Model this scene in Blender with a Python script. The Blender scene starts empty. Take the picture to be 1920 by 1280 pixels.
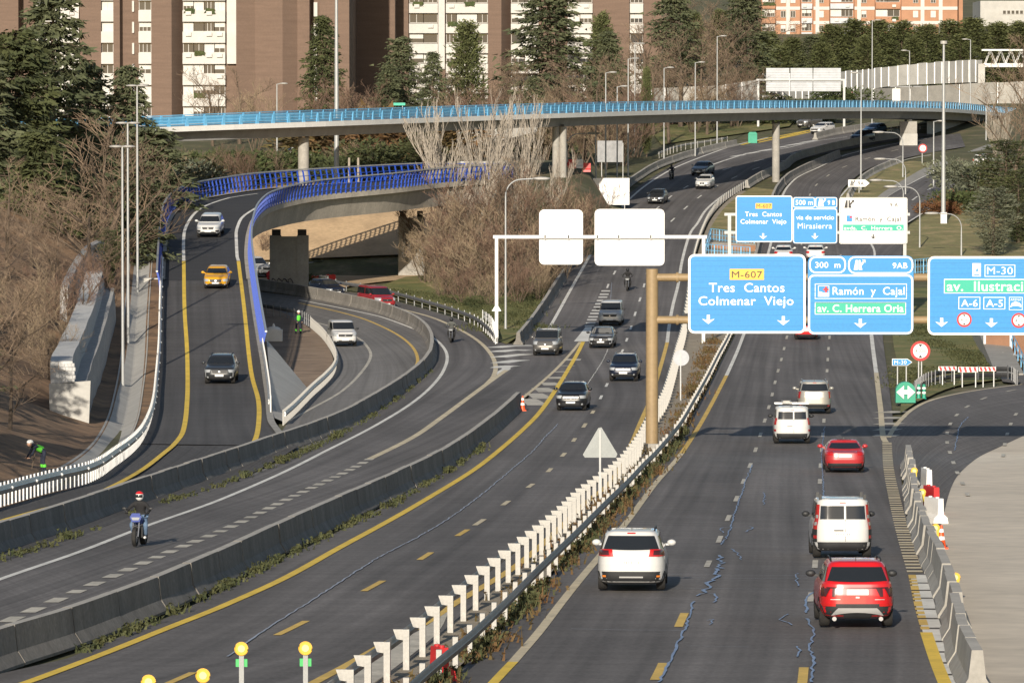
import bpy, bmesh, math, random
import numpy as np
from mathutils import Vector, Matrix, noise as mnoise
random.seed(7)
R = math.radians
scn = bpy.context.scene
col = scn.collection
# ------------------------------------------------------------------ camera, sky, sun, exposure
F = 10667.0            # focal length in photo pixels (200 mm on a 36 mm sensor, 1920 px wide)
PITCH = 0.040
CAMZ = 12.0
cam_d = bpy.data.cameras.new('camera'); cam = bpy.data.objects.new('camera', cam_d); col.objects.link(cam)
cam_d.sensor_width = 36.0; cam_d.lens = 200.0; cam_d.clip_start = 5.0; cam_d.clip_end = 6000.0
cam.location = (0, 0, CAMZ); cam.rotation_euler = (math.pi/2 - PITCH, 0, 0)
scn.camera = cam
SUN_EL, SUN_AZ = R(18.0), R(8.0)      # low sun behind the camera, a little to the left
w = bpy.data.worlds.new('World'); scn.world = w; w.use_nodes = True
nt = w.node_tree; nt.nodes.clear()
sky = nt.nodes.new('ShaderNodeTexSky'); sky.sky_type = 'NISHITA'; sky.sun_disc = False
sky.sun_elevation = SUN_EL; sky.sun_rotation = R(180) + SUN_AZ; sky.air_density = 1.0; sky.dust_density = 1.0
bg = nt.nodes.new('ShaderNodeBackground'); bg.inputs[1].default_value = 0.065
out = nt.nodes.new('ShaderNodeOutputWorld')
nt.links.new(sky.outputs[0], bg.inputs[0]); nt.links.new(bg.outputs[0], out.inputs[0])
sun_d = bpy.data.lights.new('sun', 'SUN'); sun_d.energy = 4.2; sun_d.angle = R(0.5); sun_d.color = (1.0, 0.90, 0.76)
sun = bpy.data.objects.new('sun', sun_d); col.objects.link(sun)
LDIR = Vector((math.sin(SUN_AZ)*math.cos(SUN_EL), math.cos(SUN_AZ)*math.cos(SUN_EL), -math.sin(SUN_EL)))
sun.rotation_euler = LDIR.to_track_quat('-Z', 'Y').to_euler()
sun.location = (-40, -60, 80)
vs = scn.view_settings; vs.view_transform = 'Standard'; vs.look = 'None'; vs.gamma = 1.0; vs.exposure = 0.42
vs.use_curve_mapping = False
scn.cycles.max_bounces = 6; scn.cycles.diffuse_bounces = 2; scn.cycles.glossy_bounces = 3
scn.cycles.transparent_max_bounces = 8; scn.cycles.use_denoising = True

# ------------------------------------------------------------------ pixel <-> ground
# pixels per metre of the road surface at photo row y (from lane and car widths and the 17 m dash spacing)
_S = [(200,13.3),(240,14.3),(280,15.3),(328,16.5),(383,17.9),(440,19.2),(488,20.4),(550,22.2),(609,24.0),(646,25.6),(700,28.7),
      (751,32.0),(810,36.3),(875,41.7),(925,47.0),(954,50.0),(1000,55.3),(1073,64.3),(1128,70.2),(1193,76.5),(1300,87.5),(1420,100.0)]
_yy = np.linspace(200, 1420, 2441); _ss = np.interp(_yy, [a for a, b in _S], [b for a, b in _S])
_k = np.exp(-0.5*(np.arange(-90, 91)/36.0)**2); _k /= _k.sum()
_ss = np.convolve(np.pad(_ss, 90, mode='reflect', reflect_type='odd'), _k, mode='valid')
def P(x, y, Z):
    """world point seen at photo pixel (x, y) at depth Z metres along the lens axis"""
    xc = (x-960)/F*Z; yc = (640-y)/F*Z
    return Vector((xc, Z*math.cos(PITCH)+yc*math.sin(PITCH), CAMZ+yc*math.cos(PITCH)-Z*math.sin(PITCH)))
def depth(y): return F/float(np.interp(y, _yy, _ss))
_gp = [P(960, y, F/s) for y, s in zip(_yy, _ss)][::-1]
_GY = np.array([p.y for p in _gp]); _GZ = np.array([p.z for p in _gp])
_near = (_GZ[8]-_GZ[0])/(_GY[8]-_GY[0])
def g(Y):
    """height of the highway surface at distance Y"""
    if Y < _GY[0]: return float(_GZ[0] + _near*(Y-_GY[0]))
    if Y > 735: return float(np.interp(735, _GY, _GZ) + 0.046*(Y-735))
    return float(np.interp(Y, _GY, _GZ))
def gslope(Y): return (g(Y+2)-g(Y-2))/4.0
def gp(x, y, dz=0.0):
    v = P(x, y, depth(y)); v.z = g(v.y)+dz; return v
def px(pts, dz=0.0): return [gp(a, b, dz) for a, b in pts]
# ramp surface: follows the highway near us and climbs behind
_R = [(1400,100.0),(1000,57.0),(930,48.6),(880,42.8),(840,39.2),(790,35.4),(740,32.3),(720,31.0),(660,29.3),(600,27.9),(542,26.5),(490,25.25),(445,24.2),(400,23.2),(375,22.6),(355,22.1),(345,21.6),(335,20.9)]
_R = _R[::-1]
_ry = np.linspace(335, 1400, 2131); _rs = np.interp(_ry, [a for a, b in _R], [b for a, b in _R])
_rs = np.convolve(np.pad(_rs, 90, mode='reflect', reflect_type='odd'), _k, mode='valid')
def rdepth(y): return F/float(np.interp(y, _ry, _rs))
_rp = [P(960, y, F/s) for y, s in zip(_ry, _rs)][::-1]
_RY = np.array([p.y for p in _rp]); _RZ = np.array([p.z for p in _rp])
def rg(Y):
    z = float(np.interp(Y, _RY, _RZ))
    return max(z, g(Y)) if Y < 420 else z
def rp(x, y, dz=0.0):
    v = P(x, y, rdepth(y)); v.z = rg(v.y)+dz; return v
def rslope(Y): return (rg(Y+2)-rg(Y-2))/4.0

# ------------------------------------------------------------------ materials
MATS = {}
def mat(name, c, rough=0.7, metal=0.0, var=0.0, scale=1.0, c2=None, bump=0.0, bscale=None, spec=0.5, coat=0.0, streak=None, emit=None, c3=None, coord='Object', trans=0.0):
    if name in MATS: return MATS[name]
    m = bpy.data.materials.new(name); m.use_nodes = True; n = m.node_tree.nodes; l = m.node_tree.links
    b = n['Principled BSDF']
    b.inputs['Base Color'].default_value = (*c, 1); b.inputs['Roughness'].default_value = rough; b.inputs['Metallic'].default_value = metal
    b.inputs['Specular IOR Level'].default_value = spec
    if coat: b.inputs['Coat Weight'].default_value = coat; b.inputs['Coat Roughness'].default_value = 0.05
    if emit: b.inputs['Emission Color'].default_value = (*emit[0], 1); b.inputs['Emission Strength'].default_value = emit[1]
    if var or c2 or bump or streak:
        if coord == 'World':
            tc = n.new('ShaderNodeNewGeometry'); src = tc.outputs['Position']
        else:
            tc = n.new('ShaderNodeTexCoord'); src = tc.outputs[coord]
        mp = n.new('ShaderNodeMapping'); l.new(src, mp.inputs[0])
        if streak: mp.inputs['Scale'].default_value = streak
        nz = n.new('ShaderNodeTexNoise'); nz.inputs['Scale'].default_value = scale; nz.inputs['Detail'].default_value = 6; nz.inputs['Roughness'].default_value = 0.62
        l.new(mp.outputs[0], nz.inputs['Vector'])
        rp_ = n.new('ShaderNodeValToRGB'); l.new(nz.outputs['Fac'], rp_.inputs[0])
        rp_.color_ramp.elements[0].position = 0.33; rp_.color_ramp.elements[1].position = 0.67
        ca = c if c2 else tuple(max(0, q*(1-var)) for q in c); cb = c2 if c2 else tuple(min(1, q*(1+var)) for q in c)
        rp_.color_ramp.elements[0].color = (*ca, 1); rp_.color_ramp.elements[1].color = (*cb, 1)
        if c3:
            e = rp_.color_ramp.elements.new(0.5); e.color = (*c3, 1)
        # fine grain on top
        n2 = n.new('ShaderNodeTexNoise'); n2.inputs['Scale'].default_value = (bscale or scale*9); n2.inputs['Detail'].default_value = 4
        l.new(src, n2.inputs['Vector'])
        mr = n.new('ShaderNodeMapRange'); mr.inputs[1].default_value = 0.3; mr.inputs[2].default_value = 0.7; mr.inputs[3].default_value = 1-max(var, .08)*.7; mr.inputs[4].default_value = 1+max(var, .08)*.7
        l.new(n2.outputs['Fac'], mr.inputs[0])
        mx = n.new('ShaderNodeMix'); mx.data_type = 'RGBA'; mx.blend_type = 'MULTIPLY'; mx.inputs[0].default_value = 1.0
        l.new(rp_.outputs[0], mx.inputs[6]); l.new(mr.outputs[0], mx.inputs[7]); l.new(mx.outputs[2], b.inputs['Base Color'])
        if bump:
            bp = n.new('ShaderNodeBump'); bp.inputs['Strength'].default_value = bump; bp.inputs['Distance'].default_value = 0.05
            l.new(n2.outputs['Fac'], bp.inputs['Height']); l.new(bp.outputs[0], b.inputs['Normal'])
    MATS[name] = m; return m
def asphalt(name, c, patchy=0.22, seamc=None):
    """worn asphalt: long streaks along the travel direction, patches, fine grain"""
    if name in MATS: return MATS[name]
    m = bpy.data.materials.new(name); m.use_nodes = True; n = m.node_tree.nodes; l = m.node_tree.links; b = n['Principled BSDF']
    geo = n.new('ShaderNodeNewGeometry')
    uv = n.new('ShaderNodeUVMap'); uv.uv_map = 'uv'
    def nz(src, sc, scale, det=5):
        mp = n.new('ShaderNodeMapping'); mp.inputs['Scale'].default_value = sc; l.new(src, mp.inputs[0])
        t = n.new('ShaderNodeTexNoise'); t.inputs['Scale'].default_value = scale; t.inputs['Detail'].default_value = det; l.new(mp.outputs[0], t.inputs['Vector']); return t.outputs['Fac']
    def mr(v, a, b_, lo=.3, hi=.7):
        q = n.new('ShaderNodeMapRange'); q.inputs[1].default_value = lo; q.inputs[2].default_value = hi; q.inputs[3].default_value = a; q.inputs[4].default_value = b_; l.new(v, q.inputs[0]); return q.outputs[0]
    def mul(a, b_):
        q = n.new('ShaderNodeMath'); q.operation = 'MULTIPLY'; l.new(a, q.inputs[0]); l.new(b_, q.inputs[1]); return q.outputs[0]
    v = mul(mr(nz(uv.outputs[0], (1.6, .012, 1), 1.0), 1-patchy, 1+patchy), mr(nz(geo.outputs['Position'], (.25, .035, 1), 1.0), 1-patchy*.8, 1+patchy*.8))
    v = mul(v, mr(nz(geo.outputs['Position'], (1, .5, 1), 9.0, 3), .86, 1.14))
    v = mul(v, mr(nz(uv.outputs[0], (.09, 1.1, 1), 1.0, 2), .93, 1.05, .42, .6))
    mx = n.new('ShaderNodeMix'); mx.data_type = 'RGBA'; mx.blend_type = 'MULTIPLY'; mx.inputs[0].default_value = 1
    mx.inputs[6].default_value = (*c, 1); l.new(v, mx.inputs[7]); l.new(mx.outputs[2], b.inputs['Base Color'])
    b.inputs['Roughness'].default_value = .86; b.inputs['Specular IOR Level'].default_value = .25
    MATS[name] = m; return m
M = mat
asphalt('asphalt', (.150, .140, .136), .26); asphalt('asphalt_new', (.094, .090, .090), .2); asphalt('asphalt_grey', (.20, .19, .18), .2); asphalt('asphalt_dark', (.055, .055, .058), .1)
M('white_paint', (.78, .76, .70), .7, var=.16, scale=.5, coord='World'); M('cream_paint', (.66, .56, .38), .7, var=.16, scale=.6, coord='World')
M('yellow_paint', (.85, .58, .06), .65, var=.12, scale=.6, coord='World'); M('dull_paint', (.54, .50, .42), .75, var=.2, scale=.9, coord='World')
M('orange_paint', (.72, .48, .11), .7, var=.14, scale=.6, coord='World')
M('blue_seal', (.22, .30, .46), .5, var=.25, scale=2, coord='World'); M('white_seal', (.36, .40, .48), .6, var=.2, scale=2, coord='World')
M('concrete', (.34, .325, .295), .85, var=.14, scale=.8, bump=.2); M('concrete_top_lit', (.44, .415, .37), .9, var=.12, scale=.8); M('concrete_old', (.21, .195, .175), .9, var=.24, scale=.9, bump=.2, streak=(1, 1, .2))  # the top copy is paler: sunlight on barrier tops put into the colour
M('concrete_light', (.46, .45, .42), .85, var=.1, scale=.6); M('concrete_deck', (.43, .39, .33), .85, var=.16, scale=.6, streak=(1.4, 1.4, .25))
M('sand', (.52, .37, .22), .95, var=.16, scale=.35, bump=.4, coord='World'); M('dirt', (.10, .063, .036), .95, c2=(.34, .205, .11), scale=.35, bump=.6, coord='World', var=.12)
M('pit_dirt', (.20, .14, .095), .95, c2=(.36, .26, .18), scale=.5, bump=.5, coord='World', var=.12); M('gravel', (.33, .28, .21), .95, var=.24, scale=1.4, bump=.5, coord='World'); M('dust', (.66, .58, .47), .95, var=.12, scale=.12, coord='World')
M('grass', (.10, .125, .03), .95, c2=(.28, .22, .09), c3=(.17, .17, .05), scale=.3, bump=.6, coord='World', var=.25)
M('dry_grass', (.24, .185, .09), .95, c2=(.42, .31, .16), c3=(.22, .21, .08), scale=.35, bump=.6, coord='World', var=.25)
M('scrub', (.10, .085, .045), .95, c2=(.20, .16, .09), c3=(.09, .095, .035), scale=.25, bump=.6, coord='World', var=.25)
M('galv', (.50, .51, .52), .42, metal=.55, var=.1, scale=2); M('galv_dark', (.20, .205, .215), .5, metal=.45, var=.18, scale=2)
M('galv_white', (.42, .41, .385), .55, metal=.15, var=.14, scale=2); M('pole', (.40, .41, .41), .5, metal=.3, var=.06, scale=1)
M('steel_white', (.74, .73, .70), .5, var=.05, scale=1); M('beige_steel', (.30, .215, .115), .55, var=.1, scale=.7)
M('blue_rail', (.022, .075, .44), .42, var=.1, scale=1.5); M('sky_rail', (.15, .43, .68), .45, var=.1, scale=1.5); M('sky_rail_dark', (.085, .31, .54), .45, var=.1, scale=1.5)
M('sign_blue', (.018, .245, .58), .42, var=.05, scale=.9, streak=(.15, 1, 7)); M('sign_seam', (.013, .20, .49), .5); M('sign_white', (.88, .88, .86), .35); M('sign_green', (.02, .42, .29), .4); M('sign_black', (.02, .02, .022), .5)
M('sign_yellow', (.83, .47, .06), .4); M('sign_red', (.62, .02, .025), .4); M('sign_back', (.78, .79, .80), .35, metal=.1); M('sign_grey', (.36, .38, .41), .5, metal=.3, var=.1, scale=1.5)
M('amber', (.58, .46, .05), .3, coat=.4); M('amber_core', (.62, .60, .32), .3); M('stake_grey', (.30, .31, .31), .5, metal=.2, var=.1, scale=3); M('green_box', (.05, .45, .12), .5); M('orange_plastic', (.80, .10, .02), .45); M('red_plastic', (.55, .028, .03), .45, var=.12, scale=2); M('white_plastic', (.74, .73, .71), .5, var=.06, scale=2)
M('green_beacon', (.015, .30, .19), .45, var=.08, scale=1.5)
M('rubber', (.022, .021, .02), .85, var=.3, scale=6); M('black_trim', (.025, .026, .028), .55, var=.15, scale=4); M('rim', (.35, .36, .37), .35, metal=.7); M('chrome', (.42, .42, .44), .3, metal=.8); M('silver_trim', (.48, .48, .48), .4, metal=.4)
M('glass', (.018, .021, .025), .06, spec=.75); M('lamp_clear', (.36, .38, .40), .12, spec=.7, coat=.5); M('lamp_red', (.48, .014, .014), .2, coat=.5); M('lamp_dark', (.06, .012, .014), .2, coat=.5); M('lamp_orange', (.75, .22, .03), .3); M('plate', (.80, .80, .78), .4); M('plate_ink', (.06, .06, .07), .5); M('plate_blue', (.03, .08, .42), .5)
def paint(name, c, metal=.0, rough=.32): return M('paint_'+name, c, rough, metal=metal, coat=.7)
paint('white', (.60, .60, .59)); paint('red', (.55, .012, .016)); paint('dark_red', (.30, .016, .022)); paint('coupe_red', (.42, .03, .035)); paint('silver', (.40, .385, .345), .35); paint('grey', (.10, .105, .11), .3); paint('dark_grey', (.038, .041, .046), .25)
paint('brown_grey', (.13, .125, .12), .3); paint('black', (.011, .012, .015)); paint('navy', (.012, .018, .038), .2); paint('yellow', (.66, .33, .012)); paint('blue_grey', (.16, .19, .22), .3); paint('blue', (.05, .12, .24), .2)
M('brick_a', (.165, .112, .084), .9, var=.1, scale=.5, bump=.1, streak=(.4, .4, 5)); M('brick_light', (.33, .225, .165), .9, var=.1, scale=.5, streak=(.4, .4, 5)); M('brick_orange', (.40, .215, .13), .9, var=.08, scale=.5)
M('facade_white', (.56, .545, .515), .8, var=.05, scale=.6); M('window_glass', (.035, .042, .05), .1, spec=.6); M('shutter', (.58, .57, .54), .7, var=.06, scale=1); M('frame_dark', (.10, .09, .085), .6); M('awning_green', (.05, .16, .07), .8); M('awning_orange', (.6, .13, .03), .8)
M('twig', (.20, .145, .10), .95, var=.28, scale=.5); M('twig_tan', (.27, .205, .135), .95, var=.28, scale=.5); M('twig_red', (.165, .105, .075), .95, var=.28, scale=.5); M('twig_pale', (.34, .30, .25), .9, var=.15, scale=.5); M('bark', (.12, .09, .065), .95, var=.3, scale=1.5, bump=.4); M('bark_dark', (.055, .042, .032), .95, var=.3, scale=1.5)
M('pine_leaf', (.030, .042, .014), .85, c2=(.085, .095, .032), scale=.5, var=.2); M('cedar_leaf', (.045, .060, .026), .85, c2=(.115, .125, .062), scale=.4, var=.2); M('cypress_leaf', (.055, .072, .022), .85, c2=(.125, .135, .050), scale=.35, var=.25)
M('shrub_leaf', (.035, .055, .016), .85, c2=(.085, .10, .03), scale=.6, var=.25); M('weed_leaf', (.038, .052, .018), .85, c2=(.105, .105, .040), scale=.8, var=.25); M('red_leaf', (.12, .035, .016), .85, c2=(.16, .09, .03), scale=.6, var=.25); M('olive_leaf', (.10, .115, .075), .8, c2=(.17, .18, .12), scale=.7, var=.2); M('dry_leaf', (.15, .07, .03), .9, c2=(.10, .09, .03), scale=.6, var=.2)
M('skin', (.45, .27, .19), .6); M('cloth_black', (.02, .02, .022), .9, var=.2, scale=6); M('cloth_navy', (.02, .025, .045), .9, var=.2, scale=6); M('jeans', (.12, .19, .30), .9, var=.15, scale=6); M('cloth_grey', (.10, .105, .10), .9, var=.2, scale=6); M('hivis', (.12, .62, .05), .7); M('helmet_white', (.75, .75, .73), .35); M('reflector', (.65, .66, .62), .4)
M('graffiti_white', (.62, .62, .62), .7); M('graffiti_dark', (.04, .035, .06), .7); M('graffiti_red', (.5, .05, .07), .7); M('graffiti_blue', (.05, .06, .28), .7)

# ------------------------------------------------------------------ mesh helpers
def tag(o, label=None, cat=None, group=None, kind=None):
    if label: o['label'] = label
    if cat: o['category'] = cat
    if group: o['group'] = group
    if kind: o['kind'] = kind
    return o
def empty(name, loc=(0, 0, 0), label=None, cat=None, group=None):
    o = bpy.data.objects.new(name, None); col.objects.link(o); o.location = loc; o.empty_display_size = .3
    return tag(o, label, cat, group)
class MB:
    def __init__(s): s.v = []; s.f = []; s.uv = None
    def quad(s, a, b, c, d):
        i = len(s.v); s.v += [tuple(a), tuple(b), tuple(c), tuple(d)]; s.f.append((i, i+1, i+2, i+3)); return s
    def poly(s, pts):
        i = len(s.v); s.v += [tuple(p) for p in pts]; s.f.append(tuple(range(i, i+len(pts)))); return s
    def box(s, c, d, mtx=None):
        i = len(s.v); hx, hy, hz = d[0]/2, d[1]/2, d[2]/2
        for z in (-hz, hz):
            for x, y in ((-hx, -hy), (hx, -hy), (hx, hy), (-hx, hy)):
                p = Vector((x, y, z))
                if mtx is not None: p = mtx @ p
                s.v.append((c[0]+p.x, c[1]+p.y, c[2]+p.z))
        s.f += [(i+3, i+2, i+1, i), (i+4, i+5, i+6, i+7), (i, i+1, i+5, i+4), (i+1, i+2, i+6, i+5), (i+2, i+3, i+7, i+6), (i+3, i, i+4, i+7)]; return s
    def tube(s, path, rad, n=8, cap=True):
        path = [Vector(p) for p in path]; i0 = len(s.v); m = len(path)
        for k, p in enumerate(path):
            t = (path[min(k+1, m-1)]-path[max(k-1, 0)])
            t = t.normalized() if t.length > 1e-9 else Vector((0, 0, 1))
            a = t.cross(Vector((0, 0, 1)) if abs(t.z) < .95 else Vector((1, 0, 0))).normalized(); b = t.cross(a)
            r = rad[k] if isinstance(rad, (list, tuple)) else rad
            for j in range(n):
                an = 2*math.pi*j/n; q = p + a*(math.cos(an)*r) + b*(math.sin(an)*r); s.v.append((q.x, q.y, q.z))
        for k in range(m-1):
            for j in range(n):
                a = i0+k*n+j; b = i0+k*n+(j+1) % n; s.f.append((a, b, b+n, a+n))
        if cap: s.f.append(tuple(i0+j for j in range(n))[::-1]); s.f.append(tuple(i0+(m-1)*n+j for j in range(n)))
        return s
    def cyl(s, c, r, h, n=16, axis='Z', r2=None):
        d = {'Z': Vector((0, 0, 1)), 'X': Vector((1, 0, 0)), 'Y': Vector((0, 1, 0))}[axis]; c = Vector(c)
        return s.tube([c-d*h/2, c+d*h/2], [r, r if r2 is None else r2], n)
    def ball(s, c, r, nu=10, nv=7):
        if not isinstance(r, (list, tuple)): r = (r, r, r)
        i0 = len(s.v)
        for a in range(nv+1):
            t = math.pi*a/nv
            for b in range(nu):
                f = 2*math.pi*b/nu; s.v.append((c[0]+r[0]*math.sin(t)*math.cos(f), c[1]+r[1]*math.sin(t)*math.sin(f), c[2]+r[2]*math.cos(t)))
        for a in range(nv):
            for b in range(nu):
                p = i0+a*nu+b; q = i0+a*nu+(b+1) % nu; s.f.append((p, p+nu, q+nu, q))
        return s
    def prism(s, pts2, y0, y1, plane='XZ'):
        """extrude a 2D outline (given counter-clockwise) between y0 and y1"""
        i = len(s.v); n = len(pts2)
        mk = {'XZ': lambda a, b, y: (a, y, b), 'XY': lambda a, b, y: (a, b, y), 'YZ': lambda a, b, y: (y, a, b)}[plane]
        for y in (y0, y1): s.v += [mk(a, b, y) for a, b in pts2]
        s.f.append(tuple(range(i, i+n))); s.f.append(tuple(range(i+n, i+2*n))[::-1])
        for k in range(n): s.f.append((i+k, i+n+k, i+n+(k+1) % n, i+(k+1) % n))
        return s
    def mesh(s, name, m, smooth=None):
        me = bpy.data.meshes.new(name); me.from_pydata(s.v, [], s.f)
        if m: me.materials.append(MATS[m] if isinstance(m, str) else m)
        if s.uv is not None:
            u = me.uv_layers.new(name='uv'); li = np.zeros(len(me.loops), dtype=np.int32); me.loops.foreach_get('vertex_index', li)
            u.data.foreach_set('uv', np.array(s.uv, dtype=np.float32)[li].ravel())
        me.update()
        if smooth:
            me.polygons.foreach_set('use_smooth', [True]*len(me.polygons)); me.set_sharp_from_angle(angle=R(smooth))
        return me
    def build(s, name, m, parent=None, smooth=None, **kw):
        return place(name, s.mesh(name, m, smooth), parent, **kw)
def place(name, me, parent=None, mtx=None, loc=None, label=None, cat=None, group=None, kind=None):
    o = bpy.data.objects.new(name, me); col.objects.link(o)
    if parent is not None: o.parent = parent
    if mtx is not None: o.matrix_local = mtx
    if loc is not None: o.location = loc
    return tag(o, label, cat, group, kind)
def fixnormals(me):
    b = bmesh.new(); b.from_mesh(me); bmesh.ops.recalc_face_normals(b, faces=b.faces); b.to_mesh(me); b.free()

def resample(path, step=None, n=None):
    path = [Vector(p) for p in path]
    d = [0.0]
    for a, b in zip(path, path[1:]): d.append(d[-1]+(b-a).length)
    n = n or max(2, int(round(d[-1]/step))+1)
    # Catmull-Rom through the points, sampled evenly
    fine = []; fd = []
    for k in range(len(path)-1):
        p1, p2 = path[k], path[k+1]; p0 = path[k-1] if k else p1*2-p2; p3 = path[k+2] if k+2 < len(path) else p2*2-p1
        l1 = max((p2-p1).length, 1e-6); m1 = (p2-p0)/max((p2-p0).length, 1e-6)*l1; m2 = (p3-p1)/max((p3-p1).length, 1e-6)*l1
        for j in range(16):
            t = j/16; h = t*t; c = h*t
            fine.append(p1*(2*c-3*h+1)+m1*(c-2*h+t)+p2*(-2*c+3*h)+m2*(c-h))
    fine.append(path[-1]); fd = [0.0]
    for a, b in zip(fine, fine[1:]): fd.append(fd[-1]+(b-a).length)
    res = []; j = 0
    for k in range(n):
        t = fd[-1]*k/(n-1)
        while j < len(fd)-2 and fd[j+1] < t: j += 1
        u = (t-fd[j])/max(fd[j+1]-fd[j], 1e-9); res.append(fine[j].lerp(fine[j+1], min(max(u, 0), 1)))
    return res
def plen(path): return sum((b-a).length for a, b in zip(path, path[1:]))
def side(path):
    """unit left-hand normals in plan"""
    o = []
    for k in range(len(path)):
        t = path[min(k+1, len(path)-1)]-path[max(k-1, 0)]; t.z = 0; t.normalize(); o.append(Vector((-t.y, t.x, 0)))
    return o
def ribbon(name, L, Rr, m, dz=0.0, surf=g, n=90, parent=None, cross=1, **kw):
    """a sheet between two edge lines; its height follows the surface function"""
    a = resample(L, n=n); b = resample(Rr, n=n); mb = MB(); mb.uv = []; s = 0
    for k in range(n):
        if k: s += ((a[k]+b[k])/2-(a[k-1]+b[k-1])/2).length
        wd = (b[k]-a[k]).length
        for j in range(cross+1):
            p = a[k].lerp(b[k], j/cross); mb.v.append((p.x, p.y, (surf(p.y) if surf else p.z)+dz)); mb.uv.append((wd*j/cross, s))
    c = cross+1
    for k in range(n-1):
        for j in range(cross):
            i = k*c+j; mb.f.append((i, i+1, i+c+1, i+c))
    o = mb.build(name, m, parent, **kw)
    return o
def line(name, path, wd, m, dz=.016, surf=g, parent=None, dash=None, step=3.0, phase=0.0, w_end=None, jitter=0, **kw):
    """painted line on the road, optionally dashed (length, gap)"""
    if dash:
        q = resample(path, step=.5); mb = MB(); T = plen(q); per = dash[0]+dash[1]; N = len(q)-1; t = phase
        while t+dash[0] < T:
            i0 = int(t/T*N); i1 = max(i0+2, int((t+dash[0])/T*N)); i1 = min(i1, N)
            seg = q[i0:i1+1:max(1, (i1-i0)//4)]; nn = side(seg)
            for k in range(len(seg)-1):
                pts = []
                for p, nv, sg in ((seg[k], nn[k], 1), (seg[k], nn[k], -1), (seg[k+1], nn[k+1], -1), (seg[k+1], nn[k+1], 1)):
                    r_ = p+nv*(wd/2*sg); pts.append((r_.x, r_.y, (surf(r_.y) if surf else r_.z)+dz))
                mb.quad(*pts)
            t += per
        return mb.build(name, m, parent, **kw)
    q = resample(path, step=step); nn = side(q); mb = MB(); n = len(q)
    for k in range(n):
        ww = wd if w_end is None else wd+(w_end-wd)*k/(n-1)
        j = Vector((random.uniform(-jitter, jitter), random.uniform(-jitter, jitter)*3, 0)) if jitter else Vector((0, 0, 0))
        for sg in (1, -1):
            r_ = q[k]+nn[k]*(ww/2*sg*(random.uniform(.4, 1.4) if jitter else 1))+j; mb.v.append((r_.x, r_.y, (surf(r_.y) if surf else r_.z)+dz))
    for k in range(n-1): mb.f.append((2*k, 2*k+1, 2*k+3, 2*k+2))
    return mb.build(name, m, parent, **kw)
def sweep(name, path, prof, m, parent=None, smooth=None, up=0.0, **kw):
    """sweep an open or closed (y-offset to the left, z) profile along a path"""
    nn = side(path); mb = MB(); c = len(prof)
    for p, nv in zip(path, nn):
        for a, b in prof: q = p+nv*a; mb.v.append((q.x, q.y, p.z+b+up))
    for k in range(len(path)-1):
        for j in range(c):
            a = k*c+j; b = k*c+(j+1) % c; mb.f.append((a, b, b+c, a+c))
    mb.f.append(tuple(range(c))[::-1]); mb.f.append(tuple((len(path)-1)*c+j for j in range(c)))
    me = mb.mesh(name, m, smooth); fixnormals(me)
    return place(name, me, parent, **kw)
def posts(name, path, spacing, me, parent, face=True, start=0.0, tilt=None):
    T = plen(path); n = max(1, int(T/spacing)); q = resample(path, n=n+1)
    nn = side(q)
    for p, nv in zip(q, nn):
        a = math.atan2(nv.y, nv.x)-math.pi/2 if face else 0
        place(name, me, parent, mtx=Matrix.Translation(p-parent.location) @ Matrix.Rotation(a, 4, 'Z'))
def local(path, o): return [p-o for p in path]
# ------------------------------------------------------------------ terrain
def sstep(a, b, x):
    t = min(1, max(0, (x-a)/(b-a))); return t*t*(3-2*t)
def T(X, Y):
    h = g(Y)-.14
    # sandy bank behind the under-road
    h += 4.8*sstep(500+26*sstep(-4, 4, X), 526+26*sstep(-4, 4, X), Y)*(1-sstep(580, 690, Y))*sstep(-60, -30, X)*(1-sstep(7, 10.8, X))
    # wooded ground climbing to the left behind the ramp
    h += sstep(430, 520, Y)*(1-sstep(690, 760, Y))*0.07*max(0, -32-X)
    # grass bank on the right
    h += sstep(455, 500, Y)*(1-sstep(640, 720, Y))*0.09*max(0, X-47)
    h += .22*mnoise.noise((X*.12, Y*.05, 3.1))*(1 if abs(X) > 30 else .2)
    return h
def tp(x, s, dz=0.0):
    """ground point below photo column x at depth F/s"""
    v = P(x, 640, F/s); return Vector((v.x, v.y, T(v.x, v.y)+dz))
mb = MB(); xs = np.concatenate([np.linspace(-420, -70, 15), np.linspace(-64, 96, 81), np.linspace(104, 420, 14)]); ys = np.concatenate([np.linspace(-40, 140, 10), np.linspace(144, 800, 165), np.linspace(810, 1500, 24), np.linspace(1700, 5200, 8)])
for Y in ys:
    for X in xs: mb.v.append((X, Y, T(X, Y)))
nx = len(xs)
for j in range(len(ys)-1):
    for i in range(nx-1): a = j*nx+i; mb.f.append((a, a+1, a+nx+1, a+nx))
mb.build('ground', 'scrub', smooth=60, kind='structure')

# ------------------------------------------------------------------ carriageways (edges traced on the ground)
RC_L = [(700,1400),(760,1330),(808,1300),(875,1244),(942,1178),(1009,1106),(1077,1036),(1137,972),(1178,930),(1211,893),(1235,868),(1280,812),(1307,764),(1330,722),(1354,674),(1371,642),(1392,590),(1410,530),(1424,480),(1436,440),(1452,395),(1466,362),(1480,345),(1500,329),(1535,311),(1582,289),(1633,276),(1683,266),(1737,257),(1800,250)]
RC_R = [(1850,1400),(1822,1300),(1797,1253),(1777,1172),(1750,1092),(1717,1025),(1698,960),(1690,900),(1683,850),(1676,803),(1672,766),(1664,699),(1656,640),(1652,590),(1650,540),(1648,500),(1642,468),(1622,430),(1596,394),(1576,364),(1600,336),(1625,318),(1660,305),(1700,296),(1750,285),(1810,275)]
road_r = ribbon('outbound_carriageway', px(RC_L), px(RC_R), 'asphalt', 0.0, n=160, cross=6, kind='structure')
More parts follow.
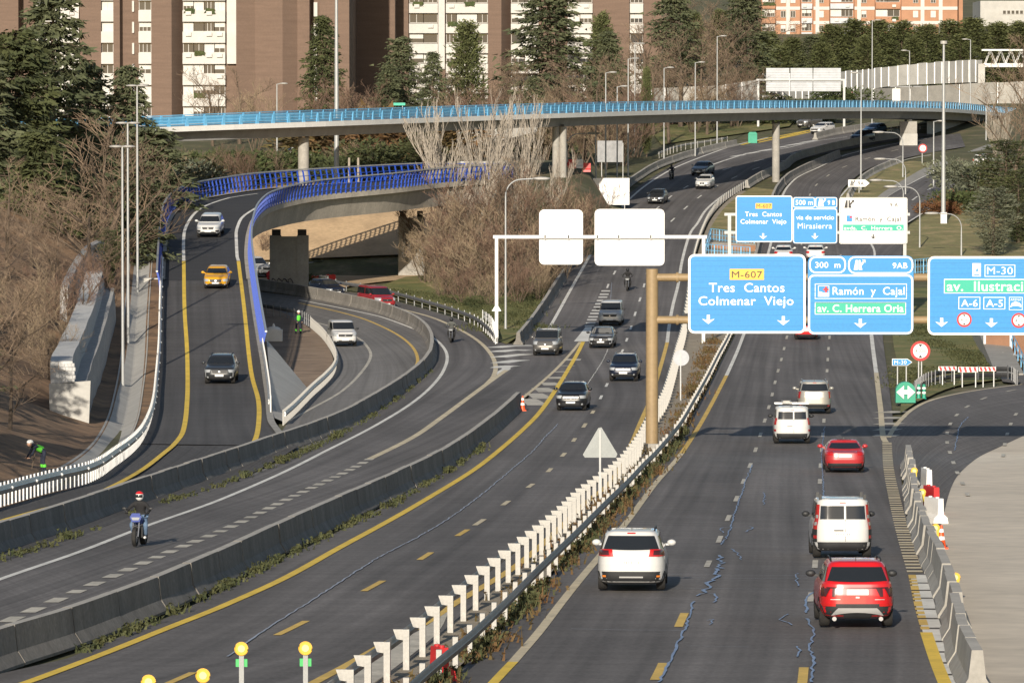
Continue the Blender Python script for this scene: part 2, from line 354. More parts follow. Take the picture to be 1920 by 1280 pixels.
LC_L = [(-700,1400),(-420,1360),(-160,1300),(0,1262),(118,1236),(235,1189),(316,1157),(437,1095),(571,1028),(640,993),(720,948),(800,898),(870,850),(930,802),(976,761),(1000,730),(1000,690),(985,650),(985,620),(1010,590),(1035,553),(1052,523),(1075,480),(1100,440),(1135,400),(1168,372),(1195,352),(1240,322),(1290,297),(1340,282),(1400,268),(1480,252),(1560,240)]
LC_R = [(600,1400),(665,1300),(751,1250),(818,1195),(892,1130),(976,1062),(1043,1003),(1080,964),(1124,929),(1161,896),(1194,850),(1218,803),(1241,765),(1255,722),(1268,672),(1278,636),(1284,600),(1290,560),(1297,510),(1306,470),(1318,436),(1332,408),(1356,380),(1385,360),(1402,350),(1441,327),(1490,302),(1540,290),(1600,278),(1690,262),(1760,252)]
road_l = ribbon('inbound_carriageway', px(LC_L), px(LC_R), 'asphalt', 0.002, n=160, cross=6, kind='structure')
EX_L = [(-300,1190),(-140,1110),(0,1052),(67,1030),(201,985),(302,944),(403,914),(567,847),(640,811),(707,770),(767,727),(801,697),(815,676),(812,640),(790,615),(757,596),(707,577),(640,562),(560,548),(487,536),(430,525)]
EX_R = [(-300,1375),(-140,1290),(0,1222),(118,1188),(222,1152),(299,1118),(427,1060),(537,1006),(640,957),(741,912),(828,866),(909,808),(966,764),(1010,720),(1040,690),(1020,652),(960,645),(925,640),(905,624),(888,610),(848,595),(801,581),(747,566),(694,553),(640,546),(560,530),(430,512)]
road_e = ribbon('exit_carriageway', px(EX_L), px(EX_R), 'asphalt', 0.004, n=130, cross=4, kind='structure')
IN_L = [(430,885),(500,840),(534,800),(545,782),(585,742),(612,716),(627,700),(632,680),(622,655),(600,628),(570,608),(520,592),(470,580)]
IN_R = [(470,893),(567,850),(640,815),(707,774),(767,731),(801,700),(812,676),(808,645),(786,620),(750,600),(690,581),(600,562),(470,545)]
road_i = ribbon('inner_loop_road', px(IN_L), px(IN_R), 'asphalt_grey', 0.007, n=80, cross=3, kind='structure')
AP_L = [(-260,1030),(-80,975),(0,950),(90,924),(168,904),(218,872),(250,847),(269,823),(285,780)]
AP_R = [(-260,1165),(-80,1085),(0,1055),(120,1015),(240,970),(345,933),(430,905),(500,876),(560,842)]
road_a = ribbon('ramp_apron', px(AP_L), px(AP_R), 'asphalt_new', 0.010, surf=lambda Y: max(g(Y), rg(Y)-.02), n=60, cross=3, kind='structure')
for i_, v_ in enumerate(road_a.data.vertices): v_.co.z = g(v_.co.y)+(v_.co.z-g(v_.co.y))*(1-(i_ % 4)/3*(1-sstep(40, 59, i_//4)))+.010*(i_ % 4)/3
RL = [(262,832),(276,806),(285,780),(292,722),(297,660),(299,584),(303,490),(308,440),(314,414),(331,392),(357,380),(383,373),(434,364),(483,357),(600,348),(820,336),(960,328)]
RR = [(545,836),(520,806),(510,790),(505,745),(497,690),(490,650),(480,590),(470,520),(466,480),(468,450),(471,435),(477,418),(487,405),(503,393),(538,381),(600,369),(741,355),(828,345),(960,336)]
RLw = [rp(a, b) for a, b in RL]; RRw = [rp(a, b) for a, b in RR]
def cut(path, n): return resample(path, n=n)
# match the two ramp edges by nearest points so cross-sections stay square
_rl = cut(RLw, 400); _rr = cut(RRw, 90); _m = []; _i0 = 0
for q in _rr:
    j = min(range(_i0, min(_i0+60, 400)), key=lambda i: (_rl[i]-q).length); _i0 = j; _m.append(_rl[j])
NS = next(i for i, q in enumerate(_rr) if q.y > 408)     # where the fill ends and the bridge begins
mb = MB(); mb.uv = []; acc = 0
for k in range(NS+1):
    if k: acc += (_rr[k]-_rr[k-1]).length
    for j in range(4):
        p = _m[k].lerp(_rr[k], j/3); mb.v.append((p.x, p.y, max(rg(p.y), g(p.y))+.013)); mb.uv.append((j*3, acc))
for k in range(NS):
    for j in range(3): a = k*4+j; mb.f.append((a, a+1, a+5, a+4))
road_p = mb.build('ramp_road', 'asphalt_new', kind='structure')
# service road on the right and the slip road in the right foreground
SV_L = [(1560,520),(1600,465),(1630,400),(1655,371),(1717,336),(1767,312),(1831,287),(1900,265)]
SV_R = [(1690,500),(1692,460),(1696,424),(1712,412),(1757,386),(1814,351),(1880,318),(1950,285)]
road_s = ribbon('service_road', px(SV_L), px(SV_R), 'asphalt', 0.006, n=60, cross=3, kind='structure')
SL_L = [(1672,850),(1668,822),(1680,800),(1696,782),(1718,764),(1752,747),(1817,732),(1920,718),(2010,709)]
SL_R = [(1760,1000),(1790,900),(1830,860),(1880,835),(1930,812),(1975,795),(2020,782),(2080,768),(2150,755)]
road_x = ribbon('slip_road', px(SL_L), px(SL_R), 'asphalt', 0.005, n=60, cross=4, kind='structure')
ribbon('dusty_yard', px([(1670,840),(1690,870),(1697,900),(1705,950),(1730,1025),(1765,1092),(1795,1172),(1815,1253),(1860,1400)]), px([(2080,768),(2090,830),(2100,900),(2120,960),(2140,1030),(2160,1100),(2190,1180),(2230,1280),(2300,1400)]), 'dust', -.004, n=40, cross=4, kind='structure')
# ground strips beside the roads
ribbon('median_strip', px([(600,1398),(676,1296),(760,1246),(826,1190),(900,1126),(984,1056),(1050,998),(1086,960),(1130,925),(1166,892),(1199,848),(1222,803),(1245,765),(1259,722),(1272,672),(1282,636),(1288,600),(1294,560),(1301,510),(1310,470),(1322,436),(1336,408),(1360,380),(1389,358)]), px([(695,1398),(756,1328),(804,1298),(871,1242),(938,1176),(1005,1104),(1073,1034),(1133,970),(1174,928),(1207,891),(1231,866),(1276,810),(1303,762),(1326,720),(1350,672),(1367,640),(1388,590),(1406,530),(1420,480),(1432,440),(1448,395),(1462,364)]), 'gravel', .03, n=120, cross=2, kind='structure')
ribbon('dry_median', px([(1330,432),(1345,408),(1365,384),(1395,362),(1412,352)]), px([(1425,440),(1432,420),(1444,398),(1456,372),(1464,358)]), 'dry_grass', .06, n=20, kind='structure')
ribbon('grass_verge', px([(690,545),(747,557),(801,572),(848,586),(890,602),(917,622),(935,640),(950,646)]), px([(760,520),(830,515),(900,515),(960,515),(1010,518),(1025,545),(1000,585),(975,628)]), 'grass', .05, n=40, cross=3, kind='structure')
ribbon('gravel_path', px([(480,534),(560,538),(620,542),(660,536),(720,528),(800,522)]), px([(480,521),(560,519),(640,515),(700,514),(760,513),(820,512)]), 'sand', .03, n=30, kind='structure')
ribbon('far_under_road', px([(440,518),(560,518),(640,514),(740,511),(840,508)]), px([(440,504),(560,503),(640,502),(740,501),(840,499)]), 'asphalt_grey', .035, n=30, kind='structure')
ribbon('works_pit', px([(505,790),(512,740),(505,690),(498,655),(490,610),(482,570)]), px([(540,780),(590,730),(624,690),(616,652),(590,622),(540,590)]), 'pit_dirt', .03, n=30, cross=2, kind='structure')
ribbon('grass_island', px([(1688,775),(1690,740),(1688,700),(1676,650),(1672,600),(1668,540)]), px([(1722,752),(1800,722),(1905,706),(1880,660),(1838,600),(1815,540)]), 'grass', .02, n=30, cross=3, kind='structure')
def bank(name, L, Rr, m, dz, n, cross, **kw):
    a = resample(px(L), n=n); b = resample(px(Rr), n=n); q = MB()
    for k in range(n):
        for j in range(cross+1):
            p = a[k].lerp(b[k], j/cross); q.v.append((p.x, p.y, max(T(p.x, p.y)+.14, g(p.y))+dz))
    for k in range(n-1):
        for j in range(cross): i = k*(cross+1)+j; q.f.append((i, i+1, i+cross+2, i+cross+1))
    return q.build(name, m, smooth=60, kind='structure', **kw)
bank('grass_bank', [(1700,490),(1700,450),(1704,424),(1722,412),(1765,388),(1820,354),(1886,320),(1960,285)], [(2080,490),(2100,450),(2110,430),(2120,410),(2130,380),(2140,350),(2150,320),(2160,290)], 'dry_grass', .02, 30, 10)
bank('lawn', [(1240,272),(1300,262),(1360,255),(1420,246),(1480,236)], [(1210,232),(1280,225),(1350,220),(1420,215),(1500,210)], 'grass', .03, 12, 6)
bank('lawn', [(760,300),(860,296),(960,292),(1060,288),(1100,285)], [(740,238),(860,236),(960,236),(1060,236),(1110,236)], 'grass', .03, 12, 6)
bank('sand_bank', [(430,510),(520,509),(640,508),(740,507),(860,506)], [(400,385),(540,385),(640,385),(740,388),(860,392)], 'sand', .12, 40, 70)
# concrete shoulder of the service road, grass triangle at the nose
ribbon('grass_nose', px([(1574,372),(1604,344),(1632,326),(1666,312),(1705,302)]), px([(1640,384),(1662,362),(1700,338),(1735,318),(1760,305)]), 'dry_grass', .025, n=20, cross=2, kind='structure')
ribbon('concrete_shoulder', px([(1625,392),(1652,364),(1700,334),(1740,312),(1790,294),(1850,272)]), px([(1634,400),(1658,373),(1718,338),(1768,314),(1832,289),(1900,266)]), 'concrete', .03, n=20, kind='structure')

# ------------------------------------------------------------------ painted lines
def ln(name, pts, wd, m, road, **kw): return line(name, px(pts), wd, m, parent=road, **kw)
E1 = [(880,1330),(925,1280),(962,1241)]
ln('edge_line', E1, .24, 'yellow_paint', road_r)
ln('edge_line', [(962,1241),(1023,1169),(1120,1048),(1171,984),(1231,904),(1278,850)], .24, 'cream_paint', road_r)
ln('edge_line', [(1278,850),(1313.6,794.5),(1344,739),(1362,704)], .24, 'orange_paint', road_r)
ln('edge_line', [(1362,704),(1381,662),(1395,626),(1412,580),(1430,510),(1445,458),(1458,400),(1468,366),(1478,349),(1498,331),(1535,314),(1582,292),(1633,279),(1683,269),(1737,260)], .24, 'white_paint', road_r)
D1 = [(1226,1278),(1240,1250),(1270,1180),(1299,1117),(1324.7,1063.3),(1345.5,1019.6),(1361.6,980.3),(1375.7,947.4),(1387.5,918.9),(1398,892.7),(1407.6,869.5),(1423,824),(1435,785),(1445,751.5),(1456,706),(1467,667),(1472.5,644),(1482,600),(1492,530),(1502,464),(1510,400),(1520,362),(1530,347.7),(1545,335),(1564,322),(1589,310.7),(1653,289),(1720,272)]
D2 = [(1503,1290),(1505.7,1268),(1512,1193.6),(1519,1128),(1527,1073),(1532,1000),(1532.6,954),(1536,925.6),(1537.6,899),(1538.6,875),(1547.4,751),(1551,692),(1554,647),(1562,560),(1576,480),(1582,462)]
ln('lane_dashes', D1[:4], .22, 'orange_paint', road_r, dash=(5, 12), phase=1.0)
ln('lane_dashes', D1[4:], .17, 'dull_paint', road_r, dash=(4.6, 12.4), phase=0, dz=.018)
ln('lane_dashes', D2[:3], .22, 'orange_paint', road_r, dash=(5, 12), phase=1)
ln('lane_dashes', D2[3:], .17, 'dull_paint', road_r, dash=(4.6, 12.4), phase=0, dz=.018)
ln('edge_line', [(1634,628),(1643,699)], .28, 'white_paint', road_r); ln('edge_line', [(1643,699),(1651,766),(1656,820),(1661,829)], .3, 'cream_paint', road_r)
ln('edge_line', [(1634,628),(1631,580),(1632,520),(1640,480),(1636,462),(1612,430)], .2, 'white_paint', road_r)
ln('edge_line', [(1576,372),(1580,364),(1606,338),(1632,322),(1666,308),(1705,298),(1760,288)], .2, 'white_paint', road_r)
STR = [(1663,830),(1666,877),(1680,947),(1696.5,1011),(1717,1078),(1730,1139),(1743.5,1186),(1764,1246),(1782,1290)]
ln('rumble_stripes', STR[:5], .46, 'cream_paint', road_r, dash=(1.0, .9), dz=.018)
ln('rumble_stripes', [(x+6, y) for x, y in STR[4:]], .5, 'white_paint', road_r, dash=(.55, .6), dz=.018)
ln('rumble_stripes', [(x-7, y) for x, y in STR[4:7]], .22, 'orange_paint', road_r, dash=(.9, .5), dz=.021)
ln('edge_line', [(x-7, y) for x, y in STR[6:]], .3, 'yellow_paint', road_r, dz=.021)
# left (inbound)
ln('edge_line', [(500,1330),(590,1279),(640,1253),(724,1206),(791,1172),(841,1139),(962,1065),(1056,984),(1097,944),(1144,905),(1184,833),(1198,799),(1218,752),(1241,679),(1251,642)], .26, 'orange_paint', road_l)
ln('edge_line', [(1251,642),(1254.7,611),(1261.4,574),(1271.5,534),(1278,494),(1287,458),(1296,434),(1307,420),(1323.7,394),(1354,368),(1391,345),(1421,326.5),(1460,310),(1520,290),(1600,270)], .26, 'white_paint', road_l)
DA = [(230,1318),(364,1260),(544,1179),(672,1113.7),(769,1060),(840.5,1015),(903,976.6),(950,942),(990,914),(1023,888.6),(1046,864),(1065,842.5),(1079,821),(1094.5,800),(1107.6,779),(1120,759),(1139.5,718),(1167,658),(1181,620.5),(1192.6,583),(1205,546),(1213,512),(1228,460),(1245,430),(1264,410),(1292,384.6),(1330,357),(1381,331),(1430,312),(1493,296),(1544,285),(1620,268)]
ln('lane_dashes', DA[:7], .2, 'orange_paint', road_l, dash=(5, 12), phase=4)
ln('lane_dashes', DA[5:16], .2, 'cream_paint', road_l, dash=(4.6, 12), phase=13, dz=.018)
ln('lane_dashes', DA[15:], .17, 'white_paint', road_l, dash=(5, 12), phase=8, dz=.020)
ln('lane_dashes', [(1137,544),(1143,528),(1152,512),(1168,478),(1190,440),(1215,408),(1261,366),(1283,352.7),(1330,327.5),(1411,304),(1498,285),(1544,275)], .17, 'white_paint', road_l, dash=(5, 12), phase=3)
ln('edge_line', [(1020,632),(1031,613),(1053,574),(1076.7,531),(1107,477),(1125,445),(1150,408),(1181,373),(1211,347.7),(1244.6,326),(1271.5,312),(1330,289),(1381,272),(1440,258)], .26, 'white_paint', road_l)
ln('edge_line', [(1330,311),(1372,297),(1414,285.5),(1468,279),(1528.6,265),(1589,257)], .3, 'white_paint', road_l, w_end=.15)
ln('merge_ladder', [(1105,612),(1112,594),(1122,575),(1130,558),(1137,543)], .75, 'white_paint', road_l, dash=(1.6, 2.2))
ln('gore_paint', [(1104,613),(1098,625),(1090,640)], .5, 'white_paint', road_l, w_end=1.1, step=1.5)
ln('edge_line', [(1093.5,641),(1082,664),(1070,685),(1043,729),(1009.5,776),(976,809.6),(934,846),(875,890),(774,951),(690,998),(640,1025),(537.5,1082),(420,1135.5),(302,1182.5),(201.5,1223),(50,1280),(-60,1316)], .28, 'yellow_paint', road_l, dz=.02)
ln('edge_line', [(1088,641),(1070,663),(1043,692),(1009.5,722),(972.5,752)], .22, 'cream_paint', road_l, dz=.02)
for k in range(8):
    t = k/7; a = Vector((1070-84*t, 676+72*t)); b = Vector((1080-68*t, 673+99*t-12*t))
    ln('gore_bar', [(a.x+2, a.y), ((a.x+b.x)/2, (a.y+b.y)/2-.5), (b.x-5, b.y)], 1.1, 'dull_paint', road_l, dz=.017, step=1)
# yellow works markings of the far branch
for q in ([(1390,272),(1430,262),(1470,254),(1520,244),(1560,236)], [(1420,268),(1465,258),(1510,247)], [(1450,263),(1500,252),(1545,242)]): ln('works_line', q, .5, 'yellow_paint', road_l, dz=.02)
for k in range(6): ln('gore_bar', [(1372+k*26, 294-k*5.2), (1395+k*27, 290.5-k*5.4)], .7, 'white_paint', road_l, dz=.018)
# exit carriageway
ln('centre_line', [(950,694),(942,699),(915.5,718),(875,748),(825,785),(774,820),(694,860)], .34, 'cream_paint', road_e)
ln('centre_dashes', [(694,860),(640,888.6),(537.5,936.5),(420,993),(336,1027),(235,1070),(134,1113),(0,1171),(-60,1196)], .42, 'dull_paint', road_e, dash=(1.9, 1.9))
ln('edge_line', [(560,562),(660,582),(720,596),(791,623),(821,640),(838,665),(831.5,695),(808,725.6),(767.6,759),(707,796),(640,831),(598,852),(420,934),(269,988),(134,1040),(0,1086),(-80,1114)], .22, 'white_paint', road_e)
ln('edge_line', [(620,551),(680,563),(751,579.5),(808,594.6),(858,616),(895,638),(919,662),(929,685),(925.5,705),(912,720)], .3, 'cream_paint', road_e)
for k, (a, b) in enumerate([((926,652),(998,648)), ((931,660),(992,657)), ((934,670),(988,664)), ((936,681),(978,675)), ((936,690),(962,686))]): ln('chevron_bar', [a, ((a[0]+b[0])/2, a[1]-3.5), b], 1.3, 'white_paint', road_e, dz=.018, step=1)
ln('nose_paint', [(934,688),(950,690),(930,702)], .6, 'white_paint', road_e, dz=.014, step=1)
ln('edge_line', [(560,568),(640,586),(690,601),(741,625),(771,648),(783,672),(778,694)], .22, 'orange_paint', road_i)
ln('edge_line', [(500,588),(560,598),(620,612),(670,633),(690,652),(695,668.5),(680,695),(640,734),(578,769),(537.5,791)], .2, 'dull_paint', road_i)
# ramp
RLL = [(-60,1001),(0,977.6),(84,954),(168,930.6),(252,890),(307,850),(326,834),(343,809.6),(351,749),(351,665),(346,581),(344.5,490)]
RRL = [(452,858),(477,828),(485,793),(484,749),(470,692),(457,571),(447,490)]
def rl(name, pts, wd, m, **kw): return line(name, [rp(a, b) for a, b in pts], wd, m, surf=lambda Y: max(g(Y), rg(Y)), dz=.03, parent=road_p, **kw)
rl('edge_line', RLL, .26, 'yellow_paint'); rl('edge_line', RRL, .26, 'yellow_paint')
# service and slip roads
ln('edge_line', [(1703,416.5),(1757,383),(1814,347.7),(1880,314)], .2, 'white_paint', road_s); ln('edge_line', [(1630,402),(1660,371),(1719,338),(1769,314),(1833,289)], .2, 'white_paint', road_s)
ln('lane_dashes', [(1668,410),(1724.5,365.5),(1766,342),(1805.7,323),(1860,297)], .18, 'white_paint', road_s, dash=(6, 11), phase=10)
ln('edge_line', [(1666,820),(1676,803),(1690,786),(1713,766),(1750,749),(1817,734),(1920,720),(2000,711)], .26, 'cream_paint', road_x)
ln('lane_dashes', [(1817,934),(1804,905),(1793,882),(1784,857),(1776,830),(1777,808),(1789,784),(1813,763),(1848,746),(1890,734),(1960,720)], .18, 'dull_paint', road_x, dash=(3, 8), phase=2, dz=.03)
ln('lane_dashes', [(1880,860),(1889,813),(1913,768),(1960,745)], .18, 'dull_paint', road_x, dash=(3, 9), phase=2, dz=.03)
for k in range(5): ln('gore_bar', [(1655+k*.5, 774+k*11), (1690-k*6, 771+k*11)], 1.2, 'dull_paint', road_r, dz=.016)
# crack sealing
def scribble(pts, wd, m, road, jit, dz=.03):
    q = resample(px(pts), step=.7); line('crack_seal', q, wd*.62, m, parent=road, jitter=jit*.75, dz=dz, step=.7)
random.seed(3)
scribble([(1236,1280),(1258,1235),(1290,1165),(1300,1128)], .10, 'blue_seal', road_r, .05)
scribble([(1318,1112),(1336,1090),(1352,1060),(1350,1042)], .16, 'blue_seal', road_r, .16)
scribble([(1352,1022),(1366,1000),(1378,960),(1390,928),(1399,900),(1410,872)], .08, 'blue_seal', road_r, .05)
scribble([(1342,1130),(1334,1112),(1310,1118)], .1, 'blue_seal', road_r, .08)
scribble([(1521,1280),(1524,1240),(1520,1215),(1524,1186),(1514,1160)], .10, 'blue_seal', road_r, .07)
scribble([(1512,1150),(1513,1120),(1532,1108)], .1, 'blue_seal', road_r, .05)
scribble([(1544,935),(1543,900),(1541,850),(1546,800)], .07, 'blue_seal', road_r, .05)
for a in ([(1480,1152),(1464,1162),(1486,1172)], [(1500,1100),(1494,1088),(1496,1076)], [(1430,946),(1434,932),(1432,924)], [(1490,1212),(1500,1224),(1496,1232)], [(1330,1165),(1336,1160),(1330,1172)], [(1372,1030),(1385,1040),(1390,1050)], [(1355,1000),(1385,988),(1400,998)]): scribble(a, .07, 'blue_seal', road_r, .08)
scribble([(425,1232),(500,1180),(575,1132),(640,1090),(720,1040),(775,1012),(830,980),(900,930),(960,880),(1000,845),(1022,820),(1046,795)], .085, 'white_seal', road_l, .04)
scribble([(1096,730),(1110,708),(1128,680),(1140,655)], .08, 'white_paint', road_l, .03)
scribble([(1140,620),(1145,560),(1147,530)], .06, 'white_seal', road_l, .03)
scribble([(1790,845),(1800,800),(1815,782)], .08, 'blue_seal', road_x, .05)
for y_, x0, x1 in ((1077,1245,1525),(1083,1250,1515),(1103,1240,1540),(1211,1287,1405),(1180,1070,1290)): scribble([(x0, y_), ((x0+x1)/2, y_+2), (x1, y_+3)], .05, 'white_seal', road_r, .02)
for q in ([(600,1262),(700,1205),(790,1160)],): pass
bank_cream = ribbon('painted_taper', px([(600,1290),(640,1262),(724,1214),(791,1179),(838,1146)]), px([(690,1290),(740,1252),(790,1213),(824,1182),(842,1146)]), 'dull_paint', .012, n=12, parent=road_l)

# ------------------------------------------------------------------ concrete barriers
JP = [(-.36, 0), (.36, 0), (.36, .07), (.19, .34), (.12, .95), (-.12, .95), (-.19, .34), (-.36, .07)]
def jersey(label, pts, seg, m, h=1.0, surf=g, wpts=None, name='concrete_barrier', rough=.02, dark=None):
    path = wpts or px(pts); path = [Vector((p.x, p.y, surf(p.y)-.02)) for p in path]
    T_ = plen(path); n = max(1, int(round(T_/seg))); q = resample(path, n=n*4+1)
    for p in q: p.z = surf(p.y)-.02
    root = empty(name, q[0], label, 'barrier'); prof = [(a, b*h) for a, b in JP]
    for k in range(n):
        s_ = [p-q[0] for p in q[k*4:k*4+5]]; d = (s_[-1]-s_[-2]).normalized(); s_[-1] = s_[-1]-d*.05; s_[0] = s_[0]+(s_[1]-s_[0]).normalized()*.05
        off = Vector((random.uniform(-rough, rough), random.uniform(-rough, rough), random.uniform(-rough, rough)*.5))
        sg_ = sweep('barrier_segment', [p+off for p in s_], prof, m, root); sg_.data.materials.append(MATS['concrete_top_lit'])
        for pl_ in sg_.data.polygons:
            if pl_.normal.z > .9: pl_.material_index = 1  # upward faces take the paler sunlit tone, sides stay dark
    return root
B1 = [(-330,1370),(-160,1308),(0,1250),(118,1212),(228,1170),(308,1137),(432,1078),(555,1016),(640,974),(741,926),(828,880),(909,822),(972,765)]
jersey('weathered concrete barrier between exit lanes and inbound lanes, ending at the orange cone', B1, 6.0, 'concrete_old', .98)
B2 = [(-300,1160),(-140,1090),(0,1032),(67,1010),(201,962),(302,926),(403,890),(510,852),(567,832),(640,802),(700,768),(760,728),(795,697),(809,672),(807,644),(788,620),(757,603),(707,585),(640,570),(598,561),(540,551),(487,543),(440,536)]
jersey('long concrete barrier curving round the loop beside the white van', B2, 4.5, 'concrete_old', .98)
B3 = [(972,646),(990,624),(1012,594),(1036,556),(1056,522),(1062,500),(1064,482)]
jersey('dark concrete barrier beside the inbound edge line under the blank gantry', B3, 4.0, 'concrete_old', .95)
B4 = [(1822,1300),(1797,1250),(1779,1180),(1752,1096),(1722,1028),(1702,960),(1694,900),(1691,872)]
jersey('pale temporary concrete barrier with yellow lamps beside the dusty yard', [(x+14, y) for x, y in B4], 4.0, 'concrete', 1.0, rough=.06)
B5 = [(1400,352),(1430,334),(1470,316),(1488,302),(1530,288),(1600,272),(1690,257)]
jersey('far concrete median barrier passing the round overpass pillar', B5, 5.0, 'concrete', .9)
B6 = [(1422,500),(1436,445),(1448,405),(1458,374),(1468,356),(1486,338),(1520,320),(1580,294)]
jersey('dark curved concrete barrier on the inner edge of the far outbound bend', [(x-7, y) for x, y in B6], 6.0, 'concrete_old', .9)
B7 = [(1590,374),(1600,356),(1618,338),(1640,324),(1672,310),(1690,303)]
jersey('short low concrete barrier beside the grassy exit nose', B7, 5.0, 'concrete', .7)
B8 = [(1180,356),(1210,335),(1240,318),(1290,300),(1335,288),(1388,276)]
jersey('low concrete parapet left of the far inbound bend', [(x-8, y-3) for x, y in B8], 6.0, 'concrete', .8)
B9 = [(1528,262),(1560,254),(1600,247),(1640,240)]
jersey('concrete divider with blunt end beside the far pale hatchback', B9, 5.0, 'concrete', .9)
# ------------------------------------------------------------------ steel guardrails
WB = [(0, .42), (.04, .46), (.04, .52), (-.005, .565), (.04, .61), (.04, .67), (0, .71), (-.03, .67), (-.03, .61), (-.06, .565), (-.03, .52), (-.03, .46)]
def guardrail(label, path, m='galv', pm=None, spacing=4.0, h=1.0, rails=(0,), post=(.10, .06), off=.10, name='guardrail', outrigger=False, posth=.78, side_=1, rw=1.0, z0=0.0):
    o = path[0].copy(); root = empty(name, o, label, 'guardrail'); lp = resample(path, step=2.0); lp = [p-o for p in lp]
    nn = side(lp)
    for dz in rails: sweep('rail', [p+nv*off*side_ for p, nv in zip(lp, nn)], [(a*rw, (b-.565)*rw+.565*h+dz) for a, b in WB], m, root, smooth=50)
    mb = MB(); mb.box((0, 0, posth*h/2+z0/2), (post[0], post[1], posth*h-z0))
    if outrigger: mb.prism([(-.02, posth*h), (.30*side_, posth*h), (.22*side_, posth*h-.22), (-.02, posth*h-.26)][::side_], -.04, .04, 'YZ')
    me = mb.mesh('post', pm or m)
    posts('post', path, spacing, me, root)
    return root
GL = px([(600,1372),(674,1306),(751,1250),(818,1194),(892,1130),(976,1062),(1043,1003),(1080,964),(1124,929),(1161,896),(1194,850),(1218,803),(1241,765),(1255,722),(1268,672),(1278,636),(1284,600),(1290,560)])
guardrail('median guardrail with pale flared posts on the inbound side', [p+Vector((.25, 0, 0)) for p in GL], 'galv_dark', 'galv_white', 4.0, 1.1, outrigger=True, post=(.16, .14), off=.34, posth=.86)
GL2 = px([(1290,560),(1297,510),(1306,470),(1318,436),(1332,408),(1356,380),(1385,360),(1402,350)])
guardrail('far white posted guardrail curving along the inbound median', GL2, 'galv_white', 'galv_white', 2.2, 1.0, posth=.8)
GR = px([(730,1372),(800,1304),(867,1246),(934,1180),(1002,1108),(1070,1038),(1130,974),(1171,932),(1204,895),(1228,870),(1273,814),(1300,766),(1323,724),(1347,676),(1364,644),(1385,594),(1403,534),(1417,484)])
guardrail('dark median guardrail on the outbound side with short pale posts', GR, 'galv_dark', 'galv_white', 4.0, 1.0, post=(.14, .12), off=.1, side_=-1)
GE = px([(600,534),(640,544),(694,552),(747,565),(801,580),(848,594),(888,609),(915,628),(929,645)])
guardrail('grey guardrail along the grass verge behind the red van', GE, 'galv_dark', 'galv', 2.6, 1.1, side_=-1)
guardrail('short doubled guardrail end folding round the gantry foot', px([(905,603),(918,612),(926,624),(931,640)]), 'galv', 'galv', 2.5, 1.2, rails=(0, -.32))
GU = px([(440,512),(560,512),(640,510),(700,508),(760,506),(812,504)])
guardrail('double beam guardrail at the foot of the sandy bank', [Vector((p.x, p.y+1.5, g(p.y+1.5))) for p in GU], 'galv', 'galv', 3.0, 1.25, rails=(0, -.36))
GRP = [rp(a, b) for a, b in [(-140,992),(-60,968),(0,950),(90,924),(168,904),(218,872),(250,847),(269,823),(285,780),(292,722),(297,660),(299,584),(302,500)]]
rgd = guardrail('bright new galvanised guardrail with closely set posts left of the ramp', GRP, 'galv', 'galv', 1.05, 1.12, rails=(0,), post=(.34, .06), posth=.80, side_=-1, rw=1.15)
for k, p in enumerate(resample(GRP, n=34)):
    n_ = MB(); n_.ball((0, 0, 0), (.07, .07, .07), 6, 4)
    place('reflector_stud', n_.mesh('reflector_stud', 'sign_white') if k == 0 else stud_me, rgd, loc=p-GRP[0]+Vector((.16, -.06, .64)))
    if k == 0: stud_me = rgd.children[-1].data
GRI = px([(531,797),(550,780),(585,744),(609,722),(625,703),(630,684),(622,660),(604,634),(582,614)])
guardrail('pale guardrail with close posts curving round the works pit', GRI, 'galv', 'galv_white', .8, 1.05, post=(.24, .06), posth=.78, side_=-1)
guardrail('dim guardrail and mesh posts at the back of the works pit', px([(486,588),(530,596),(560,602),(582,614)]), 'galv_dark', 'galv_dark', 1.6, 1.2)
guardrail('dark double guardrail sweeping round the grass island beside the slip road', px([(1716,742),(1735,728),(1760,720),(1800,714),(1850,712),(1885,711),(1907,722)]), 'black_trim', 'galv_dark', 1.5, 1.2, rails=(0, -.38))
guardrail('guardrail with white posts left of the far inbound road', px([(1236,297),(1262,287),(1290,280),(1330,274),(1364,268)]), 'galv_white', 'galv_white', 2.2, 1.05)
guardrail('far guardrail with pale posts beyond the overpass shadow', px([(1600,262),(1640,254),(1690,246),(1740,240)]), 'galv', 'galv', 2.5, 1.0)
# ------------------------------------------------------------------ fill left of the ramp
_e = resample([rp(a, b) for a, b in [(-420,1060),(-140,994),(0,951),(90,925),(168,905),(218,873),(250,848),(269,824),(285,781),(292,723),(297,661),(299,585),(303,500),(305,470)]], n=70)
offs = [0, .5, .8, 1.5, 2.3, 2.9, 4.5, 6.5, 9, 12, 16, 22, 30, 45, 70, 110]
def fillh(d): return (0 if d < .8 else -.45*math.sin((d-.8)/1.5*math.pi) if d < 2.3 else (0 if d < 3.2 else .42*(d-3.2) if d < 12 else 3.7+.16*(d-12)))
mb = MB(); mr = MB()
for k, p in enumerate(_e):
    nv = side(_e)[k]
    for j, d in enumerate(offs):
        q = p+nv*d; n_ = .35*mnoise.noise((q.x*.25, q.y*.12, 0)) if d > 3 else 0
        mb.v.append((q.x, q.y, max(rg(p.y), g(p.y))-.03+fillh(d)*(1 if k > 14 else .55)+n_))
c = len(offs)
for k in range(len(_e)-1):
    for j in range(c-1): a = k*c+j; mb.f.append((a+1, a, a+c, a+c+1))
k = len(_e)-1                      # far end falls to the under-road
for j in range(c): q = mb.v[k*c+j]; mb.v.append((q[0], q[1]+9, g(q[1]+9)-.4))
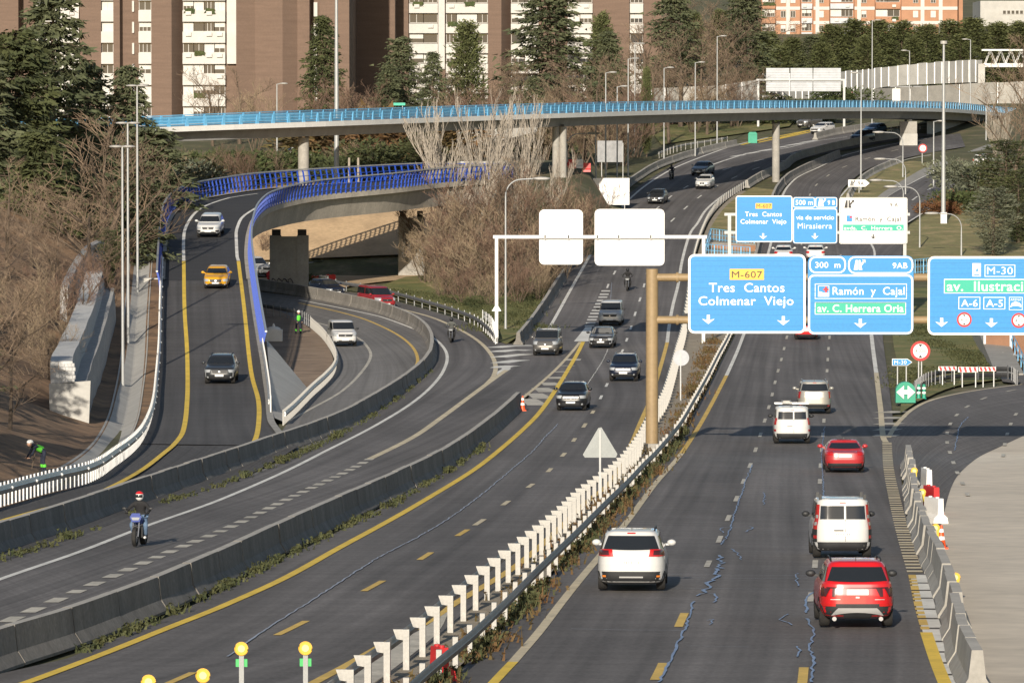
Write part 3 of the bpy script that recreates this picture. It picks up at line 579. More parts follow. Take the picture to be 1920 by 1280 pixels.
for j in range(c-1): a = k*c+j; mb.f.append((a+1, a, a+c, a+c+1))
fill_me = mb.mesh('ramp_embankment', 'dirt', 60)
place('ramp_embankment', fill_me, kind='structure')
def fill_at(x, y, d_extra=0):
    """point on the embankment seen at pixel (x, y)"""
    v = rp(x, y); k = min(range(len(_e)), key=lambda i: abs(_e[i].y-v.y)); d = max(0, _e[k].x-v.x); v.z = rg(v.y)-.03+fillh(d); return v
# concrete lined ditch
dp = [p+side(_e)[k]*1.55 for k, p in enumerate(_e) if 16 < k]
for p in dp: p.z = rg(p.y)
sweep('drain_ditch', dp, [(-.85, .02), (-.05, -.40), (.05, -.40), (.85, .02), (.85, -.06), (.0, -.55), (-.85, -.06)], 'concrete_light', label='concrete lined drain ditch behind the ramp guardrail', cat='ditch')
# right hand retaining wall of the fill
mb = MB()
for k in range(NS+1):
    p = _rr[k]; mb.v += [(p.x-.25, p.y, rg(p.y)+.10), (p.x+.12, p.y, rg(p.y)+.10), (p.x+.16, p.y, g(p.y)-.3)]
for k in range(NS): a = k*3; mb.f += [(a, a+1, a+4, a+3), (a+1, a+2, a+5, a+4)]
mb.build('retaining_wall', 'concrete', label='concrete retaining wall along the right edge of the ramp fill', cat='wall')
sl = MB(); a_, b_ = px([(512,792),(500,700)]); c_, d_ = px([(533,792),(576,728)])
a_.z = rg(a_.y)+.02; b_.z = rg(b_.y)+.02; c_.z += .03; d_.z += .03
for i in range(9): sl.v += [tuple(a_.lerp(b_, i/8)), tuple(c_.lerp(d_, i/8))]
for i in range(8): sl.f.append((2*i, 2*i+1, 2*i+3, 2*i+2))
sl.build('concrete_apron', 'concrete_light', kind='structure')
# stepped masonry wall on the left
root = empty('stepped_wall', fill_at(166, 795), 'stepped pale masonry wall block on the dirt slope left of the ramp', 'wall')
wp = [fill_at(a, b) for a, b in [(166,795),(178,750),(191,712),(202,672),(211,632),(218,600)]]
wq = resample(wp, n=13); o = root.location.copy(); nn = side(wq)
def wall_tier(name, w0, w1, h0, h1, m):
    mbw = MB()
    for p, nv in zip(wq, nn):
        for d, h in ((w0, h0), (w0+.12, h1), (w1, h1), (w1, h0)):
            q = p-o+nv*d; mbw.v.append((q.x+random.uniform(-.04, .04), q.y, p.z-o.z+h+random.uniform(-.05, .05)))
    for k in range(len(wq)-1):
        for j in range(4): a = k*4+j; b = k*4+(j+1) % 4; mbw.f.append((a, b, b+4, a+4))
    mbw.f += [(0, 1, 2, 3), tuple(48+j for j in (3, 2, 1, 0))]
    me = mbw.mesh(name, m); fixnormals(me); return place(name, me, root)
M('shotcrete', (.52, .52, .51), .9, var=.14, scale=1.2, bump=.6, coord='Object'); M('rubble', (.30, .30, .30), .9, c2=(.52, .51, .49), scale=2.2, bump=.9, var=.2)
wall_tier('lower_tier', 0, 1.9, -.6, 2.2, 'rubble'); wall_tier('upper_tier', .75, 2.0, 2.1, 3.35, 'shotcrete')
m2 = MB()
for i in range(5):
    for j in range(7):
        sx = .24; m2.box((-1.95+.13+j*.17+(i % 2)*.05+.7*0, -.06, 2.28+i*.21), (.155, .12, .19))
m2.build('stone_course', 'shotcrete', root)
m3 = MB(); m3.prism([(-2.0, -.5), (.0, -.6), (.12, 2.3), (-2.05, 2.15)], -.12, .05); m3.build('render_face', 'concrete_light', root)
# older far wall among the trees
wf = [fill_at(a, b) for a, b in [(120,640),(140,590),(165,545),(190,520)]]
for p in wf: p.z -= .3
sweep('old_wall', resample(wf, n=10), [(-.3, 0), (.3, 0), (.25, 2.6), (-.25, 2.6)], 'rubble', label='rough old stone wall half hidden behind bare shrubs', cat='wall')

# ------------------------------------------------------------------ ramp bridge
bd = empty('ramp_bridge', _rr[NS], 'curved concrete ramp bridge with dark new asphalt and blue railings', 'bridge'); o = bd.location.copy()
LB, RB = _m[NS:], _rr[NS:]; n_ = len(LB)
def strip(name, fr, m, smooth=40, parent=None):
    q = MB(); cc = None
    for a, b in zip(LB, RB):
        pts = fr(a, b); cc = len(pts)
        for p in pts: q.v.append(tuple(p-o))
    for k in range(n_-1):
        for j in range(cc-1): a = k*cc+j; q.f.append((a, a+1, a+cc+1, a+cc))
    me = q.mesh(name, m, smooth); return place(name, me, parent or bd)
Zv = Vector((0, 0, 1))
deck = strip('deck_surface', lambda a, b: [a.lerp(b, .04)+Zv*.02, a.lerp(b, .96)+Zv*.02], 'asphalt_dark')
deck.data.uv_layers.new(name='uv')
strip('deck_slab', lambda a, b: [a.lerp(b, .05)+Zv*.12, a+Zv*.12, a-Zv*.32, a.lerp(b, .16)-Zv*.5, a.lerp(b, .24)-Zv*2.0, b.lerp(a, .10)-Zv*2.0, b.lerp(a, .05)-Zv*.42, b-Zv*.32, b+Zv*.12, b.lerp(a, .05)+Zv*.12], 'concrete_deck', 30)
for nm, pts in (('edge_line', [(344.5,490),(344,460),(346,434.6),(354,415.7),(366,400),(383,388),(409,378),(434.6,371),(482.7,364)]), ('edge_line', [(447,490),(445,486),(443,450),(443,434.6),(446.7,422.6),(452,411),(462,402),(480,391)])):
    ow = line(nm, [rp(a, b)-o for a, b in pts], .24, 'white_paint', surf=None, dz=.05, parent=bd)
def railing(label, path, h, name='bridge_railing', sgn=1, m='blue_rail', spacing=.8, levels=(.28, .62, .96), top='galv', lean=.28, wdt=.13):
    root = empty(name, path[0], label, 'railing'); q = resample(path, step=2.0); nn = side(q); ob = path[0]
    def at(f): return [p-ob+nv*(sgn*lean*f*f)+Zv*(h*f) for p, nv in zip(q, nn)]
    for f in levels: sweep('rail', at(f), [(-.025, -.025), (.025, -.025), (.025, .025), (-.025, .025)], m, root)
    sweep('top_rail', at(1.06), [(-.07, -.05), (.07, -.05), (.07, .05), (-.07, .05)], top, root)
    mp = MB()
    for k in range(5):
        f = k/5; f2 = (k+1)/5
        y0, y1 = sgn*lean*f*f, sgn*lean*f2*f2
        i = len(mp.v)
        for yy, zz in ((y0, f*h), (y1, f2*h)):
            for dx, dy in ((-.035, -wdt/2), (.035, -wdt/2), (.035, wdt/2), (-.035, wdt/2)): mp.v.append((dx, yy+dy, zz))
        mp.f += [(i, i+1, i+5, i+4), (i+1, i+2, i+6, i+5), (i+2, i+3, i+7, i+6), (i+3, i, i+4, i+7)]
    posts('post', path, spacing, mp.mesh('post', m), root)
    return root
iS = next(i for i, q in enumerate(_rr) if q.y > 362)
railing('near dark blue bridge railing on the inner side of the curved ramp', [p+Zv*.1 for p in _rr[iS:]], 1.25, sgn=-1, lean=.2)
lb = [p for p in _rl if p.y > 400]
railing('far dark blue bridge railing on the outer side of the curved ramp', [p+Zv*.1 for p in lb[::4]], 1.3, sgn=1, lean=.2, spacing=.9)
rlow = [p+Zv*.02 for p in _rr if p.y > 306 and p.y < 364]
guardrail('galvanised slatted guardrail beside the foot of the ramp', rlow, 'galv', 'galv', .7, 1.15, post=(.2, .06), posth=.85)
ab = MB(); pa = _m[NS]; ab.box((0, 0, -1.2), (1.6, 1.2, 2.9)); ab.build('abutment_block', 'concrete_light', label='pale concrete abutment block at the outer corner of the ramp', cat='abutment', loc=pa+Vector((-.5, 2, -.1)))
def pier(label, x0, x1, s, ytop, d=1.3, rec=True):
    a = P(x0, 640, F/s); b = P(x1, 640, F/s); zt = P(0, ytop, F/s).z; zb = T(a.x, a.y)-.3
    root = empty('bridge_pier', ((a.x+b.x)/2, a.y, zb), label, 'pier'); wd = b.x-a.x; h = zt-zb
    q = MB(); q.box((-wd*.35, 0, h/2), (wd*.29, d, h)); q.box((0, 0, h/2-.05), (wd*.42, d-.14, h-.1)); q.box((wd*.35, 0, h/2), (wd*.29, d, h)); q.build('pier_wall', 'concrete', root)
    for sx in (-1, 1): q = MB(); q.box((sx*wd*.33, 0, h+.25), (wd*.22, d*.7, .5)); q.build('bearing', 'black_trim', root)
    return root
p1_ = pier('wide concrete pier with dark bearings under the ramp bridge', 506, 579, 22.0, 441)
p2_ = pier('graffiti covered concrete pier half hidden by bare branches', 747, 796, 21.2, 406)
def stroke(path, r, m, parent, name='graffiti'):
    q = MB(); q.tube(path, r, 5); return q.build(name, m, parent)
def scrawl(parent, cx, y, cz, w, h, n, m, r=.05, seed=0):
    rn = random.Random(seed)
    for i in range(n):
        x0 = cx-w/2+w*(i+.5)/n; ww = w/n*.62; pts = []
        k0 = rn.uniform(0, 6); tw = rn.choice((1, 1.4, 1.8))
        for t in range(13):
            a = k0+t/12*math.pi*1.75*tw; pts.append((x0+math.cos(a)*ww*(.55+.25*math.sin(a*2+i)), y, cz+math.sin(a)*h*.45*(1+.15*math.cos(a*3))))
        stroke(pts, r, m, parent)
scrawl(p2_, .05, -.68, 2.6, 1.7, 1.5, 3, 'graffiti_white', .07, 4); scrawl(p2_, .02, -.70, 2.55, 1.75, 1.2, 3, 'graffiti_dark', .03, 9)
scrawl(p1_, -.6, -.68, 1.1, 2.0, .7, 4, 'graffiti_dark', .04, 2)

# ------------------------------------------------------------------ pale blue overpass
OV = [(100,246,21.6),(290,239,21.2),(470,232.5,20.9),(640,226.7,20.5),(860,219,19.6),(1070,212,18.8),(1280,206,17.7),(1455,203,16.9),(1582,201.5,16.0),(1700,202,15.2),(1784,204,14.6),(1858,210,13.9),(1905,214,13.3)]
op = resample([P(a, b, F/s) for a, b, s in OV], n=110)
ovb = empty('overpass', op[0], 'long curved overpass with white edge beam crossing above all the lanes', 'bridge'); o = op[0].copy(); ol = [p-o for p in op]
onn = side(ol)   # left of travel = away from camera
sweep('edge_beam', ol, [(-.02, -.46), (-.02, 0), (.5, 0), (.5, -.46)], 'steel_white', ovb)
sweep('deck', ol, [(.5, -.42), (.5, -.03), (8.3, -.03), (8.3, -.42)], 'asphalt', ovb)
sweep('edge_beam', ol, [(8.3, -.46), (8.3, 0), (8.8, 0), (8.8, -.46)], 'steel_white', ovb)
M('girder_steel', (.30, .30, .30), .6, var=.12, scale=1, streak=(1, 1, .2))
sweep('girder', ol, [(1.5, -1.36), (1.15, -.42), (7.6, -.42), (7.3, -1.36)], 'girder_steel', ovb)
def orail(off, label, cc, step=2.02):
    path = [p+nv*off for p, nv in zip(op, onn)]; root = empty('overpass_railing', path[0], label, 'railing'); lp = [p-path[0] for p in path]
    for z, m in ((.10, 'sky_rail_dark'), (.24, 'sky_rail'), (.38, 'sky_rail_dark'), (.52, 'sky_rail'), (.66, 'sky_rail_dark')): sweep('rail', lp, [(-.03, z-.042), (.03, z-.042), (.03, z+.042), (-.03, z+.042)], m, root)
    sweep('top_rail', lp, [(-.06, .76), (.06, .76), (.06, .84), (-.06, .84)], 'sky_rail', root)
    q = MB(); q.prism([(-.19, 0), (.19, 0), (.10, .82), (-.06, .82)], -.09, .05); posts('post', path, step, q.mesh('post', 'sky_rail'), root)
orail(.14, 'near pale blue overpass railing with tapered posts', 0); orail(8.6, 'rear pale blue overpass railing seen through the near one', 0, 2.6)
def column(x, ytop, s, r, label, ybase=None, pair=0, sq=None):
    v = P(x, ytop, F/s); zb = T(v.x, v.y)-.4; root = empty('overpass_pillar', (v.x, v.y, zb), label, 'pillar'); h = v.z-zb
    if sq:
        q = MB(); q.box((0, 0, h/2), sq+(h,)); q.build('shaft', 'concrete', root); q = MB(); q.box((0, -.03, h*.28), (sq[0]+.1, sq[1]+.1, h*.56)); q.build('pale_base', 'concrete_light', root)  # square shaft gets a paler, slightly wider lower part
    else:
        for dx in ((-r*.98, r*.98) if pair else (0,)): q = MB(); q.cyl((dx, 0, h/2), r, h, 20); q.build('shaft', 'concrete', root, 40)
    for dx in (-.3, .3): q = MB(); q.box((dx, 0, h+.12), (.3, .4, .26)); q.build('bearing', 'black_trim', root)
    return root
off = 4.3
column(569, 258, F/(F/20.7+off), .5, 'round overpass pillar rising behind the blue ramp railing')
column(1049, 238, F/(F/18.9+off), .36, 'paired round overpass pillar beside the bare white poplars', pair=1)
column(1455, 232, F/(F/16.9+off), .42, 'slender round overpass pillar standing in the motorway median')
column(1703, 228, F/(F/15.2+off), .5, 'broad rectangular overpass pillar with a pale lower part', sq=(2.1, 1.0))
# right abutment
q = MB(); a = P(1738, 228, F/14.6); b = P(1852, 216, F/13.6); za = g(a.y)-.5; zb = g(b.y)-.5
q.v += [(a.x, a.y, za), (a.x, a.y, a.z), (b.x, b.y, b.z), (b.x, b.y, zb), (a.x+1, a.y+11, za), (a.x+1, a.y+11, a.z), (b.x+2, b.y+11, b.z), (b.x+2, b.y+11, zb)]
q.f += [(0, 1, 2, 3), (4, 7, 6, 5), (0, 4, 5, 1), (1, 5, 6, 2), (2, 6, 7, 3)]; me = q.mesh('overpass_abutment', 'concrete_light'); fixnormals(me)
place('overpass_abutment', me, label='pale concrete abutment wall under the right end of the overpass', cat='abutment')

# ------------------------------------------------------------------ signs
def textmesh(body, bold=.0):
    c = bpy.data.curves.new('t', 'FONT'); c.body = body; c.offset = bold; c.resolution_u = 3; c.space_character = 1.05
    ob = bpy.data.objects.new('t', c); col.objects.link(ob); dg = bpy.context.evaluated_depsgraph_get(); me = bpy.data.meshes.new_from_object(ob.evaluated_get(dg))
    bpy.data.objects.remove(ob); bpy.data.curves.remove(c); return me
class Board:
    """flat sign face at one distance; layout is given in photo pixels and converted to metres on the sign plane"""
    def __init__(s, root, Z): s.root = root; s.Z = Z; s.s = F/Z; s.Y = P(960, 500, Z).y; s.o = root.location; s.par = None
    def m(s, x, y): p = P(x, y, s.Z); return p.x-s.o.x, p.z-s.o.z
    def rrect(s, x0, y0, x1, y1, r, m, depth, thick=.012, name='sign_field', parent=None):
        a, t = s.m(x0, y0); b, u = s.m(x1, y1); r = r/s.s; pts = []
        for cx, cz, a0 in ((a+r, u+r, 180), (b-r, u+r, 270), (b-r, t-r, 0), (a+r, t-r, 90)):
            for k in range(5 if r > .01 else 1): an = R(a0+k*22.5); pts.append((cx+r*math.cos(an), cz+r*math.sin(an)))
        q = MB(); yb = s.Y-s.o.y-depth; q.prism(pts, yb, yb+thick); return q.build(name, m, parent or s.par or s.root)
    def text(s, body, x0, y0, x1, y1, m, depth, bold=.011, name='lettering'):
        me = textmesh(body, bold); n = len(me.vertices); co = np.zeros(n*3); me.vertices.foreach_get('co', co); co = co.reshape(-1, 3)
        a, t = s.m(x0, y0); b, u = s.m(x1, y1); mn = co.min(0); mx = co.max(0); out = np.zeros_like(co)
        out[:, 0] = a+(co[:, 0]-mn[0])/(mx[0]-mn[0])*(b-a); out[:, 2] = u+(co[:, 1]-mn[1])/(mx[1]-mn[1])*(t-u); out[:, 1] = s.Y-s.o.y-depth
        me.vertices.foreach_set('co', out.ravel()); me.materials.clear(); me.materials.append(MATS[m]); me.update(); return place(name, me, s.par or s.root)
    def shape(s, pts, m, depth, name='symbol'):
        q = MB(); q.poly([(s.m(x, y)[0], s.Y-s.o.y-depth, s.m(x, y)[1]) for x, y in pts]); return q.build(name, m, s.par or s.root)
    def arrow(s, cx, cy, w, h, m, depth):
        return s.shape([(cx, cy+h/2), (cx+w/2, cy-h*.06), (cx+w*.12, cy+h*.05), (cx+w*.12, cy-h/2), (cx-w*.12, cy-h/2), (cx-w*.12, cy+h*.05), (cx-w/2, cy-h*.06)], m, depth, 'arrow')
    def exit_sym(s, x0, y0, x1, y1, m, depth):
        w = x1-x0; h = y1-y0
        s.shape([(x0, y1), (x0+w*.18, y0), (x0+w*.36, y0), (x0+w*.36, y1)], m, depth, 'exit_symbol')
        s.shape([(x0+w*.44, y1), (x0+w*.44, y0), (x0+w*.60, y0), (x0+w*.60, y0+h*.4), (x1-w*.12, y0+h*.02), (x1, y0+h*.16), (x0+w*.68, y0+h*.62), (x0+w*.78, y1)], m, depth, 'exit_symbol')
        s.shape([(x1-w*.26, y0-h*.04), (x1+w*.04, y0-h*.04), (x1+w*.04, y0+h*.3)], m, depth, 'exit_symbol')
    def disc(s, cx, cy, r, m, depth, name='disc'): return s.shape([(cx+r*math.cos(2*math.pi*k/28), cy+r*math.sin(2*math.pi*k/28)) for k in range(28)][::-1], m, depth, name)
    def panel(s, x0, y0, x1, y1, r, fm, bm, bw, base=0, name='sign_panel', inset=0):
        s.par = None; p = s.rrect(x0, y0, x1, y1, r, bm, base+.02, .05, name); s.par = p
        s.rrect(x0+bw, y0+bw, x1-bw, y1-bw, max(1, r-bw), fm, base+.032, .01); return p
    def frame(s, x0, y0, x1, y1, bw, om, im, depth, r=.1):
        s.rrect(x0, y0, x1, y1, r, om, depth, .006); s.rrect(x0+bw, y0+bw, x1-bw, y1-bw, max(.1, r-bw), im, depth+.008, .006)
    def seams(s, x0, y0, x1, y1, depth=.036):
        for k in range(int((y1-y0)/10.2)): y = y0+6+k*10.2; s.rrect(x0, y, x1, y+.7, .01, 'sign_seam', depth, .004, 'plank_seam')
    def height_disc(s, cx, cy, r, txt, depth, red='sign_red'):
        s.disc(cx, cy, r, red, depth); s.disc(cx, cy, r*.74, 'sign_white', depth+.008)
        s.shape([(cx-r*.2, cy-r*.68), (cx+r*.2, cy-r*.68), (cx, cy-r*.38)][::-1], 'sign_black', depth+.014); s.shape([(cx-r*.2, cy+r*.68), (cx+r*.2, cy+r*.68), (cx, cy+r*.38)], 'sign_black', depth+.014)
        s.text(txt, cx-r*.52, cy-r*.24, cx+r*.55, cy+r*.26, 'sign_black', depth+.014, .0)
ZG = 270.0
b0 = gp(1229, 858); b0.y = P(960, 500, ZG).y+.9; b0.z = g(b0.y)
gt = empty('sign_gantry', b0, 'near gantry on a thick beige post carrying three big blue direction signs', 'gantry')
hz = P(0, 505, ZG).z-b0.z
q = MB(); q.tube([(0, 0, -.3), (0, 0, hz)], [.30, .29], 20); q.build('post', 'beige_steel', gt, 40)
q = MB(); q.cyl((0, 0, .15), .55, .5, 16); q.build('post_footing', 'concrete', gt, 40)
xr = P(2060, 500, ZG).x-b0.x
for yy in (521, 601):
    z_ = P(0, yy, ZG).z-b0.z; q = MB(); q.tube([(.2, 0, z_), (xr, 0, z_)], .19, 14); q.build('beam', 'beige_steel', gt, 40)
    q = MB(); q.cyl((1.2, 0, z_), .25, .12, 14, 'X'); q.build('beam_flange', 'beige_steel', gt, 40)
q = MB(); q.tube([(xr, 0, g(b0.y)-b0.z-.3), (xr, 0, hz)], .29, 18); q.build('post', 'beige_steel', gt, 40)
B = Board(gt, ZG); B.Y = b0.y-.32
W_, BL, YL, BK, GN = 'sign_white', 'sign_blue', 'sign_yellow', 'sign_black', 'sign_green'
B.panel(1291, 477, 1512, 626, 12, BL, W_, 4.2)
B.rrect(1369, 504.7, 1433.5, 525.3, .1, YL, .045, .008); B.text('M-607', 1373, 509, 1430, 521.5, 'sign_black', .06, .0)
B.text('Tres  Cantos', 1330, 531, 1472, 548.5, W_, .05); B.text('Colmenar  Viejo', 1310.5, 556, 1489, 578.5, W_, .05)
B.seams(1296, 483, 1507, 621)
B.arrow(1329, 599.6, 24, 17, W_, .05); B.arrow(1470, 602, 24, 17, W_, .05)
B.par = None; B.par = B.rrect(1516, 480, 1714.5, 628, 12, BL, .02, .05, 'sign_panel')
B.frame(1518, 480.8, 1587.5, 513, 3, W_, BL, .03, 13); B.frame(1591.5, 481, 1714, 514, 3, W_, BL, .03, 13); B.frame(1516.6, 515.2, 1714, 627.4, 3.6, W_, BL, .03, 11)
B.text('300  m', 1529.6, 491.6, 1577, 502.8, W_, .05); B.exit_sym(1602, 488, 1623, 506.5, W_, .05); B.text('9AB', 1675, 493, 1703, 504, W_, .05)
B.frame(1529, 532.4, 1702, 561, 1.2, W_, BL, .042); B.frame(1535, 536, 1556, 557, 1, W_, BL, .058)
B.shape([(1548, 541.5), (1548, 538), (1552, 538), (1552, 541.5), (1555, 541.5), (1555, 545), (1552, 545), (1552, 548.5), (1548, 548.5), (1548, 545), (1545, 545), (1545, 541.5)], 'sign_red', .075); B.shape([(1537, 555), (1555, 555), (1555, 550), (1546, 549.5), (1539, 547), (1537, 547)], W_, .075)
B.text('Ramón  y  Cajal', 1562.5, 538.5, 1698, 558, W_, .06)
B.frame(1529, 567.3, 1700.5, 590.4, 1.2, W_, GN, .042); B.text('av. C. Herrera Oria', 1534, 571.5, 1696, 586, W_, .06, .014)
B.seams(1522, 521, 1709, 622, .042)
B.arrow(1614.7, 607, 24, 17, W_, .05)
B.panel(1741, 481, 1994, 629, 12, BL, W_, 4.2)
B.rrect(1825, 494, 1841, 519, .1, W_, .045, .008); B.frame(1828.5, 500, 1838, 512, 1, BL, W_, .06, 2); B.shape([(1831, 509), (1833, 503), (1836, 505), (1835, 510)], BL, .08); B.rrect(1828, 514, 1838, 516.5, .1, BL, .06, .006)
B.frame(1848, 496.7, 1905.5, 519.5, 1.2, W_, BL, .042); B.text('M-30', 1852.5, 501, 1901, 515, W_, .06, .0)
B.frame(1771.7, 523.7, 1958, 550.7, 1.4, W_, GN, .042); B.text('av.  Ilustración', 1777, 528, 1951, 546.5, W_, .06, .014)
B.frame(1799, 557, 1840, 580.3, 1.2, W_, BL, .042); B.text('A-6', 1804, 562, 1835, 575.5, W_, .06); B.frame(1846, 557.5, 1887, 580.6, 1.2, W_, BL, .042); B.text('A-5', 1851, 562.5, 1882.5, 576, W_, .06)
B.frame(1894, 557.5, 1919.5, 582, 1, W_, BL, .042); B.text('ARENA', 1896.5, 560.5, 1917, 564.5, W_, .06, .0); B.shape([(1896, 577), (1899, 569), (1906, 566), (1913, 568), (1917, 572), (1917, 577), (1911, 574), (1902, 574)][::-1], W_, .06)
B.seams(1746, 487, 1989, 624)
B.height_disc(1810, 600, 14, '4 m', .045); B.height_disc(1912.5, 601.5, 14, '4 m', .045); B.arrow(1767.5, 605, 24, 17, W_, .05); B.arrow(1861, 606, 24, 17, W_, .05)
# far gantry
ZF = 448.0; b1 = Vector((P(1368, 0, ZF).x, P(960, 500, ZF).y+.5, 0)); b1.z = g(b1.y)
g2 = empty('sign_gantry', b1, 'farther gantry with two blue signs and one white exit sign', 'gantry')
h1 = P(0, 402, ZF).z-b1.z; xr = P(1697, 0, ZF).x-b1.x
for x_ in (0, xr): q = MB(); q.box((x_, 0, h1/2-.1), (.26, .26, h1+.2)); q.build('post', 'pole', g2)
for yy in (402, 436): z_ = P(0, yy, ZF).z-b1.z; q = MB(); q.box((xr/2, .0, z_), (xr+.8, .22, .22)); q.build('beam', 'pole', g2)
B = Board(g2, ZF); B.Y = b1.y-.22
B.panel(1379.5, 367, 1486, 454, 5, BL, W_, 1.8); B.rrect(1416.7, 381, 1447.6, 391.5, .1, YL, .05, .008); B.text('M-607', 1418.5, 383, 1446, 389.8, 'sign_black', .065, .0)
B.text('Tres  Cantos', 1397, 397, 1466, 406, W_, .055); B.text('Colmenar  Viejo', 1388.5, 411, 1474.5, 422.5, W_, .055); B.arrow(1431, 443, 15, 11, W_, .055)
B.par = None; B.par = B.rrect(1486.9, 369.5, 1570, 456.6, 4, BL, .02, .05, 'sign_panel'); B.frame(1487.3, 370, 1527.8, 389.5, 1.4, W_, BL, .03, 4); B.frame(1529, 370, 1569.8, 389.5, 1.4, W_, BL, .03, 4); B.frame(1487.2, 391, 1569.8, 456.4, 1.5, W_, BL, .03, 5)
B.text('500 m', 1491.7, 375, 1524, 384.4, W_, .055); B.exit_sym(1533.6, 373, 1548, 386.5, W_, .055); B.text('9 B', 1552, 375.5, 1565.5, 384.4, W_, .055); B.text('via de servicio', 1493, 403.5, 1564, 412, W_, .055); B.text('Mirasierra', 1496, 418.5, 1560, 428.8, W_, .055, .0); B.arrow(1528, 443, 14, 11, W_, .055)
B.par = None; B.par = B.rrect(1573.8, 370.3, 1701.6, 457.4, 4, W_, .02, .05, 'sign_panel'); B.frame(1575, 371.2, 1700.8, 395, .9, BK, W_, .03, 4); B.frame(1574.6, 397.4, 1700.8, 456.6, .9, BK, W_, .03, 4)
B.exit_sym(1583, 375.5, 1601, 390, BK, .055); B.text('9 A', 1669, 380.5, 1684, 388, BK, .055, .016); B.rrect(1587.5, 404, 1598, 415.6, .1, BL, .05, .006); B.disc(1595.5, 407, 2, 'sign_red', .062); B.text('Ramón  y  Cajal', 1604, 406.5, 1689, 417.5, BK, .055, .014)
B.rrect(1580.7, 421, 1695, 433, .1, GN, .05, .006); B.text('avda.  C.  Herrera  O.', 1582.6, 424, 1693, 431, W_, .065); B.arrow(1637.5, 443.8, 11, 9, BK, .055)
# blank-backed gantry over the inbound lanes
ZB = 417.0; b2 = Vector((P(931, 0, ZB).x, P(960, 500, ZB).y, 0)); b2.z = g(b2.y)
g3 = empty('sign_gantry', b2, 'slim white portal gantry over the inbound lanes showing two blank sign backs', 'gantry'); h2 = P(0, 444, ZB).z-b2.z; xr = P(1319, 0, ZB).x-b2.x
for x_ in (0, xr): q = MB(); q.box((x_, 0, h2/2-.1), (.24, .24, h2+.2)); q.build('post', 'steel_white', g3)
q = MB(); q.box((xr/2, 0, h2), (xr+.5, .22, .24)); q.build('beam', 'steel_white', g3)
B = Board(g3, ZB); B.Y = b2.y+.22
for x0, y0, x1, y1 in ((1011, 393, 1093, 496), (1115, 392, 1246, 498)): p_ = B.rrect(x0, y0, x1, y1, 9, 'sign_back', .02, .05, 'sign_panel')
for x_ in (1022, 1066, 1120, 1160, 1220): xa, za = B.m(x_, 444); q = MB(); q.box((xa, .06, h2), (.08, .34, .34)); q.build('bracket', 'steel_white', g3)
# distant gantry behind the overpass
ZD = F/14.2; b3 = Vector((P(1421, 0, ZD).x, P(960, 500, ZD).y, 0)); b3.z = g(b3.y); g4 = empty('sign_gantry', b3, 'distant portal gantry with three grey sign backs behind the overpass', 'gantry'); h3 = P(0, 150, ZD).z-b3.z; xr = P(1582, 0, ZD).x-b3.x
for x_ in (0, xr): q = MB(); q.box((x_, 0, h3/2-.1), (.28, .28, h3+.2)); q.build('post', 'pole', g4)
q = MB(); q.box((xr/2, 0, h3), (xr+.5, .2, .22)); q.build('beam', 'pole', g4); B = Board(g4, ZD); B.Y = b3.y+.25
for x0, x1 in ((1436, 1479.5), (1481.5, 1523), (1524.5, 1576)):
    p_ = B.rrect(x0, 128, x1, 171.5, .1, 'sign_grey', .02, .05, 'sign_panel')
    for k in range(9): xa, za = B.m((x0+x1)/2, 131+k*4.7); q = MB(); q.box((xa, B.Y-b3.y-.05, za), ((x1-x0)/B.s-.05, .05, .09)); q.build('panel_rib', 'sign_grey', p_)
# small roadside signs
def signpost(label, x, yb, ytop, name='road_sign', dx=(0,), w=.07, m='pole', surf=None):
    b = surf(x, yb) if surf else gp(x, yb); r_ = empty(name, b, label, 'sign'); Z = F/((1/1)*0+F/((b.y)/math.cos(PITCH))) if 0 else b.y
    zt = P(0, ytop, b.y).z-b.z
    for d in dx: q = MB(); q.box((d, 0, zt/2-.1), (w, w, zt+.2)); q.build('post', m, r_)
    return r_, Board(r_, b.y)
r_, B = signpost('big triangular warning sign seen from its grey back in the median', 1125, 950, 806); B.Y += .08; B.o = r_.location
M('sign_dull', (.27, .29, .29), .5, metal=.2, var=.06, scale=2)
def tri(B, pts, m, name='sign_plate', th=.03):
    c = [(B.m(x, y)) for x, y in pts]; q = MB(); y0 = B.Y-B.o.y; q.prism(c, y0, y0+th); me = q.mesh(name, m); fixnormals(me); return place(name, me, B.root)
tri(B, [(1122,803),(1128,801.5),(1158,852),(1155,858.5),(1097,858.5),(1093,853)], 'sign_dull')
r_, B = signpost('round sign seen from its pale back beside the beige gantry post', 1276, 752, 660); B.Y += .07; tri(B, [(1277.5+15*math.cos(k*math.pi/12), 671+15*math.sin(k*math.pi/12)) for k in range(24)], 'sign_grey')
r_, B = signpost('small white triangular sign back at the gantry foot', 931, 610, 572); B.Y -= .3; tri(B, [(931,568),(940,583),(922,583)], 'sign_back')
r_, B = signpost('round red ringed height limit sign reading 4,00 m', 1725, 716, 645, dx=(-.09, .09)); B.Y -= .08; B.height_disc(1726, 658, 18.5, '4,00m', .0)
r_, B = signpost('small blue arrow sign reading M-30 on two posts', 1690, 755, 676, dx=(-.23, .28), w=.06); B.Y -= .08
tri(B, [(1673,672.5),(1702,672.5),(1711,679),(1702,685.5),(1673,685.5)], 'sign_white'); B.shape([(1674,673.5),(1701.5,673.5),(1709.5,679),(1701.5,684.5),(1674,684.5)][::-1], BL, .03); B.text('M-30', 1677, 675.5, 1700, 682.5, W_, .045, .0)
r_, B = signpost('white exit sign reading 9A on the grassy nose', 1602, 362, 345, dx=(-.5, .5)); B.Y -= .08
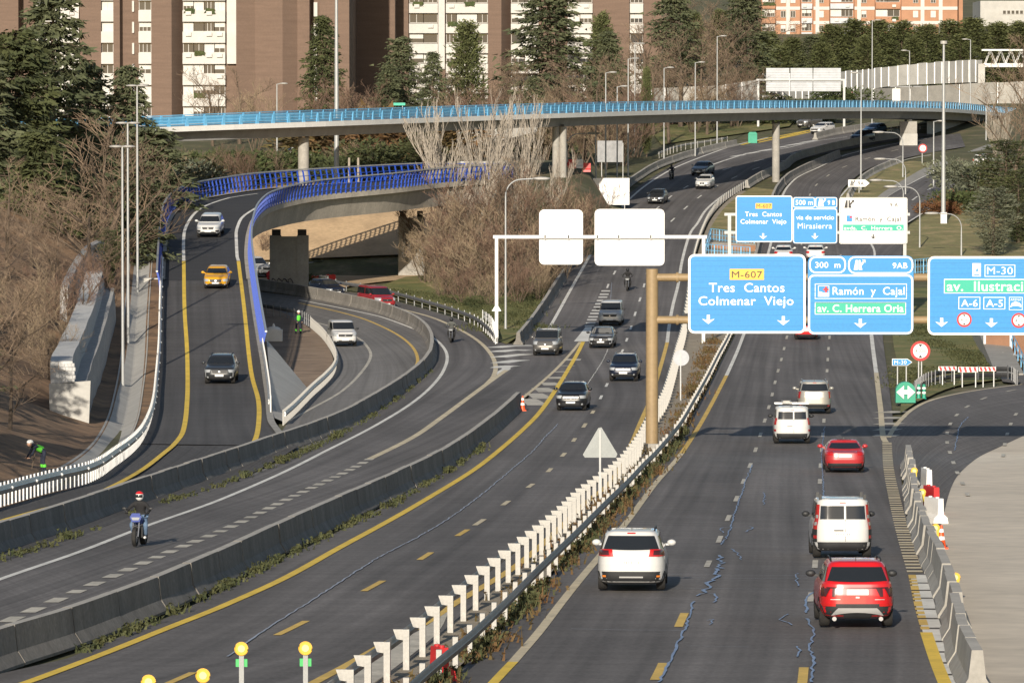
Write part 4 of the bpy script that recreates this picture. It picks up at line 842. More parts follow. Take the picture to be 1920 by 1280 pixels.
tri(B, [(1590,337),(1622,337),(1630,343.5),(1622,350),(1590,350)], 'sign_white'); B.exit_sym(1593.5, 338.5, 1602.5, 348.5, BK, .03); B.text('9A', 1608, 340, 1619.5, 347.5, BK, .03, .01)
r_, B = signpost('red ringed speed limit sign reading 70 beside the broad pillar', 1729, 308, 272); B.Y -= .08; B.disc(1729.5, 278, 8, 'sign_red', 0); B.disc(1729.5, 278, 5.8, W_, .01); B.text('70', 1725.6, 275.4, 1733.4, 281, BK, .02, .01)
r_, B = signpost('dark sign back panel on posts behind the poplars', 1148, 333, 268, dx=(-1.2, 1.2)); B.Y += .1; tri(B, [(1120,264),(1167,264),(1167,304),(1120,304)], 'galv_dark')
r_, B = signpost('large white ribbed hoarding back beyond the bare shrubs', 1135, 392, 345, dx=(-2, 0, 2)); B.Y += .1; tri(B, [(1085,334),(1180,334),(1180,384),(1085,384)], 'sign_back')
for k in range(5): xa, za = B.m(1090+k*20, 360); q = MB(); q.box((xa, -.1, za), (.07, .06, 1.3)); q.build('rib', 'sign_grey', r_)
r_, B = signpost('small green street sign above the overpass railing', 755, 212, 193, surf=lambda x, y: tp(x, 16.5)); tri(B, [(738,193),(760,193),(760,198),(738,198)], 'sign_green')
# green gore beacon
b = gp(1699, 757); r_ = empty('gore_beacon', b, 'green rounded gore marker with white double arrow at the slip road nose', 'beacon'); B = Board(r_, b.y); B.par = None
pts = [(1680,755),(1680,735)]+[(1698.5-18.5*math.cos(a), 733-17*math.sin(a)) for a in np.linspace(0, math.pi, 12)]+[(1717,735),(1717,755)]
c_ = [B.m(x, y) for x, y in pts]; q = MB(); q.prism(c_, -.25, .55); me = q.mesh('beacon_body', 'green_beacon'); fixnormals(me); place('beacon_body', me, r_)
B.Y -= .26; B.shape([(1681,735),(1695,722.5),(1695,731),(1702,731),(1702,722.5),(1716,735),(1702,748),(1702,739),(1695,739),(1695,748)][::-1], W_, .01, 'double_arrow')
for x_, lab in ((1722.5, 'green and white flexible bollard next to the gore marker'), (1732.5, 'second green and white flexible bollard beside the dark guardrail')):
    b = gp(x_, 747); r_ = empty('bollard', b, lab, 'bollard')
    q = MB(); q.tube([(0, 0, -.02), (0, 0, .08), (0, 0, .85)], [.16, .11, .09], 12); q.build('bollard_body', 'green_beacon', r_, 40)
    for z in (.35, .62): q = MB(); q.cyl((0, 0, z), .115, .12, 12); q.build('reflective_band', 'sign_white', r_, 40)

# ------------------------------------------------------------------ lamp posts
def lamp(label, x, ytop, s=None, yb=None, kind='flat', d=1, surf=None, r=.09, name='street_lamp'):
    if surf: b = surf
    elif s: b = tp(x, s)
    else: b = gp(x, yb)
    zt = P(0, ytop, b.y/1.0).z-b.z
    root = empty(name, b, label, 'lamp post')
    if kind == 'cobra':
        hh = zt-1.3; q = MB(); q.tube([(0, 0, -.2), (0, 0, 1.2), (0, 0, hh)], [r*1.25, r, r*.7], 10); q.build('pole', 'pole', root, 40)
        q = MB(); q.tube([(0, 0, hh)]+[(d*1.25*(1-math.cos(a)), 0, hh+1.25*math.sin(a)) for a in np.linspace(.2, math.pi/2, 7)]+[(d*2.3, 0, hh+1.3)], r*.6, 8); q.build('arm', 'pole', root, 40)
        q = MB(); q.ball((d*2.75, 0, hh+1.3), (.72, .24, .14), 12, 6); q.build('lantern', 'galv_white', root, 60)
    elif kind == 'tee':
        q = MB(); q.tube([(0, 0, -.3), (0, 0, zt)], [r*1.3, r*.8], 10); q.build('pole', 'pole', root, 40)
        q = MB(); q.box((0, 0, zt+.03), (.5, .12, .1)); q.build('arm', 'pole', root)
        for sx in (-1, 1): q = MB(); q.ball((sx*.38, -.05, zt+.04), (.42, .22, .09), 10, 5); q.build('lantern', 'galv_white', root, 60)
    elif kind == 'mast':
        q = MB(); q.tube([(0, 0, -.3), (0, 0, zt*.5), (0, 0, zt)], [r*2.2, r*1.6, r], 12); q.build('pole', 'pole', root, 40)
        q = MB(); q.cyl((0, 0, zt), .35, .3, 10); q.build('lantern', 'galv_white', root, 40)
    else:
        q = MB(); q.tube([(0, 0, -.3), (0, 0, zt)], [r*1.2, r*.7], 10); q.build('pole', 'pole', root, 40)
        q = MB(); q.tube([(0, 0, zt-.02), (d*.5, 0, zt+.06)], r*.5, 6); q.build('arm', 'pole', root, 40)
        q = MB(); q.ball((d*.75, 0, zt+.07), (.46, .2, .10), 10, 5); q.build('lantern', 'galv_white', root, 60)
    return root
lamp('tall double headed lamp post nearest the stepped wall', 230.5, 276, kind='tee', surf=fill_at(230.5, 716), r=.08)
lamp('tall double headed lamp post, middle one of three left of the ramp', 240.5, 232, kind='tee', surf=fill_at(240.5, 637), r=.08)
lamp('tall double headed lamp post, farthest of three left of the ramp', 258, 162, kind='tee', surf=fill_at(258, 537), r=.08)
lamp('curved arm lamp post standing in the grass verge by the blank gantry', 948, 335, yb=618, kind='cobra')
lamp('very tall floodlight mast in front of the brown brick tower', 631.5, -60, s=19.5, kind='mast', r=.12)
lamp('tall white mast with a box at its foot on the grass bank', 1768, 80, s=18.7, kind='mast', r=.11)
b = tp(1768, 18.7); q = MB(); q.box((0, 0, .75), (.62, .5, 1.1)); q.box((0, 0, .1), (.3, .3, .5)); q.build('control_cabinet', 'white_plastic', label='white control box at the foot of the tall mast', cat='cabinet', loc=b+Vector((0, -.4, 0)))
FL = [(875,98,15.0,1,'behind the overpass near the white balconies'),(823,105,15.2,-1,'thin one beside the white poplars'),(1135.5,137,17.6,1,'tallest before the bare wood, right of the poplars'),(1157,163,17.4,1,'low one behind the overpass near the blue railing'),
      (1177.5,111,17.2,1,'straight one just left of the inbound bend'),(1190,83,15.4,1,'slim tall one among the bare wood'),(1244.6,128,16.0,1,'beside the far white posted guardrail'),(1303,118,15.6,1,'short one above the white bus'),
      (1344,69,15.2,1,'tall one at the edge of the lawn'),(1634,39,14.4,1,'tall one before the noise wall'),(1704,96,13.8,-1,'beside the bus shelter'),(1818,75,13.6,-1,'last one before the truss footbridge'),
      (1613.5,138,17.2,-1,'long one rising behind the 9A sign'),(1749.6,228,17.0,1,'short one at the right edge of the service road'),(1847.7,176,14.8,1,'at the far end of the service road'),(264,160,14.0,1,'among the cedars'),(520,158,17.0,1,'small one before the brown brick wall')]
for x, yt, s, d, lab in FL: lamp('grey lamp post, '+lab, x, yt, s=s, d=d, r=.085)
for x, yt, s, d, lab in [(1117,208,17.8,1,'near the dark sign back'),(1063,250,17.9,1,'over the red and white barriers'),(1692,248,16.6,-1,'before the broad overpass pillar'),(1697,298,17.4,-1,'beside the grassy nose'),(1724,350,19.8,-1,'rising behind the white exit sign'),(1802,400,20.2,-1,'on the grass bank by the mast'),(1693,338,18.6,-1,'on the service road shoulder')]:
    lamp('curved arm lamp post '+lab, x, yt, s=s, kind='cobra', d=d, r=.08)
# ------------------------------------------------------------------ vehicles
def smooth_levels(lv, n=26):
    z = np.array([a[0] for a in lv]); out = []
    zz = np.unique(np.concatenate([z, np.linspace(z[0], z[-1], n)]))
    cols = [np.interp(zz, z, [a[i] for a in lv]) for i in range(1, 5)]
    return [(zz[k], cols[0][k], cols[1][k], cols[2][k], cols[3][k]) for k in range(len(zz))]
class Body:
    """car body as a stack of rounded plan outlines; gives surface points for lamps, glass and trim"""
    def __init__(s, L, W, H, hood, belt, hl, ws, rr, boot=0.0, clr=.2, tum=.74, rbase=.06, nose=.12, n0=6.5, n1=7.0, roofr=.16):
        f = L/2; w = W/2; s.L, s.W, s.H, s.belt, s.hood, s.hl, s.ws, s.rr, s.boot, s.clr = L, W, H, belt, hood, hl, ws, rr, boot, clr
        lv = [(clr, w*.82, f-.24, -f+.22, n0), (clr+.06, w*.92, f-.10, -f+.09, n0), (clr+.16, w*.975, f-.03, -f+.03, n0), (.56, w, f, -f, n0), (hood-.16, w*.995, f-.03, -f+.01, n0), (hood-.05, w*.985, f-nose, -f+.03, n0)]
        if hood < belt-.02: lv += [(hood, w*.975, f-nose-.14, -f+.04, n0), (hood+(belt-hood)*.55, w*.96, f-hl*.62, -f+.05+boot*.35, n0)]
        lv += [(belt, w*.945, f-hl, -f+rbase+boot*.95, n0), (belt+.03, w*.925, f-hl-.04, -f+rbase+.02+boot, n1)]
        for t in (.25, .5, .75): z = belt+.03+(H-.11-belt-.03)*t; lv.append((z, w*(.925+(tum+.04-.925)*t), f-hl-.04-ws*.93*t, -f+rbase+.02+boot+rr*(.86*t+.05*t*t), n1))
        lv += [(H-.11, w*(tum+.03), f-hl-ws*.97, -f+rbase+boot+rr*.93, n1), (H-.045, w*tum*.95, f-hl-ws-.12, -f+rbase+boot+rr+.02, n1), (H-.012, w*tum*.8, f-hl-ws-.5, -f+rbase+boot+rr+.28, n1), (H, w*tum*.5, f-hl-ws-.9, -f+rbase+boot+rr+.65, 5)]
        s.lv = lv; s.f = f
    def at(s, z):
        zz = [a[0] for a in s.lv]; return [float(np.interp(z, zz, [a[i] for a in s.lv])) for i in range(1, 5)]
    def end(s, u, z, sg):
        w, yf, yr, n = s.at(z); l = (yf-yr)/2; c = (yf+yr)/2; return (u*w, c+sg*l*max(0, 1-abs(u)**n)**(1/n), z)
    def flank(s, y, z, sg):
        w, yf, yr, n = s.at(z); l = (yf-yr)/2; c = (yf+yr)/2; t = min(1, abs((y-c)/l)); return (sg*w*max(0, 1-t**n)**(1/n), y, z)
    def mesh(s, m):
        mb = MB(); N = 44; lv = smooth_levels(s.lv)
        for z, w, yf, yr, n in lv:
            l = (yf-yr)/2; c = (yf+yr)/2
            for k in range(N):
                a = 2*math.pi*(k+.5)/N; ca, sa = math.cos(a), math.sin(a); r = (abs(ca)**n+abs(sa)**n)**(-1/n)
                mb.v.append((w*ca*r, c+l*sa*r, z))
        for j in range(len(lv)-1):
            for k in range(N): a = j*N+k; b = j*N+(k+1) % N; mb.f.append((a, b, b+N, a+N))
        mb.f.append(tuple(range(N))[::-1]); mb.f.append(tuple((len(lv)-1)*N+k for k in range(N)))
        return mb.mesh('body', m, 50)
    def patch(s, sg, u0, u1, z0, z1, m, name, parent, eps=.012, nu=8, nz=5, u0b=None, u1b=None, zc=0.0):
        """panel lying on the front (+1) or rear (-1) end; u limits may differ at the bottom; zc bows the lower edge"""
        mb = MB(); u0b = u0 if u0b is None else u0b; u1b = u1 if u1b is None else u1b
        for j in range(nz+1):
            t = j/nz
            for i in range(nu+1):
                q = i/nu; u = (u0b+(u0-u0b)*t)+((u1b+(u1-u1b)*t)-(u0b+(u0-u0b)*t))*q
                z = z0+(z1-z0)*t - zc*(1-t)*(1-(2*q-1)**2)
                x, y, zz = s.end(u, z, sg)
                _, yf, yr, _ = s.at(z); dy = (s.at(z+.03)[1 if sg > 0 else 2]-s.at(z-.03)[1 if sg > 0 else 2])/.06
                nv = Vector((abs(u)**5*.7*(1 if u > 0 else -1), sg, -sg*dy if True else 0)); nv.normalize()
                mb.v.append((x+nv.x*eps, y+nv.y*eps, zz+nv.z*eps))
        c = nu+1
        for j in range(nz):
            for i in range(nu): a = j*c+i; mb.f.append((a, a+1, a+c+1, a+c) if sg < 0 else (a+1, a, a+c, a+c+1))
        return mb.build(name, m, parent, 60)
    def sidepatch(s, sg, y0, y1, z0, z1, m, name, parent, y0t=None, y1t=None, eps=.012, nu=6, nz=4):
        mb = MB(); y0t = y0 if y0t is None else y0t; y1t = y1 if y1t is None else y1t
        for j in range(nz+1):
            t = j/nz
            for i in range(nu+1):
                q = i/nu; ya = y0+(y0t-y0)*t; yb = y1+(y1t-y1)*t; x, y, z = s.flank(ya+(yb-ya)*q, z0+(z1-z0)*t, sg); mb.v.append((x+sg*eps, y, z+eps*.3))
        c = nu+1
        for j in range(nz):
            for i in range(nu): a = j*c+i; mb.f.append((a, a+1, a+c+1, a+c) if sg > 0 else (a+1, a, a+c, a+c+1))
        return mb.build(name, m, parent, 60)
_wh = {}
def wheel(root, x, y, r, w):
    k = (round(r, 2), round(w, 2))
    if k not in _wh:
        t = MB(); prof = [(-w/2, r*.70), (-w/2, r*.93), (-w*.36, r), (w*.36, r), (w/2, r*.93), (w/2, r*.70)]; N = 22
        for a, rr in prof:
            for j in range(N): an = 2*math.pi*j/N; t.v.append((a, rr*math.cos(an), rr*math.sin(an)))
        for i in range(5):
            for j in range(N): p = i*N+j; q = i*N+(j+1) % N; t.f.append((p, q, q+N, p+N))
        tm = t.mesh('tyre', 'rubber', 40); fixnormals(tm); rm = MB()
        rm.cyl((0, 0, 0), r*.70, w*.7, 18, 'X')
        for sx in (-1, 1):
            rm.cyl((sx*w*.36, 0, 0), r*.2, w*.12, 10, 'X')
            for j in range(5): an = 2*math.pi*j/5; rm.box((sx*w*.39, math.cos(an)*r*.42, math.sin(an)*r*.42), (w*.08, r*.16, r*.52), Matrix.Rotation(an-math.pi/2, 3, 'X'))
        _wh[k] = (tm, rm.mesh('rim', 'rim', 40))
    o = empty('wheel', (x, y, r)); o.parent = root; place('tyre', _wh[k][0], o); place('rim', _wh[k][1], o)
TYPES = dict(
 suv=dict(L=4.5, W=1.87, H=1.66, hood=1.0, belt=1.1, hl=1.1, ws=.72, rr=.42, clr=.25, tum=.74), big_suv=dict(L=4.75, W=1.86, H=1.80, hood=1.08, belt=1.2, hl=1.15, ws=.62, rr=.22, clr=.27, tum=.78),
 mpv=dict(L=4.77, W=1.9, H=1.66, hood=.92, belt=1.08, hl=.95, ws=1.05, rr=.36, clr=.2, tum=.74), hatch=dict(L=4.05, W=1.76, H=1.45, hood=.86, belt=.98, hl=.95, ws=.85, rr=.45, clr=.18, tum=.72),
 sedan=dict(L=4.6, W=1.8, H=1.44, hood=.84, belt=.97, hl=1.15, ws=.8, rr=.75, boot=.45, clr=.18, tum=.70), retro=dict(L=4.3, W=1.74, H=1.53, hood=.98, belt=1.06, hl=1.25, ws=.55, rr=.5, clr=.19, tum=.72),
 coupe=dict(L=4.55, W=1.78, H=1.39, hood=.84, belt=.95, hl=1.2, ws=.75, rr=.8, boot=.6, clr=.17, tum=.68), van=dict(L=4.3, W=1.83, H=1.84, hood=1.05, belt=1.15, hl=.78, ws=.75, rr=.12, clr=.22, tum=.84),
 bigvan=dict(L=5.1, W=1.93, H=1.92, hood=1.08, belt=1.18, hl=.82, ws=.85, rr=.12, clr=.24, tum=.84))
def car_matrix(b, h, slope):
    f = Vector((h.x, h.y, slope*h.y)).normalized(); rgt = f.cross(Vector((0, 0, 1))).normalized(); up = rgt.cross(f)
    m = Matrix(((rgt.x, f.x, up.x, b.x), (rgt.y, f.y, up.y, b.y), (rgt.z, f.z, up.z, b.z), (0, 0, 0, 1))); return m
def car(name, label, typ, color, x, y, yaw=0.0, away=True, surf='g', cat='car', style=None, sc=1.0, **kw):
    """x, y: photo pixel of the tyre contact on the side nearest the camera; yaw degrees to the right of straight ahead"""
    st = dict(lamp='lamp_red', rear='std', front='std', rails=False, cladding=False, roofc=None, detail=True); st.update(style or {})
    prm = dict(TYPES[typ]); prm.update(kw); bd = Body(**prm); L, W, H = bd.L, bd.W, bd.H; f = bd.f; w = W/2
    base = (rp if surf == 'r' else gp)(x, y); sf = rg if surf == 'r' else g
    a = R(yaw); dirn = Vector((math.sin(a), math.cos(a), 0)); h = dirn if away else -dirn
    c = base+dirn*(L/2-.5)*sc; c.z = sf(c.y)+.035; slope = (sf(c.y+2)-sf(c.y-2))/4
    root = empty(name, (0, 0, 0), label, cat); root.matrix_world = car_matrix(c, h, slope) @ Matrix.Scale(sc, 4)
    place('body', bd.mesh('paint_'+color), root)
    van = typ in ('van', 'bigvan')
    r = .33 if typ in ('hatch', 'coupe', 'sedan', 'retro') else .36; wb = L*.58; xo = w-.15; tw = .25 if r > .34 else .22
    for sx in (-1, 1):
        for yy in (-wb/2-.02, wb/2+.06): wheel(root, sx*xo, yy, r, tw)
    if st['cladding']:
        for sx in (-1, 1): bd.sidepatch(sx, -f+.25, f-.25, bd.clr+.03, bd.clr+.2, 'black_trim', 'sill_cladding', root)
    for sx in (-1, 1):
        for yy in (-wb/2-.02, wb/2+.06):
            mb = MB(); n = 14; pts = []
            for k in range(n+1): an = math.pi*k/n; pts.append(bd.flank(yy+math.cos(an)*(r+.06), max(bd.clr+.02, r+math.sin(an)*(r+.06)-.03), sx))
            mb.poly([(p[0]+sx*.01, p[1], p[2]) for p in (pts if sx < 0 else pts[::-1])]); mb.build('wheel_arch', 'black_trim', root)
    # glass
    zb, zt = bd.belt+.06, H-.13
    bd.patch(1, -.90, .90, zb, zt, 'glass', 'windscreen', root, .010, 10, 6, -.92, .92)
    if st['rear'] != 'panel':
        if van: [bd.patch(-1, a_, b_, bd.belt+.04, H-.24, 'glass', 'rear_window', root, .010, 6, 4) for a_, b_ in ((-.82, .05), (.12, .82))]
        else: bd.patch(-1, -.84, .84, zb+.02, zt-.02, 'glass', 'rear_window', root, .010, 10, 5, -.88, .88, zc=.03)
    y0 = -f+.30+bd.boot; y1 = f-bd.hl-.28
    for sx in (-1, 1):
        ym = (y0+y1)/2
        if not (van and st.get('panelvan')): bd.sidepatch(sx, y0, ym-.05, zb, zt-.02, 'glass', 'side_window', root, y0t=y0+bd.rr*.8)
        bd.sidepatch(sx, ym+.05, y1, zb, zt-.02, 'glass', 'side_window', root, y1t=y1-bd.ws*.72)
        mb = MB(); mb.ball((sx*(w+.10), f-bd.hl-.42, bd.belt+.10), (.13, .08, .09), 10, 6); mb.box((sx*(w-.01), f-bd.hl-.42, bd.belt+.05), (.16, .05, .05)); mb.build('mirror', st.get('mirror', 'paint_'+color), root, 60)
    if st['rails']:
        for sx in (-1, 1):
            x_ = sx*w*prm.get('tum', .74)*.90; mb = MB(); mb.tube([(x_, -f+.5+bd.rr, H-.05), (x_, -f+.6+bd.rr, H+.03), (x_, f-bd.hl-bd.ws-.3, H+.03), (x_, f-bd.hl-bd.ws-.15, H-.05)], .022, 6); mb.build('roof_rail', st['rails'], root, 40)
    if st.get('fin', typ not in ('van', 'bigvan')): mb = MB(); mb.prism([(-.1, H-.02), (.08, H-.02), (-.08, H+.07)], -.012, .012, 'YZ'); mb.v = [(a_[0], a_[1]-f+bd.rr+bd.boot+.55, a_[2]) for a_ in mb.v]; mb.build('antenna', 'black_trim', root)
    plate_z = None
    if away:
        lo = bd.clr+.02
        ls = st['lamp']
        if st['rear'] == 'mpv':
            bd.patch(-1, -.97, .97, lo, .55, 'black_trim', 'bumper', root, .014, 12, 4, -.9, .9)
            for sx in (-1, 1):
                l_ = bd.patch(-1, *sorted((sx*.60, sx*.985)), .96, 1.15, 'lamp_red', 'tail_lamp', root, .016, 6, 4, *sorted((sx*.52, sx*.985)))
                bd.patch(-1, *sorted((sx*.70, sx*.97)), 1.0, 1.12, 'lamp_dark', 'lamp_core', l_, .022, 5, 3, *sorted((sx*.66, sx*.97)))
                bd.patch(-1, *sorted((sx*.74, sx*.84)), .40, .45, 'lamp_orange', 'reflector', root, .022, 2, 1)
            bd.patch(-1, -.35, .35, .38, .42, 'silver_trim', 'bumper_strip', root, .022, 6, 1)
            bd.patch(-1, -.16, .16, H-.10, H-.07, 'lamp_red', 'brake_lamp', root, .014, 4, 1); plate_z = (.74, .86)
        elif st['rear'] == 'tucson':
            bd.patch(-1, -.985, .985, lo, .62, 'black_trim', 'bumper', root, .014, 12, 4, -.9, .9, zc=-.02)
            bd.patch(-1, -.52, .52, .33, .52, 'silver_trim', 'skid_plate', root, .024, 8, 3, -.75, .75, zc=-.08)
            bd.patch(-1, -.40, .40, .26, .36, 'black_trim', 'diffuser', root, .03, 6, 2)
            bd.patch(-1, -.93, .93, 1.0, 1.03, 'lamp_dark', 'light_bar', root, .018, 10, 1)
            for sx in (-1, 1):
                for a_, b_ in ((.50, .68), (.74, .96)):
                    bd.patch(-1, *sorted((sx*(a_-.0), sx*(b_))), .80, 1.0, 'lamp_dark', 'tail_lamp', root, .018, 4, 3, *sorted((sx*(a_+.10), sx*(b_-.0))))
                bd.patch(-1, *sorted((sx*.58, sx*.93)), .56, .62, 'lamp_red', 'reflector', root, .024, 4, 1)
                mb = MB(); mb.cyl((sx*w*.62, -f+.04, bd.clr+.0), .055, .16, 10, 'Y'); mb.build('exhaust', 'chrome', root, 40)
                bd.patch(-1, *sorted((sx*.46, sx*.72)), .72, .735, 'silver_trim', 'badge', root, .02, 3, 1)
            plate_z = (.84, .97); bd.patch(-1, -.05, .05, .76, .80, 'chrome', 'badge', root, .02, 2, 1)
        elif van:
            bd.patch(-1, -.985, .985, lo, .50, 'black_trim', 'bumper', root, .014, 12, 4, -.92, .92)
            bd.patch(-1,   .08, .092, .52, H-.2, 'black_trim', 'door_seam', root, .014, 1, 6)
            for sx in (-1, 1):
                l_ = bd.patch(-1, *sorted((sx*.86, sx*.975)), .92 if st['rear'] != 'kangoo' else .88, H-.2 if st['rear'] == 'kangoo' else 1.25, ls, 'tail_lamp', root, .016, 4, 6)
                if st['rear'] == 'kangoo':
                    for zz in (1.0, 1.22): bd.patch(-1, *sorted((sx*.88, sx*.955)), zz, zz+.10, 'lamp_clear', 'lamp_lens', l_, .024, 2, 2)
                    bd.patch(-1, *sorted((sx*.86, sx*.99)), .50, .88, 'black_trim', 'corner_trim', root, .014, 3, 3)
                bd.patch(-1, *sorted((sx*.86, sx*.96)), .60, .70, 'lamp_red', 'reflector', root, .022, 2, 1)
            bd.patch(-1, -.30, .02, .84, .87, 'black_trim', 'handle', root, .03, 3, 1); plate_z = (.68, .80)
            bd.patch(-1, -.12, .12, H-.16, H-.13, 'lamp_red', 'brake_lamp', root, .016, 4, 1)
        else:
            bd.patch(-1, -.96, .96, lo, .40 if typ in ('coupe', 'sedan', 'hatch') else .52, 'black_trim', 'bumper', root, .014, 12, 3, -.9, .9)
            z0, z1 = (.74, .92) if bd.belt < 1.05 else ((.92, 1.12) if typ != 'big_suv' else (.86, 1.22))
            for sx in (-1, 1):
                bd.patch(-1, *sorted((sx*(.62 if typ != 'big_suv' else .86), sx*.99)), z0, z1, ls, 'tail_lamp', root, .016, 5, 3)
                bd.patch(-1, *sorted((sx*.78, sx*.92)), .42, .48, 'lamp_red', 'reflector', root, .02, 2, 1)
            plate_z = (.66, .78) if bd.belt < 1.05 else (.78, .90)
            bd.patch(-1, -.14, .14, H-.11, H-.085, 'lamp_red', 'brake_lamp', root, .014, 4, 1)
            if typ == 'big_suv': bd.patch(-1, -.34, .34, .94, .98, 'chrome', 'plate_bar', root, .02, 4, 1)
        pu = .27/w; px_ = -.0
        pl = bd.patch(-1, -pu, pu, plate_z[0], plate_z[1], 'plate', 'number_plate', root, .03, 6, 2)
        mb = MB()
        for k in range(7):
            if k == 4: continue
            mb.box((-.19+k*.065, -f-.036+.0, (plate_z[0]+plate_z[1])/2), (.034, .006, .066))
        yo = bd.end(0, plate_z[0], -1)[1]+f; mb.v = [(a_, b_+yo, c_) for a_, b_, c_ in mb.v]
        if st.get('ink', True): mb.build('plate_lettering', 'plate_ink', pl).data.materials[0] = MATS['sign_dull']
    else:
        fs = st['front']; hz = bd.hood; zl0, zl1 = hz-.30, hz-.14
        if fs == 'van' or van: zl0, zl1 = hz-.28, hz-.06
        bd.patch(1, -.93, .93, bd.clr+.02, bd.clr+.20, 'black_trim', 'bumper', root, .014, 12, 3, -.88, .88)
        bd.patch(1, -.55, .55, bd.clr+.10, bd.clr+.24, 'black_trim', 'lower_intake', root, .022, 8, 2)
        gu = {'std': .50, 'wide': .62, 'narrow': .36, 'x': .30}.get(fs, .5)
        gr = bd.patch(1, -gu, gu, hz-.34, hz-.16, 'black_trim', 'grille', root, .018, 8, 3, -gu*.85, gu*.85)
        if fs == 'chrome': 
            for k in range(2): bd.patch(1, -gu, gu, hz-.28+k*.06, hz-.27+k*.06, 'chrome', 'grille_bar', gr, .026, 8, 1)
        for sx in (-1, 1):
            l_ = bd.patch(1, *sorted((sx*.56, sx*.97)), zl0, zl1, 'lamp_clear' if fs != 'slim' else 'black_trim', 'headlamp', root, .018, 6, 3, *sorted((sx*.62, sx*.965)))
            bd.patch(1, *sorted((sx*.70, sx*.80)), bd.clr+.14, bd.clr+.22, 'lamp_clear', 'fog_lamp', root, .026, 2, 1)
            if fs == 'fang': bd.patch(1, *sorted((sx*.84, sx*.90)), bd.clr+.18, zl0, 'lamp_clear', 'running_lamp', root, .026, 1, 3)
            if fs == 'tucson': bd.patch(1, *sorted((sx*.62, sx*.90)), hz-.52, hz-.38, 'black_trim', 'lamp_pod', root, .022, 3, 2)
            if fs == 'x': bd.patch(1, *sorted((sx*.0, sx*.85)), hz-.42, hz-.36, 'black_trim', 'nose_trim', root, .024, 4, 1, *sorted((sx*.35, sx*.9)))
        bd.patch(1, -.05, .05, hz-.29, hz-.22, 'chrome', 'badge', root, .03, 2, 2)
        pu = .26/w; bd.patch(1, -pu, pu, bd.clr+.22, bd.clr+.33, 'plate', 'number_plate', root, .034, 6, 2)
        for sx in (-.42, .42): bd.patch(1, sx-.20, sx+.05, zb+.01, zb+.035, 'black_trim', 'wiper', root, .02, 3, 1)
        # steering wheel side shape: seats and driver's head rest seen through the glass stay dark
    if st.get('ladder'):
        mb = MB()
        for yy in (-.9, .2): mb.box((0, yy, H+.12), (W*.92, .06, .05))
        mb.build('roof_rack', 'galv', root); mb = MB(); mb.box((-.45, -.4, H+.19), (.06, 2.6, .07)); mb.box((-.05, -.4, H+.19), (.06, 2.6, .07))
        for k in range(8): mb.box((-.25, -1.5+k*.32, H+.19), (.36, .04, .04))
        mb.build('ladder', 'galv_white', root)
    if st.get('bars'):
        for sx in (-1, 1):
            for yy in (-f+.35, .3): mb = MB(); mb.box((sx*w*.74, yy, H+.03), (.09, .12, .16)); mb.build('rack_foot', 'black_trim', root)
    return root
C = car
# outbound
C('family_car', 'white people carrier with dark glass nearest the median guardrail', 'mpv', 'white', 1184, 1109, 2.6, style=dict(rear='mpv', rails='black_trim'))
C('suv', 'bright red suv with silver skid plate, nearest car in the right lane', 'suv', 'red', 1606, 1178, .4, style=dict(rear='tucson', rails='black_trim', cladding=True, mirror='black_trim', ink=False))
C('van', 'white small van with tall red corner lamps just ahead of the red suv', 'van', 'white', 1579, 1047, .6, L=4.25, style=dict(rear='kangoo', bars=True, mirror='black_trim'), cat='van')
C('saloon_car', 'dark red saloon driving ahead of the white van with corner lamps', 'coupe', 'coupe_red', 1584, 886, 1.0, style=dict(ink=False))
C('van', 'white van with a ladder on its roof rack in the gantry shadow', 'van', 'white', 1485, 832, 1.6, H=1.80, style=dict(ladder=True, lamp='lamp_red', mirror='black_trim'), cat='van')
C('suv', 'silver off-roader ahead of the ladder van', 'big_suv', 'silver', 1527, 776, 1.4, style=dict(rails='chrome', ink=False))
C('car', 'red hatchback half hidden under the near blue signs', 'hatch', 'red', 1512, 637, 1.6, style=dict(ink=False))
C('car', 'white saloon in the left lane between the two gantries', 'sedan', 'white', 1469, 491, 3.5, style=dict(ink=False))
C('car', 'white hatchback in the middle lane between the two gantries', 'hatch', 'white', 1529, 490, 3.0, W=1.82, style=dict(ink=False))
C('car', 'white car on the far service road beside the shrubs', 'suv', 'white', 1838, 317, 22, style=dict(ink=False))
# inbound
C('car', 'black retro styled car with bright headlamps beside the merge hatching', 'retro', 'black', 1071, 770, 5.0, False, style=dict(front='chrome'))
C('suv', 'dark blue suv with chrome grille next to the beige gantry post', 'suv', 'navy', 1169, 715, 4.2, False, W=1.84, style=dict(front='chrome', rails='chrome'))
C('van', 'grey brown people van with roof rails on the exit lane chevrons', 'van', 'brown_grey', 1023, 667, 6.0, False, H=1.80, style=dict(front='wide', rails='silver_trim', cladding=True), cat='van')
C('car', 'black hybrid hatchback following the dark blue suv', 'hatch', 'black', 1127, 653, 5.0, False, L=4.4, W=1.82, style=dict(front='fang'))
C('van', 'white panel van with broad grille below the blank gantry', 'van', 'white', 1144, 611, 4.5, False, style=dict(front='wide', panelvan=True, mirror='black_trim'), cat='van')
C('car', 'dark grey car in the sun glare right of the white hoarding', 'hatch', 'dark_grey', 1229, 383, 11, False)
C('car', 'tiny white city car with a black crossed nose on the far bend', 'hatch', 'white', 1318, 355, 13, False, L=3.5, W=1.64, style=dict(front='x'), sc=1.04)
C('car', 'grey saloon ahead of the tiny white city car', 'sedan', 'blue_grey', 1311, 330, 15, False, W=1.82, sc=1.06)
C('car', 'dark blue hatchback left of the broad pillar', 'hatch', 'navy', 1607, 268, 30, False, sc=1.04)
C('car', 'mid blue car behind the dark blue hatchback', 'hatch', 'blue', 1630, 254, 32, False)
